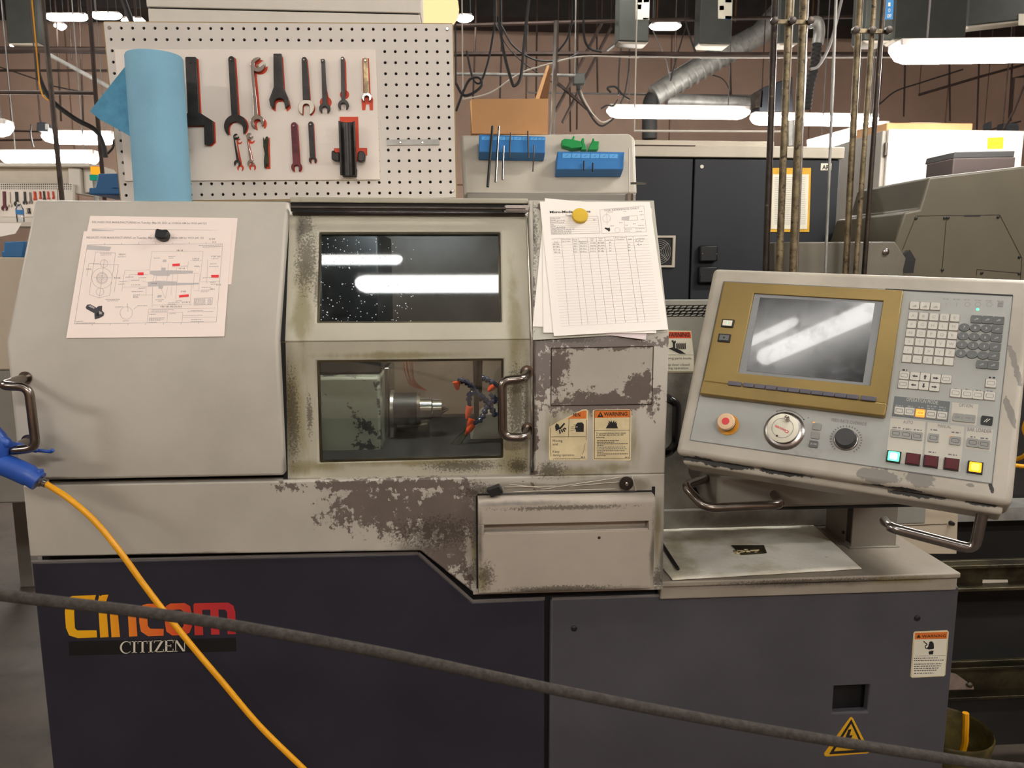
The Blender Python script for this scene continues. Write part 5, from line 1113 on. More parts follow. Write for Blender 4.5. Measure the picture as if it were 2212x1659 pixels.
# paper towel roll with a torn sheet sticking out
base = PY(352, 432, 1.60); base.z = TOPZ; yr = 1.62; RB = TOPZ+.001
c0 = PY(340, 300, yr); rr_ = (PY(404, 300, yr)-PY(285, 300, yr)).length/2
cxx = (PY(404, 300, yr).x+PY(285, 300, yr).x)/2; ztop = PY(335, 122, yr).z
roll = thing('paper_towel_roll', 'tall roll of blue paper towel standing on the lathe', 'paper towel', (cxx, yr, RB))
m = MB(); m.lathe((cxx, yr, RB), (0, 0, 1), [(0, rr_), (ztop-TOPZ-.004, rr_*.995), (ztop-TOPZ, rr_*.95), (ztop-TOPZ-.001, .02), (ztop-TOPZ-.02, .02)], 'towel_blue', 48); m.build('roll', roll)
fy_ = front(yr-.01); q = fy_.uvs([(284, 126), (194, 240), (215, 258), (260, 282), (300, 306), (300, 150)])
m = MB(); n_ = len(q)
m.prism(fy_, q, -.001, .0, 'towel_dark'); m.build('loose_end', roll)

# blue tool boxes behind the roll
for k, (q, y_, dz, lab) in enumerate((((192, 378, 330, 412), 1.80, 0, 'stepped blue metal case, upper one of the pile behind the towel roll'), ((175, 424, 300, 440), 1.78, 0, 'flat blue metal case under the other blue case'))):
    fz = front(y_); a = fz.uv(q[0], q[3]); b = fz.uv(q[2], q[1])
    t_ = thing('tool_case', lab, 'case', (a[0], y_, a[1]))
    if k == 0:
        m = MB(); P = fz.uvs([(212, 375), (330, 374), (330, 420), (192, 420), (192, 406), (206, 405)]); zb_ = TOPZ+.012; P = [(x, max(z_, TOPZ+.014)) for x, z_ in P]; m.prism(fz, P, -.14, 0, 'toolbox_blue'); m.build('case_body', t_, .002)
        for u_, v_ in ((258, 388), (242, 405)): c = fz.uv(u_, v_); MB().box(fz, c[0], c[0]+.022, c[1]-.001, c[1]+.001, 0, .003, 'toolbox_blue').build('latch', t_)
    else:
        m = MB(); x0, x1 = fz.uv(175, 428)[0], fz.uv(330, 428)[0]; m.box(fz, x0, x1, TOPZ+.001, TOPZ+.0135, -.16, 0, 'toolbox_blue'); m.build('case_body', t_, .002); c = fz.uv(212, 428); MB().box(fz, c[0]-.012, c[0]+.012, TOPZ+.006, TOPZ+.014, 0, .004, 'oily_steel').build('latch', t_)

# sloped sheet-metal housing with drill stands
yb = 1.80; zb = TOPZ+.008
P = [PY(1002, 428, yb), PY(1376, 424, yb), PY(1372, 298, yb+.07), PY(993, 291, yb+.07)]
hf = Fr(P[0], P[1]-P[0], P[3]-P[0]); hq = hf.uvs([(1002, 424), (1377, 418), (1372, 296), (1360, 286), (994, 290)])
hs = thing('sloped_housing', 'pale sloping sheet-metal housing carrying the blue drill stands', 'housing', hf.p(.2, 0))
m = MB(); m.prism(hf, hq, -.03, 0, 'housing_paint'); m.wbox(P[0].x+.004, P[1].x-.004, yb+.085, yb+.26, 1.684, P[2].z-.01, 'housing_paint'); x0, x1 = P[0].x, P[1].x; m.build('shell', hs, .008, 3)
m = MB(); m.wbox(x0+.005, x1-.005, yb-.012, yb+.25, 1.684, P[0].z+.012, 'machine_grey'); m.build('lower_lip', hs, .004)
zh = zoomed(960, 0, 3.606)
def dstand(lab, q, top, hz, nlab):
    h1 = hf.up(.035); Q = h1.uvs(zh(q)); t_ = thing('drill_stand', lab, 'stand', hf.p(*Q[0]), 'blue drill stands')
    m = MB(); x0_, x1_ = Q[3][0], Q[2][0]; y0_, y1_ = Q[3][1], Q[0][1]
    pr = Fr(hf.o, hf.ey, hf.n)     # normal along ex
    m.prism(hf, Q, .0005, .035, 'holder_blue'); m.build('block', t_, .002)
    m = MB(); L_ = h1.uvs(zh(top))
    for k in range(nlab):
        a = bil(L_, (k+.04)/nlab, .1); b = bil(L_, (k+.96)/nlab, .1); c = bil(L_, (k+.96)/nlab, .9); d = bil(L_, (k+.04)/nlab, .9)
        m.flat(hf, [a, b, c, d], .0358, 'holder_label'); e = bil(L_, (k+.5)/nlab, .5); m.line(hf, (e[0]-.003, e[1]-.002), (e[0]+.003, e[1]+.002), .0008, .0364, 'ink')
    m.build('number_labels', t_)
    return t_, h1
s1, h1 = dstand('blue drill stand holding several long pins', [(270, 1045), (788, 1062), (785, 1192), (268, 1182)], [(288, 1060), (790, 1070), (790, 1098), (288, 1095)], 0, 8)
s2, h2 = dstand('blue drill stand under the green clips, nearly empty', [(880, 1178), (1405, 1182), (1395, 1318), (872, 1318)], [(918, 1190), (1355, 1197), (1352, 1240), (915, 1238)], 0, 6)
def pin(a, b, r, mt, lab, cap=None, zo=.02):
    hz = hf.up(zo); A_ = hz.p(*hz.uv(*zh([a])[0])); B_ = hz.p(*hz.uv(*zh([b])[0])); m = MB(); m.tube([A_, B_], r, mt, 10)
    tag(m.build('gauge_pin'), lab, 'pin', 'pins in the blue stands')
pin((375, 985), (337, 1455), .0032, 'black', 'thick black pin hanging lowest from the blue stand', zo=.040)
pin((424, 985), (398, 1418), .0026, 'steel', 'long silver pin with a black top in the blue stand', zo=.040)
pin((462, 1140), (452, 1400), .0022, 'steel', 'silver pin beside the thick black pin', zo=.040)
pin((516, 1035), (506, 1228), .0016, 'dark_steel', 'short thin dark pin in the middle of the blue stand', zo=.040)
pin((650, 1022), (655, 1232), .0018, 'dark_steel', 'short dark pin near the end of the blue stand', zo=.040)
pin((700, 1130), (689, 1335), .0014, 'dark_steel', 'thin long dark pin at the end of the blue stand', zo=.040)
pin((1087, 1255), (1087, 1325), .0018, 'black', 'short black pin in the nearly empty stand', zo=.040); pin((1157, 1270), (1156, 1335), .0018, 'black', 'short black pin standing next to another in the nearly empty stand', zo=.040)
hz = hf.up(.01)
for lab, q in (('long green plastic clip lying flat above the blue stand', [(910, 1100), (935, 1085), (990, 1090), (1003, 1062), (1018, 1068), (1010, 1095), (1060, 1105), (1075, 1150), (1040, 1158), (985, 1165), (970, 1155), (915, 1140)]), ('upright green clip with a thin prong', [(1060, 1108), (1072, 1080), (1088, 1080), (1090, 1115), (1108, 1160), (1105, 1175), (1060, 1172), (1070, 1150)]), ('green clip splayed open beside the upright clip', [(1118, 1165), (1150, 1105), (1152, 1082), (1165, 1082), (1168, 1105), (1205, 1105), (1200, 1160), (1185, 1175), (1118, 1175)])):
    m = MB(); m.prism(hf, hz.uvs(zh(q)), .001, .014, 'clip_green'); tag(m.build('plastic_clip', None, .002), lab, 'clip', 'green plastic clips')
# fitting on the housing's end
a = hf.up(.004); m = MB(); A_ = PY(1360, 380, yb-.045); m.lathe(V((A_.x, A_.y, 1.679)), (0, 0, 1), [(0, .012), (.012, .012), (.012, .009), (.030, .009)], 'steel', 16); m.tube([PY(1359, 415, yb-.045), PY(1359, 320, yb-.0)], .0022, 'cable_white', 8); m.tube([PY(1362, 396, yb-.045), PY(1395, 396, yb-.045)], .0025, 'steel', 8)
tag(m.build('pipe_fitting'), 'small steel fitting with a side stub at the end of the sloped housing', 'fitting')
# cardboard on the housing
yc = yb+.14; fz = front(yc); q = fz.uvs([(1018, 214), (1184, 213), (1183, 287), (1020, 287)])
zt2 = min(p[1] for p in hq)
cb = thing('cardboard_box', 'open brown cardboard box lying on the sloped housing', 'box', fz.p(q[0][0], q[2][1]))
m = MB(); m.prism(fz, [(q[0][0], q[2][1]-.004), (q[1][0], q[2][1]-.004), q[1], q[0]], -.10, 0, 'cardboard'); m.build('side', cb, .001)
m = MB(); p2 = fz.uvs([(1015, 220), (1019, 214), (1020, 287)]); m.prism(fz, p2, -.03, .002, 'cardboard_pale'); m.build('edge_flap', cb)
fz2 = front(yc+.05); m = MB(); p2 = fz2.uvs([(1182, 140), (1187, 142), (1165, 214), (1156, 214)]); m.prism(fz2, p2, -.003, .0, 'cardboard_pale'); p2 = fz2.uvs([(1183, 141), (1192, 148), (1184, 214), (1164, 214)]); m.prism(fz2, p2, -.012, -.004, 'cardboard_dark'); m.build('raised_flap', cb)
# white cabinet behind the pegboard
yw = 2.05; fz = front(yw); a = fz.uv(322, 60); b = fz.uv(908, 60)
cw_ = thing('white_cabinet', 'tall white sheet-metal cabinet behind the pegboard', 'cabinet', (0, yw, TOPZ)); zs2 = fz.uv(600, 23)[1]
m = MB(); m.wbox(a[0], b[0], yw, yw+.18, TOPZ+.012, zs2-.0015, 'cabinet_white'); m.build('lower_body', cw_, .002); m = MB(); m.wbox(a[0]-.002, b[0]+.002, yw-.002, yw+.18, zs2+.0015, zs2+.30, 'cabinet_white'); m.build('upper_body', cw_, .002); m = MB(); m.wbox(a[0]+.004, b[0]-.004, yw+.004, yw+.17, zs2-.002, zs2+.002, 'black_gap'); m.build('seam', cw_)

# ------------------------------------------------------------------ the shop behind
def panel(name, fr, pts, d, mt, parent, bev=.003, z=0): return MB().prism(fr, fr.uvs(pts), z-d, z, mt).build(name, parent, bev)
# dark electrical cabinet of the machine behind
yk = 2.95; fk = front(yk)
kab = thing('electrical_cabinet', 'dark slate double-door cabinet with white top, fan grille and latches', 'cabinet', (fk.uv(1500, 600)[0], yk, 0))
xl_, xm_, xr_2 = fk.uv(1120, 500)[0], fk.uv(1494, 500)[0], fk.uv(1812, 400)[0]; zk = fk.uv(1600, 341)[1]; zk2 = fk.uv(1600, 316)[1]; zk3 = fk.uv(1600, 300)[1]
MB().wbox(xl_, xr_2, yk+.02, yk+.6, .0, zk, 'black_gap').build('carcass', kab)
for a, b in ((xl_, xm_-.003), (xm_+.003, xr_2)): MB().wbox(a, b, yk, yk+.02, .05, zk-.004, 'cabinet_dark').build('door', kab, .004)
MB().wbox(xl_, xr_2+.01, yk-.01, yk+.6, zk, zk2, 'cabinet_cream').build('top_rail', kab, .003)
MB().wbox(xl_, fk.uv(1684, 310)[0], yk+.05, yk+.6, zk2, zk3, 'cabinet_cream').build('top_box', kab, .003)
MB().wbox(xl_, fk.uv(1500, 315)[0], yk-.012, yk-.010, zk2-.004, zk2, 'pipe_brown').build('trim_strip', kab)
m = MB(); q = fk.uvs([(1773, 353), (1796, 353), (1795, 368), (1772, 368)]); m.prism(fk, q, .0005, .002, 'label_white'); a, b = fk.uvs([(1775, 366), (1794, 366)]); m.txt2(fk, 'AR1', a, b, .016, .003, 'label_black', .02); m.build('name_plate', kab)
m = MB(); q = fk.uvs(arc(1516, 360, 4, 0, 330, 10)); m.prism(fk, q, .0005, .002, 'label_white'); m.build('round_badge', kab)
for q in ([(1508, 531), (1546, 530), (1545, 565), (1507, 566)], [(1506, 576), (1546, 575), (1544, 611), (1505, 612)]):
    MB().prism(fk, fk.uvs(q), .0005, .03, 'black').build('latch', kab, .006)
    for p_ in ((q[0][0]+4, (q[0][1]+q[3][1])/2), (q[1][0]-4, (q[0][1]+q[3][1])/2)): MB().lathe(fk.p(*fk.uv(*p_), .0305), fk.n, [(0, .004), (.002, .003)], 'steel', 8).build('latch_screw', kab)
q = fk.uvs([(1390, 509), (1458, 509), (1456, 578), (1388, 578)]); h_ = fk.uvs([(1396, 514), (1452, 514), (1450, 573), (1394, 573)])
m = MB(); m.ring(fk, cw(q), cw(h_), .0, .012, 'cabinet_cream'); fan = m.build('fan_frame', kab, .002)
m = MB(); m.prism(fk, h_, .0005, .002, 'black'); cc = fk.uv(1423, 544)
for r_ in (.045, .038, .031, .024, .017, .010): m.tube([fk.p(cc[0]+r_*math.cos(R(a)), cc[1]+r_*math.sin(R(a)), .008) for a in range(0, 361, 20)], .0013, 'galv', 5)
for a in (45, 135, 225, 315): m.tube([fk.p(cc[0], cc[1], .008), fk.p(cc[0]+.045*math.cos(R(a)), cc[1]+.045*math.sin(R(a)), .008)], .0013, 'galv', 5)
m.build('fan_guard', fan)
m = MB(); q = fk.uvs([(1664, 363), (1751, 363), (1747, 501), (1660, 501)]); m.prism(fk, q, .0005, .004, 'hazard_yellow'); q = fk.uvs([(1668, 377), (1746, 377), (1742, 495), (1664, 495)]); m.prism(fk, q, .0045, .006, 'label_white')
for k in range(26): a, b = fk.uvs([(1672, 384+k*4), (1738, 384+k*4)]); greek(m, fk, a, b, .0018, .0066, 'ink_grey', k)
m.build('document_pocket', kab)
# white chip-fluid cabinet
yw2 = 3.75; fw = front(yw2); wx0, wx1 = fw.uv(1913, 400)[0], fw.uv(2200, 400)[0]; wz = fw.uv(2000, 281)[1]
wc = thing('white_cabinet', 'white steel cabinet with a lit touch screen and a yellow note', 'cabinet', (wx0, yw2, 0))
MB().wbox(wx0-.02, wx1, yw2+.025, yw2+.55, 0, wz, 'machine_grey').build('carcass', wc, .004); MB().wbox(wx0, wx1+.005, yw2, yw2+.022, .05, wz+.003, 'cabinet_white').build('door', wc, .004)
for zz in (wz-.12, wz-1.2): MB().lathe((wx0-.006, yw2+.01, zz), (0, 0, 1), [(0, .008), (.06, .008)], 'dark_steel', 8).build('hinge', wc)
zr = zoomed(1900, 180, 3.949); m = MB(); m.prism(fw, fw.uvs(zr([(135, 905), (378, 900), (378, 1090), (125, 1097)])), .0005, .03, 'black_gloss')
fw3 = fw.up(.031); m.flat(fw, fw3.uvs(zr([(180, 930), (352, 925), (340, 1070), (170, 1070)])), .031, 'screen_white')
for t_, x0, x1, y0, mt in (('CHIP', 188, 235, 972, 'screen_red'), ('BLASTER', 270, 343, 970, 'screen_blue')): a, b = fw3.uvs(zr([(x0, y0), (x1, y0-1)])); m.txt2(fw, t_, a, b, .009, .0316, mt, .03)
m.flat(fw, fw3.uvs(zr([(172, 1045), (200, 1045), (198, 1068), (171, 1068)])), .0316, 'screen_red'); m.flat(fw, fw3.uvs(zr([(205, 1045), (230, 1045), (228, 1066), (203, 1066)])), .0316, 'screen_yellow'); m.flat(fw, fw3.uvs(zr([(262, 1046), (330, 1044), (330, 1054), (262, 1056)])), .0316, 'screen_blue'); m.flat(fw, fw3.uvs(zr([(190, 1018), (200, 995), (212, 1018), (200, 1008)])), .0316, 'screen_blue'); m.pline(fw, fw3.uvs(zr(arc(240, 1008, 13, 180, 360, 8))), .001, .0316, 'screen_blue')
m.build('touch_screen', wc)
m = MB(); m.prism(fw, fw.uvs(zr([(138, 1218), (175, 1215), (172, 1275), (135, 1277)])), .0005, .004, 'hazard_yellow'); m.lathe(fw.p(*fw.uv(*zr([(155, 1253)])[0]), .004), fw.n, [(0, .012), (.01, .011), (.013, .005)], 'led_green', 14); m.build('start_lamp', wc)
mat('note_yellow', S(236, 232, 20), .6, var=.03)
m = MB(); m.prism(fw, fw.uvs(zr([(922, 465), (1055, 460), (1050, 558), (918, 560)])), .0005, .002, 'note_yellow')
for k, (x0, x1, y0) in enumerate(((940, 1040, 488), (950, 1030, 500), (1010, 1025, 512), (938, 1030, 535), (945, 1025, 543))): a, b = fw.uvs(zr([(x0, y0), (x1, y0-2)])); greek(m, fw, a, b, .003, .0026, 'ink', k)
m.build('yellow_note', wc)
# dark bin in front of the white cabinet
yb2 = 3.35; fz = front(yb2); bn = thing('dark_bin', 'dark brown open bin standing in front of the white cabinet', 'bin', fz.p(*fz.uv(2120, 400)))
m = MB(); q = fz.uvs(zr([(632, 640), (1162, 628), (1150, 1000), (615, 1000)])); q[2] = (q[2][0], .9); q[3] = (q[3][0], .9); m.prism(fz, q, -.2, 0, 'bin_brown'); m.build('bin_body', bn, .004)
m = MB(); m.prism(fz, fz.uvs(zr([(655, 582), (1172, 572), (1162, 628), (640, 640)])), -.22, -.01, 'black_gap'); m.build('bin_mouth', bn, .004)
m = MB(); m.wbox(fz.uv(2060, 400)[0], fz.uv(2190, 400)[0], yb2+.02, yb2+.18, 0, .9, 'machine_grey'); m.build('bin_stand', bn)
# cardboard box on the white cabinet
yb3 = yw2+.12; fz = front(yb3); bx = thing('cardboard_box', 'long taped cardboard carton lying on the white cabinet', 'box', (fz.uv(1950, 280)[0], yb3, wz))
P0 = V((fz.uv(1915, 280)[0], yb3, wz+.004)); P1_ = V((fz.uv(2101, 280)[0], yb3, wz+.004)); hB = fz.uv(2100, 268)[1]-wz; hA = fz.uv(1920, 267)[1]-wz
vs = [P0, P1_, P1_+V((-.09, .34, 0)), P0+V((.02, .34, 0))]; vs += [vs[0]+V((0, 0, hA)), vs[1]+V((0, 0, hB)), vs[2]+V((0, 0, hB+.02)), vs[3]+V((0, 0, hB+.02))]
MB().add(vs, [[0, 3, 2, 1], [0, 1, 5, 4], [1, 2, 6, 5], [2, 3, 7, 6], [3, 0, 4, 7], [4, 5, 6, 7]], 'cardboard').build('carton', bx, .004)
ft = Fr(vs[4], vs[5]-vs[4], vs[7]-vs[4]); L_ = (vs[5]-vs[4]).length
m = MB(); m.box(ft, .14, .30, .02, .16, .003, .0038, 'label_white'); m.box(ft, .22, .30, .04, .12, .0042, .0046, 'highlight_red'); m.box(ft, L_*.62, L_*.72, .04, .12, .003, .0038, 'label_white'); m.box(ft, .05, L_-.05, .20, .23, .003, .0038, 'cardboard_pale'); m.box(ft, L_*.45, L_*.78, .26, .33, .003, .0038, 'label_white'); m.build('shipping_labels', bx)
# olive machine on the right
yo = 2.45; fo_ = front(yo)
om = thing('neighbour_machine', 'olive-beige machine cover with bolted access panels, beside the lathe', 'machine', (fo_.uv(2100, 500)[0], yo, 0))
q = fo_.uvs(zr([(130, 1350), (210, 1100), (340, 1075), (420, 800), (1232, 705), (2600, 560)])); q = q+[(q[-1][0], .9), (q[0][0]+.05, .9)]
MB().prism(fo_, q, -.45, 0, 'machine_olive').build('cover', om, .008, 3); MB().wbox(q[0][0]+.05, q[-3][0], yo+.02, yo+.45, 0, .9, 'tray_black').build('plinth', om)
m = MB()
for a, b in (((310, 1132), (1025, 1122)), ((1025, 1122), (1212, 1490)), ((1212, 1490), (1200, 1700)), ((570, 1150), (530, 1620)), ((310, 1132), (195, 1420))): m.line(fo_, *fo_.uvs(zr([a, b])), .002, .0006, 'dark_steel')
m.pline(fo_, fo_.uvs(zr([(825, 1640), (830, 1588), (1200, 1620)])), .002, .0006, 'dark_steel'); m.line(fo_, *fo_.uvs(zr([(720, 1130), (860, 1130)])), .005, .0008, 'black'); m.build('panel_joints', om)
for c in ((310, 1150), (555, 1148), (582, 1148), (1010, 1140), (1190, 1482), (535, 1590), (870, 1618), (1190, 1622)): MB().lathe(fo_.p(*fo_.uv(*zr([c])[0]), 0), fo_.n, [(0, .005), (.003, .005), (.004, .003)], 'black', 8).build('bolt', om)
fo2 = front(2.36); m = MB(); q = fo2.uvs([(1672, 523), (1934, 522), (1958, 558), (1952, 583), (1952, 640), (1672, 640)]); m.prism(fo2, q, -.04, 0, 'guard_grey'); m.build('guard_edge', om, .004)
m = MB(); m.prism(fo2, fo2.uvs([(1955, 555), (1968, 540), (1980, 560), (1975, 590), (1950, 590)]), -.03, -.005, 'tray_black'); m.build('guard_notch', om)
MB().lathe(fo2.p(*fo2.uv(1913, 544)), fo2.n, [(0, .011), (.005, .010), (.008, .004)], 'steel', 14).build('cam_lock', om)

# upright conduits behind the control panel
GC = 'upright conduits behind the control panel'
for a, b, d, mt, lab in ((1674.5, 1654, 14, 'old_pipe_dark', 'brown rusty conduit at the outer side of the pipe group'), (1705, 1683, 15, 'old_pipe', 'mottled tan conduit between two brown conduits'), (1737, 1713, 18, 'old_pipe', 'thickest spotted conduit of the pipe group'), (1746, 1722, 4, 'steel', 'thin bright rod beside the thickest conduit'), (1806, 1783, 6, 'galv', 'thin grey rod standing between the two pipe groups'), (1857.8, 1827, 14, 'old_pipe', 'tan conduit with a clamp near its top'), (1888.5, 1848.7, 11, 'old_pipe', 'slim tan conduit clamped to its neighbour'), (1908.4, 1866.8, 11, 'old_pipe_dark', 'near-black conduit at the end of the pipe group')):
    yv = 2.30+.03*((int(a) // 30) % 2); top = PY(a, -2, yv); bt = PY(b, 585, yv); dd = (top-bt).normalized(); T_ = top+dd*((RZ-top.z)/dd.z); Bt = bt-dd*(bt.z/dd.z); Bt = bt-dd*((bt.z)/dd.z)
    m = MB(); m.tube([Bt, T_], d/2*2.3/FPX, mt, 10); tag(m.build('conduit_pipe'), lab, 'pipe', GC)
for (x0, x1, v) in ((1663, 1752, 48), (1838, 1920, 68)):
    fz = front(2.285); m = MB(); a = fz.uv(x0, v-6); b = fz.uv(x1, v+6); m.box(fz, a[0], b[0], b[1], a[1], 0, .006, 'old_pipe'); c0_ = thing('pipe_clamp', 'cross clamp with dark bolts tying the %s conduits' % ('brown and spotted' if x0 < 1700 else 'slim tan'), 'clamp', fz.p(*a)); m.build('bar', c0_, .001)
    for u_ in (x0+6, (x0+x1)/2, x1-6): MB().lathe(fz.p(*fz.uv(u_, v), .006), fz.n, [(0, .011), (.012, .011), (.014, .006)], 'old_pipe_dark', 8).build('bolt', c0_)

# overhead services ------------------------------------------------
def run(name, pts, y, r, mt, lab, cat, group=None, sm=True, y2=None, seg=7):
    P_ = []
    for i, (u_, v_) in enumerate(pts):
        yy = y if y2 is None else y+(y2-y)*i/(len(pts)-1); P_.append(PY(u_, v_, yy))
    m = MB(); m.tube(smoothpath(P_, 6) if sm and len(P_) > 2 else P_, r, mt, seg)
    if name in ('overhead_pipe', 'hanging_rod', 'brace_bar', 'wall_pipe') or name == 'thick_cable' or (name == 'drooping_cable' and (pts[0][1] <= 100 or 'coiled dark' in lab or 'pale wire' in lab)):
        m.tube([P_[0], V((P_[0].x, P_[0].y, RZ))], min(r, .004) if name != 'hanging_rod' else r, mt, 5)
        if name == 'overhead_pipe': m.tube([P_[-1], V((P_[-1].x, P_[-1].y, RZ))], .004, mt, 5)
    return tag(m.build(name), lab, cat, group)
tr = thing('cable_tray', 'long dark overhead duct under the ceiling across the shop', 'duct', PY(1300, 20, 10.1))
a = PY(985, 34, 10.1); b = PY(2300, 30, 10.1)
MB().wbox(a.x-6.5, 8.9, 10.1, 10.7, a.z, a.z+.45, 'joist').build('trough', tr, .01)
for k in range(11): x = a.x-3.5+k*1.0; MB().wbox(x, x+.02, 10.09, 10.1, a.z, a.z+.45, 'cardboard_dark').build('joint_band', tr)
HP = 'horizontal overhead pipes'
run('overhead_pipe', [(960, 56), (1300, 46), (1700, 38), (2400, 32)], 6.0, .014, 'pipe_brown', 'rusty pipe rising gently under the dark overhead duct', 'pipe', HP)
run('overhead_pipe', [(960, 117), (1300, 116), (1640, 118), (2400, 116)], 5.6, .016, 'pipe_brown', 'brown pipe crossing behind the round air duct', 'pipe', HP)
run('overhead_pipe', [(1380, 122), (1640, 124), (2400, 122)], 5.62, .007, 'cable_white', 'thin pale pipe just under the brown pipe', 'pipe', HP)
run('overhead_pipe', [(985, 160), (1242, 163)], 5.3, .010, 'galv', 'thin grey conduit ending at the small junction box', 'pipe', HP)
run('overhead_pipe', [(1140, 200), (1400, 204), (1700, 208)], 8.0, .010, 'cable_grey', 'thin grey conduit low on the tan wall', 'pipe', HP)
run('overhead_pipe', [(1370, 283), (1660, 284), (1700, 285)], 4.4, .006, 'cable_white', 'thin pale rail above the dark cabinet', 'pipe', HP)
run('overhead_pipe', [(-200, 106), (60, 107), (300, 108)], 6.0, .02, 'pipe_brown', 'thick dark pipe crossing above the far tool board', 'pipe', HP)
run('overhead_pipe', [(-200, 116), (40, 113), (95, 112), (240, 115)], 6.1, .008, 'cable_black', 'thin black cable running along the thick dark pipe', 'cable', HP)
run('overhead_pipe', [(-200, 152), (300, 153)], 6.6, .010, 'pipe_brown', 'thin brown pipe below the thick dark pipe', 'pipe', HP)
run('overhead_pipe', [(-200, 198), (204, 201)], 4.2, .010, 'pipe_brown', 'brown pipe that meets the slim dark pole', 'pipe', HP)
run('overhead_pipe', [(-100, 280), (90, 284)], 7.5, .010, 'pipe_brown', 'thin dark pipe level with the black junction box', 'pipe', HP)
run('overhead_pipe', [(-100, 304), (90, 302)], 7.8, .010, 'pipe_brown', 'lowest thin dark pipe on the far tan wall', 'pipe', HP)
run('brace_bar', [(106, 118), (240, 190)], 5.2, .012, 'galv', 'slanting bright metal strut behind the pegboard edge', 'strut')
run('pole', [(90, -10), (134, 432)], 3.4, .010, 'dark_steel', 'dark round pole rising beside the far lights', 'pole'); run('pole', [(192, -10), (206, 200), (226, 432)], 3.6, .009, 'pipe_brown', 'slim dark pole in front of the pegboard edge', 'pole', sm=False)
run('pole', [(1202, 45), (1194, 290)], 3.2, .010, 'steel', 'bright steel pole standing behind the cardboard box', 'pole')
run('thick_cable', [(80, 115), (84, 165), (110, 215), (160, 255), (205, 280), (222, 310), (228, 340)], 3.5, .010, 'cable_black', 'thick black cable swagged between the two dark poles', 'cable')
run('thick_cable', [(265, -5), (284, 48)], 2.9, .010, 'cable_black', 'thick blue-black cable dropping behind the pegboard', 'cable')
run('thick_cable', [(85, 180), (92, 205), (105, 217)], 3.45, .003, 'hose_yellow', 'thin yellow wire beside the dark round pole', 'cable')
# vertical hangers on the wall
GV = 'thin rods hanging down the far wall'
for i, (u0, u1, v1, yy) in enumerate(((8, 26, 260, 9.0), (150, 155, 130, 9.4), (172, 180, 268, 9.4), (122, 132, 262, 9.2), (1028, 1020, 260, 8.2), (1085, 1080, 212, 8.5), (1160, 1158, 214, 8.6), (1230, 1232, 285, 8.8), (1248, 1246, 280, 8.8), (1289, 1291, 200, 8.8), (1460, 1458, 205, 9.0), (1545, 1537, 110, 6.4), (1575, 1580, 240, 8.6), (1958, 1952, 252, 9.0), (2050, 2052, 262, 9), (2118, 2110, 280, 9), (2192, 2178, 280, 8.6))):
    run('hanging_rod', [(u0, 45), (u1, v1)], yy, .010, 'pipe_brown', 'thin brown rod hanging in front of the tan wall', 'rod', GV)
for pts, yy, lab in (([(1985, 205), (2070, 180), (2120, 165), (2212, 140)], 8.4, 'dark pipe climbing diagonally across the wall'), ([(2212, 165), (2190, 168), (2182, 262)], 8.2, 'dark pipe bending down by the wall corner'), ([(1900, 225), (1935, 197), (1985, 180), (2080, 150)], 8.5, 'thin black cable looping up the wall'), ([(2125, 285), (2180, 268), (2205, 262)], 7.8, 'short dark rail above the white cabinet'), ([(2212, 185), (2190, 240), (2165, 285)], 5.2, 'taut thin wire slanting down behind the white cabinet')):
    run('wall_pipe', pts, yy, .014 if 'pipe' in lab else .008, 'pipe_brown' if 'cable' not in lab else 'cable_black', lab, 'pipe', 'pipes on the far wall', sm='cable' in lab)
# slanting struts behind the box
for a, b, lab in (((1300, 50), (1200, 240), 'long brown strut crossing behind the steel pole'), ((1320, 60), (1215, 265), 'second brown strut parallel to the long one'), ((1395, 45), (1300, 118), 'short pale strut under the grey bus box'), ((1205, 180), (1285, 250), 'thin dark strut crossing the brown struts')):
    run('brace_bar', [a, b], 6.8+.001*a[0]-1.3, .014, 'pipe_brown' if 'pale' not in lab else 'galv', lab, 'strut', 'slanting struts')
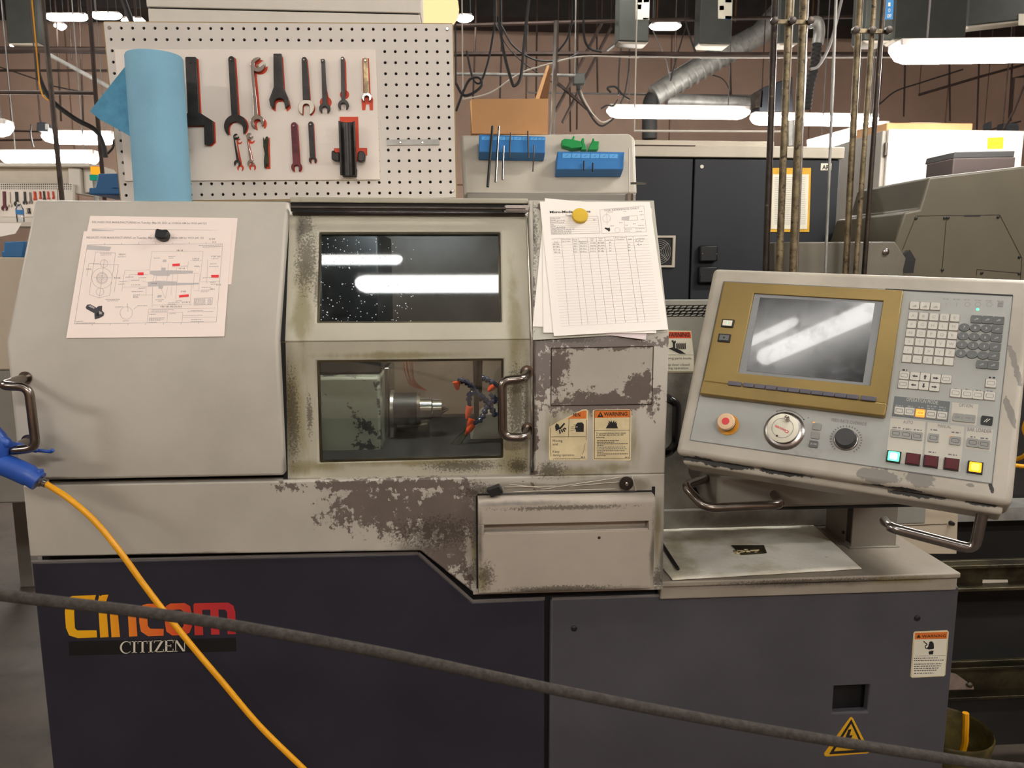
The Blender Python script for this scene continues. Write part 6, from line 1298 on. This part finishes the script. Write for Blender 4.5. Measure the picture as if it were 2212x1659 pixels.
# drooping cables
GL = 'drooping cables'
for pts, yy, r_, mt, lab in (
    ([(1068, 60), (1055, 130), (1038, 178), (1022, 170), (1012, 130), (1008, 110)], 4.4, .006, 'cable_black', 'black cable looping into a pale plug above the cardboard box'),
    ([(1078, 48), (1090, 120), (1105, 175), (1112, 185), (1125, 165), (1132, 95), (1136, 55), (1143, -5)], 4.2, .008, 'cable_black', 'thick black cord drooping in a deep V from an inline plug'),
    ([(1083, 55), (1110, 100), (1160, 130), (1220, 128), (1250, 115)], 5.2, .006, 'cable_black', 'slack cable under the brown pipe'),
    ([(1236, 45), (1225, 85), (1205, 112)], 4.6, .007, 'cable_black', 'short black cable curving down to the steel pole'),
    ([(1260, 45), (1263, 85), (1275, 105), (1300, 112)], 4.6, .007, 'cable_black', 'short black cable curving away from the steel pole'),
    ([(1000, 215), (1060, 200), (1120, 160), (1180, 140), (1260, 122), (1380, 125)], 4.8, .004, 'cable_white', 'thin pale wire sagging behind the cardboard flap'),
    ([(1072, 55), (1100, 105), (1150, 150), (1230, 200)], 5.4, .004, 'cable_black', 'thin wire slanting down behind the box flap'),
    ([(985, 180), (1000, 205), (1020, 202), (1040, 185), (1035, 168), (1015, 172), (1000, 200), (985, 240)], 3.6, .006, 'cable_black', 'coiled dark cable by the pegboard edge'),
    ([(1250, 183), (1252, 205), (1268, 235), (1285, 262), (1300, 272), (1318, 262), (1326, 255)], 6.0, .007, 'cable_black', 'black and white lead from the junction box to the fixture'),
    ([(1252, 190), (1262, 215), (1280, 245), (1300, 264), (1320, 258)], 6.05, .006, 'cable_white', 'white lead beside the black one, junction box to fixture'),
    ([(1342, 98), (1337, 150), (1336, 205)], 6.2, .006, 'cable_black', 'straight black drop cable under the grey bus box'),
    ([(1360, 98), (1358, 150), (1350, 200), (1340, 225)], 6.2, .006, 'cable_black', 'curved black drop cable under the grey bus box'),
    ([(1485, 45), (1460, 130), (1448, 175)], 7.0, .006, 'cable_black', 'thin cable slanting beside the round duct'), ([(1410, 65), (1435, 120), (1448, 170)], 7.2, .006, 'cable_grey', 'grey cable meeting the slanting thin cable'),
    ([(1480, 45), (1502, 112), (1515, 128)], 5.8, .007, 'cable_black', 'cable from the pipe down onto the round duct'), ([(1530, 160), (1560, 170), (1575, 195), (1578, 240)], 7.6, .005, 'cable_black', 'thin cable curling behind the lit fixture'),
    ([(1818, 0), (1795, 90), (1770, 140), (1750, 150)], 3.2, .006, 'cable_grey', 'grey cable running down to the flexible duct'), ([(1320, 200), (1312, 190), (1330, 188), (1345, 205), (1360, 215)], 6.2, .008, 'cable_black', 'black cable coiled on the fixture end'), ([(1298, 235), (1310, 228), (1325, 228), (1335, 215)], 6.2, .006, 'cable_black', 'small loop of cable beside the fixture end'),
    ([(68, 268), (66, 290), (72, 318)], 6.3, .006, 'cable_black', 'short cable hanging from the black junction box'), ([(246, 300), (244, 318), (232, 332)], 3.6, .005, 'cable_black', 'short cable curling at the pegboard edge'),
    ([(0, 145), (30, 155), (60, 165), (80, 172)], 6.8, .005, 'cable_black', 'thin dark cable drooping over the far wall'), ([(110, 185), (160, 195), (205, 200)], 6.8, .005, 'cable_black', 'thin wire sagging towards the slim dark pole')):
    run('drooping_cable', pts, yy, r_, mt, lab, 'cable', GL)
# junction boxes
def jb(name, q, y, d, mt, lab, cat='box', extra=None):
    fz = front(y); t_ = thing(name, lab, cat, fz.p(*fz.uv(*q[3]))); MB().prism(fz, fz.uvs(q), -d, 0, mt).build('casing', t_, .006)
    if extra: extra(t_, fz)
    c_ = fz.p(*fz.uv(q[0][0]+4, q[0][1])); MB().tube([c_+V((0, .03, -.01)), V((c_.x, c_.y+.03, RZ))], .005, 'pipe_brown', 5).build('hanger', t_)
    return t_
def knock(t_, fz): MB().lathe(fz.p(*fz.uv(1250, 184)), (0, 0, -1), [(0, .02), (.03, .016)], 'black', 8).build('cable_gland', t_)
jb('junction_box', [(1240, 158), (1264, 157), (1264, 181), (1239, 182)], 6.0, .06, 'busbox', 'small grey-green junction box on the thin conduit', extra=knock)
jb('junction_box', [(79, 264), (97, 264), (104, 274), (102, 284), (78, 282)], 6.2, .08, 'cabinet_dark', 'black junction box on the end of a far fixture', extra=lambda t_, fz: MB().prism(fz, fz.uvs([(99, 268), (105, 268), (106, 280), (99, 280)]), .0, .01, 'galv').build('lid', t_))
jb('junction_box', [(2168, 266), (2200, 266), (2202, 285), (2166, 285)], 6.3, .08, 'cabinet_dark', 'dark box against the wall above the white cabinet', extra=lambda t_, fz: MB().prism(fz, fz.uvs([(2130, 268), (2142, 262), (2142, 285), (2130, 285)]), -.04, 0, 'cabinet_dark').build('spigot', t_))
# grey bus plug boxes hanging from the ceiling
mat('label_blue', S(58, 130, 190), .6, var=.1); mat('label_green', S(120, 160, 80), .6); mat('label_pinkish', S(214, 150, 130), .6)
def bus(lab, q, y, stick):
    fz = front(y); t_ = thing('bus_plug_box', lab, 'box', fz.p(*fz.uv(*q[2])), 'grey bus plug boxes'); Q = fz.uvs(q)
    m = MB(); m.prism(fz, [(Q[0][0], RZ), (Q[1][0], RZ), Q[2], Q[3]], -.14, 0, 'busbox'); m.build('casing', t_, .008); m = MB(); m.prism(fz, [(Q[3][0]+.02, Q[3][1]-.015), (Q[2][0]-.02, Q[2][1]-.015), (Q[2][0], Q[2][1]), (Q[3][0], Q[3][1])], -.13, -.01, 'cabinet_cream'); m.build('bottom_glint', t_, .004)  # cream strip paints the light reflected at the box bottom
    m = MB()
    for qq, mt in stick: m.prism(fz, fz.uvs(qq), .0005, .003, mt)
    if stick: m.build('stickers', t_)
zc_ = zoomed(960, 0, 3.606); zd_ = zoomed(1400, 0, 3.607)
bus('grey-green bus box with a blue and white sticker, nearest the steel pole', [(1342, -60), (1404, -60), (1402, 90), (1336, 88)], 5.4, [(zc_([(1492, -30), (1598, -30), (1594, 155), (1490, 152)]), 'label_white'), (zc_([(1550, -30), (1596, -30), (1594, 18), (1550, 20)]), 'label_blue'), (zc_([(1495, 35), (1535, 35), (1532, 75), (1495, 72)]), 'label_green'), (zc_([(1545, 140), (1592, 140), (1590, 154), (1545, 153)]), 'label_blue'), (zc_([(1497, -20), (1540, -20), (1540, 22), (1497, 22)]), 'label_pinkish')])
bus('grey-green bus box behind the round duct, with a white sticker', [(1520, -60), (1582, -60), (1578, 95), (1510, 93)], 5.8, [(zd_([(545, -20), (655, -20), (652, 150), (545, 145)]), 'label_white'), (zd_([(600, -20), (652, -20), (650, 20), (600, 20)]), 'label_blue'), (zd_([(555, 45), (590, 45), (590, 80), (555, 80)]), 'label_pinkish'), (zd_([(600, 125), (650, 125), (650, 150), (600, 150)]), 'label_blue')])
bus('grey-green bus box behind the clamped conduits', [(1685, -60), (1730, -60), (1726, 92), (1682, 92)], 5.4, [])
bus('tall dark green bus box with a blue I and O switch label', [(1870, -60), (1930, -60), (1926, 86), (1866, 86)], 4.2, [([(1912, -20), (1931, -20), (1928, 42), (1910, 42)], 'label_blue')])
bus('wide olive bus box above the bright fixture', [(1934, -60), (2090, -60), (2086, 80), (1930, 84)], 5.2, [])
bus('dark bus box by the wall with a pale sticker', [(2092, -60), (2230, -60), (2230, 40), (2090, 55)], 5.6, [([(2200, 55), (2230, 55), (2230, 30), (2200, 30)], 'label_white')])
fz = front(4.2); m = MB()
for s_, v_ in (('I', 14), ('O', 27), ('OFF', 39)): a, b = fz.uvs([(1919-(4 if len(s_) > 1 else 2), v_), (1919+(5 if len(s_) > 1 else 3), v_)]); m.txt2(fz, s_, a, b, .018, .006, 'label_white', .02)
o = m.build('switch_lettering', [x for x in bpy.data.objects if x.name.startswith('bus_plug_box') and 'blue I' in x.get('label', '')][0])
bus('dark square bus box high above the far tool board', [(14, -60), (88, -60), (82, 92), (16, 92)], 6.8, [])
# round air duct
dk = thing('air_duct', 'round galvanised duct slanting down from the ceiling', 'duct', PY(1500, 150, 7.4))
m = MB(); P_ = [PY(1690, 20, 7.4), PY(1640, 75, 7.4), PY(1540, 128, 7.4), PY(1470, 170, 7.4), PY(1412, 208, 7.4)]; m.tube([P_[0], P_[1], P_[2], P_[3], P_[4]], .10, 'galv', 16); m.build('pipe_run', dk)
for k in range(14): t_ = .06+k*.07; c = P_[1].lerp(P_[4], t_); d_ = (P_[4]-P_[1]).normalized(); MB().lathe(c, d_, [(0, .102), (.012, .105), (.024, .102)], 'galv', 16).build('seam_ring', dk)
m = MB(); m.tube(smoothpath([PY(1412, 208, 7.4), PY(1404, 228, 7.4), PY(1403, 300, 7.4)], 5), .07, 'black_rubber', 12); m.build('flex_tail', dk); m = MB(); m.tube([PY(1440, 217, 7.5), PY(1560, 221, 7.5), PY(1660, 226, 7.5)], .06, 'galv', 12); m.build('branch', dk)
fd_ = thing('flexible_duct', 'silver elbow with a black flexible hose behind the conduits', 'duct', PY(1760, 60, 4.6))
m = MB(); m.tube(smoothpath([PY(1748, 50, 4.6), PY(1766, 48, 4.6), PY(1770, 70, 4.6), PY(1766, 95, 4.6)], 5), .032, 'galv', 14); m.build('elbow', fd_)
c_ = PY(1766, 50, 4.6); MB().tube([c_, V((c_.x, c_.y, RZ))], .006, 'pipe_brown', 5).build('hanger', fd_)
P_ = smoothpath([PY(1765, 92, 4.6), PY(1760, 140, 4.6), PY(1748, 190, 4.6), PY(1742, 235, 4.6)], 10); m = MB(); m.tube(P_, [.030 if k % 2 else .024 for k in range(len(P_))], 'black_rubber', 12); m.build('bellows', fd_)
run('corrugated_pipe', [(1708, 260), (1707, 316)], 4.4, .022, 'galv', 'short corrugated pale pipe on top of the dark cabinet', 'pipe')
jb('motor_unit', [(1645, 190), (1712, 165), (1714, 240), (1640, 240)], 6.9, .2, 'cabinet_dark', 'dark blue-green motor unit hung behind the conduits', 'motor', extra=lambda t_, fz: MB().prism(fz, fz.uvs([(1630, 200), (1648, 195), (1646, 232), (1632, 232)]), -.1, 0, 'dark_steel').build('motor_end', t_))
# far bright ceiling fixtures
for a, b, v, yy, lab in ((97, 190, 35, 9.0, 'pale ceiling fixture far off beyond the round pole'), (196, 262, 32, 9.2, 'pale ceiling fixture beside the slim pole, far off'), (264, 312, 44, 8.0, 'pale fixture just above the pegboard corner'), (118, 142, 55, 9.6, 'very small far fixture below the row of pale ones'), (24, 74, 98, 8.0, 'pale fixture under the dark square bus box'), (984, 1022, 37, 8.0, 'pale far fixture beside the amber lamp'), (1404, 1470, 55, 8.6, 'pale far fixture between two bus boxes')):
    lampfix(PY(a, v, yy), PY(b, v, yy), .12, .04, lab, 'lamp_far', 'small far ceiling fixtures', drop=1)
# warm lamp end above the pegboard
al = thing('amber_lamp', 'glowing fixture end with an amber cover above the pegboard', 'light', PY(940, 20, 2.6))
m = MB(); c = PY(945, 20, 2.6); m.lathe(c+V((-.10, 0, 0)), (1, 0, 0), [(0, .046), (.10, .048), (.15, .044), (.165, .025), (.168, .0)], 'lamp_amber', 20); m.build('cover', al); MB().tube([c+V((0, 0, .05)), V((c.x, c.y, RZ))], .005, 'pipe_brown', 5).build('hanger', al); m = MB(); m.wbox(c.x-.12, c.x+.05, 2.56, 2.64, c.z+.04, c.z+.07, 'fixture_white'); m.build('body', al, .004)

# far tool bench at the left ------------------------------------------------
yt = 4.3; ff = front(yt); ze = zoomed(0, 340, 6.379); E_ = lambda p: ff.uvs(ze(p))
cab = thing('wall_cabinet', 'white wall cabinet above the far tool board', 'cabinet', (ff.uv(0, 400)[0], yt, 1.9))
m = MB(); m.prism(ff, E_([(-500, 75), (1240, 75), (1240, 130), (-500, 120)]), -.3, .0, 'cabinet_white'); m.build('cornice', cab, .004)
m = MB(); m.prism(ff, E_([(-500, 120), (895, 120), (900, 350), (-500, 345)]), -.3, -.05, 'cabinet_cream'); m.build('door', cab, .004); m = MB(); m.prism(ff, E_([(895, 120), (1060, 140), (1080, 500), (905, 480)]), -.3, -.03, 'cabinet_white'); m.build('side', cab, .004)
m = MB(); m.prism(ff, E_([(1060, 100), (1260, 100), (1310, 420), (1085, 480)]), -.3, -.06, 'cabinet_white'); m.build('end_panel', cab, .004)
fpb = thing('pegboard', 'far white tool board with red and dark wrenches', 'pegboard', (ff.uv(0, 480)[0], yt, 1.5))
MB().prism(ff, E_([(-400, 350), (1010, 365), (1005, 490), (1005, 900), (-400, 900)]), -.03, 0, 'cabinet_white').build('board', fpb, .002)
m = MB()
for i in range(34):
    for j in range(3): c = E_([(20+i*29, 375+j*30)])[0]; m.flat(ff, arc(c[0], c[1], .0035, 0, 300, 5), .001, 'hole_dark')
m.build('peg_holes', fpb, kind='stuff')
m = MB(); m.prism(ff, E_([(20, 440), (790, 440), (810, 820), (20, 820)]), .001, .006, 'board_white'); m.build('white_sheet', fpb)
f6 = ff.up(.006)
GW = 'wrenches on the far tool board'
for i, (x, y0, y1, w, mt, lab, R_) in enumerate(((62, 470, 700, 17, 'tool_maroon', 'long rust-brown hooked wrench on the far board', 42), (130, 475, 660, 12, 'tool_pale', 'grey wrench beside the rust-brown one on the far board', 30), (232, 475, 640, 16, 'tool_black', 'dark forked wrench on the far board', 40), (345, 475, 625, 12, 'tool_black', 'slim black wrench on the far board', 30), (420, 480, 620, 10, 'steel', 'silver wrench on the far board', 26), (482, 470, 575, 13, 'tool_red', 'broad orange wrench on the far board', 22), (555, 470, 560, 8, 'tool_red', 'slim orange wrench on the far board', 16), (608, 465, 570, 8, 'tool_black', 'slim black wrench between orange ones on the far board', 16), (665, 470, 565, 8, 'tool_red', 'orange wrench beyond the slim black one on the far board', 16), (735, 470, 560, 9, 'tool_red', 'last orange wrench at the edge of the far board', 16), (368, 700, 765, 8, 'tool_pale', 'tiny grey wrench low on the far board', 14), (405, 700, 765, 8, 'tool_black', 'tiny dark wrench low on the far board', 14))):
    H_ = jaw((x+8, y1), 88, R_, R_*.45, R_*.7, w); Pw = H_+[(x-w, y0), (x+w, y0)]
    m = MB(); m.prism(ff, f6.uvs(ze(Pw)), .0065, .014, mt); tag(m.build('wrench'), lab, 'wrench', GW)
a_ = PY(205, 388, 4.0); sg = thing('signal_tower', 'red, amber and green signal light behind the blue cases', 'signal light', PY(205, 390, 4.0)); fz = front(4.0)
for q, mt in (([(1260, 130), (1335, 75), (1375, 75), (1380, 130)], 'beacon_red'), ([(1255, 132), (1378, 132), (1380, 235), (1262, 240)], 'beacon_amber'), ([(1264, 243), (1340, 240), (1345, 312), (1270, 318)], 'beacon_green')):
    a, b, c, d = fz.uvs(ze(q)); cx_ = (a[0]+c[0])/2; m = MB(); m.lathe(fz.p(cx_, min(c[1], d[1])), (0, 0, 1), [(0, .022), (abs(a[1]-d[1]), .022)], mt, 14); m.build('lens', sg)
MB().tube([(a_.x, 4.0, 0), (a_.x, 4.0, a_.z)], .012, 'galv', 8).build('stem', sg)
bnch = thing('work_bench', 'far cluttered bench below the white tool board', 'bench', (PY(0, 540, 3.9).x, 3.9, 0)); zb_ = PY(20, 560, 3.9).z
MB().wbox(-4.5, -2.0, 3.7, 4.25, zb_-.05, zb_, 'machine_grey').build('top', bnch, .004)
for x in (-4.4, -2.1): MB().wbox(x-.03, x+.03, 3.75, 3.81, 0, zb_-.05, 'machine_grey').build('leg', bnch)
fz = front(3.85); m = MB(); q = fz.uvs(ze([(-200, 905), (300, 905), (210, 1050), (-200, 1130)])); m.prism(fz, q, -.003, 0, 'paper'); tag(m.build('paper_sheet'), 'large white sheet propped up on the far bench', 'paper')
zs3 = PY(44, 482, 4.1).z; MB().wbox(-4.5, -2.0, 4.0, 4.22, zs3-.02, zs3, 'cabinet_cream').build('shelf', bnch)
b3 = PY(44, 470, 4.08); bt_ = thing('water_bottle', 'clear plastic bottle with a blue label on the far bench', 'bottle', (b3.x, 4.08, zs3)); hb = PY(44, 438, 4.08).z-zs3
MB().lathe((b3.x, 4.08, zs3), (0, 0, 1), [(0, .017), (hb*.7, .018), (hb*.86, .009), (hb*.95, .008)], 'bottle', 16).build('bottle_body', bt_); MB().lathe((b3.x, 4.08, zs3+hb*.42), (0, 0, 1), [(0, .0187), (hb*.22, .0187)], 'label_blue', 16).build('paper_label', bt_); MB().lathe((b3.x, 4.08, zs3+hb*.93), (0, 0, 1), [(0, .009), (.010, .009)], 'label_white', 12).build('cap', bt_)
fz = front(2.75); q = fz.uvs(ze([(10, 1290), (45, 1285), (50, 1160), (345, 1155), (310, 1380), (25, 1380)])); m = MB(); m.prism(fz, q, -.2, 0, 'toolbox_blue'); tag(m.build('tool_case', None, .004), 'stepped blue case standing on the pale machine', 'case')
# pale machine at the left edge
yl = 2.55; fl_ = front(yl); zt3 = fl_.uv(20, 556)[1]; zm = fl_.uv(20, 800)[1]; zl2 = fl_.uv(20, 1088)[1]
pm_ = thing('pale_machine', 'pale beige machine standing behind the lathe cover', 'machine', (-1.6, yl, 0))
MB().wbox(-2.6, -1.16, yl, yl+.7, zm, zt3, 'machine_pale').build('upper_cover', pm_, .006); MB().wbox(-2.6, -1.18, yl+.004, yl+.7, zl2, zm, 'machine_grey').build('lower_cover', pm_, .006); MB().wbox(-2.58, -2.32, yl+.1, yl+.65, 0, zl2, 'tray_black').build('plinth', pm_)

# things beyond the right end of the lathe
yq = 1.95
def beam(v0, v1, y, mt, lab):
    a = PY(2060, v0, y); b = PY(2060, v1, y); t_ = thing('channel_beam', lab, 'beam', (1.7, y, b.z), 'oily channels of the neighbour frame')
    MB().wbox(1.215, 3.2, y, y+.012, b.z, a.z, mt).build('web', t_, .002); MB().wbox(1.215, 3.2, y-.035, y, a.z-.010, a.z, mt).build('upper_flange', t_, .002); MB().wbox(1.215, 3.2, y-.035, y, b.z, b.z+.010, mt).build('lower_flange', t_, .002); return t_
b1 = beam(1212, 1268, 1.95, 'oily_steel', 'upper oily steel channel with a pale paint patch'); b2 = beam(1430, 1500, 2.05, 'oily_steel', 'lower oily green-stained steel channel')
fz = front(1.95-.001); MB().prism(fz, fz.uvs([(2122, 1252), (2176, 1252), (2178, 1268), (2120, 1270)]), .0, .002, 'off_white').build('paint_patch', b1)
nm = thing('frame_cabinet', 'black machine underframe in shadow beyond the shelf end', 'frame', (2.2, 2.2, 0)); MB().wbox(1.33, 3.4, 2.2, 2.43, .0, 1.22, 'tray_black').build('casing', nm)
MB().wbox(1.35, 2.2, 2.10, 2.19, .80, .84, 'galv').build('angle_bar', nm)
for x in (2.5, 3.1): MB().wbox(x, x+.05, 1.963, 2.02, 0, b1.location.z+.02, 'oily_steel').build('upright', b1)
for x in (2.4, 2.9): MB().wbox(x, x+.05, 2.063, 2.12, 0, b2.location.z+.02, 'oily_steel').build('upright', b2)
br = thing('corner_bracket', 'triangular steel bracket with a bolt at the lathe foot', 'bracket', PY(2060, 1488, 1.75)); fz = Fr(PY(2070, 1488, 1.75), (1, 0, 0), (0, .3, 1)); m = MB(); m.prism(fz, fz.uvs([(2050, 1452), (2066, 1456), (2103, 1483), (2104, 1489), (2050, 1490)]), -.006, 0, 'brushed'); m.build('plate', br); MB().lathe(fz.p(*fz.uv(2093, 1479)), fz.n, [(0, .007), (.006, .007), (.009, .003)], 'oily_steel', 10).build('bolt', br)
bc = PZ(2058, 1585, .36); bk = thing('bucket', 'oily yellowed bucket on the floor at the lathe end', 'bucket', (bc.x, bc.y+.02, 0))
m = MB(); m.lathe((bc.x, bc.y+.02, 0), (0, 0, 1), [(0, .085), (.34, .102), (.36, .106), (.366, .103), (.36, .099), (.02, .08), (.018, 0)], 'bucket', 32, cap=False); m.build('pail', bk)
m = MB(); m.tube(smoothpath([PY(2086, 1540, bc.y-.03), PY(2085, 1580, bc.y-.03), PY(2078, 1625, bc.y-.02), V((bc.x-.02, bc.y, .12)), V((bc.x, bc.y+.02, .03))], 6), .008, 'hose_yellow', 8); tag(m.build('drain_hose'), 'short yellow hose end hanging into the bucket', 'hose')
jg = thing('oil_jug', 'black plastic jug with white print standing by the bucket', 'jug', (bc.x-.2, bc.y+.26, 0)); fz = front(bc.y+.16); q = fz.uv(2050, 1590); m = MB(); m.wbox(1.045, 1.17, bc.y+.16, bc.y+.28, 0, .36, 'tray_black'); m.build('jug_body', jg, .02, 3); m = MB(); fz = front(bc.y+.159)
for k, (x0, x1, v) in enumerate(((2052, 2070, 1576), (2066, 2074, 1582), (2050, 2056, 1583))): a, b = fz.uvs([(x0, v), (x1, v-1)]); greek(m, fz, a, b, .004, .001, 'off_white', k)
m.build('print', jg)
m = MB(); m.tube(smoothpath([V((1.42, 1.7, RZ)), V((1.40, 1.68, 3.2)), V((1.34, 1.6, 2.0)), PY(2260, 840, 1.56), PY(2235, 880, 1.55), PY(2212, 925, 1.55), PY(2228, 960, 1.55), PY(2212, 985, 1.55), PY(2180, 1002, 1.6), PY(2260, 1020, 1.6), V((1.45, 1.65, 1.0)), V((1.6, 1.7, .6)), V((1.65, 1.7, .02))], 8), .0045, 'hose_yellow', 8); tag(m.build('air_hose'), 'coiled yellow hose hanging behind the control panel end', 'hose')
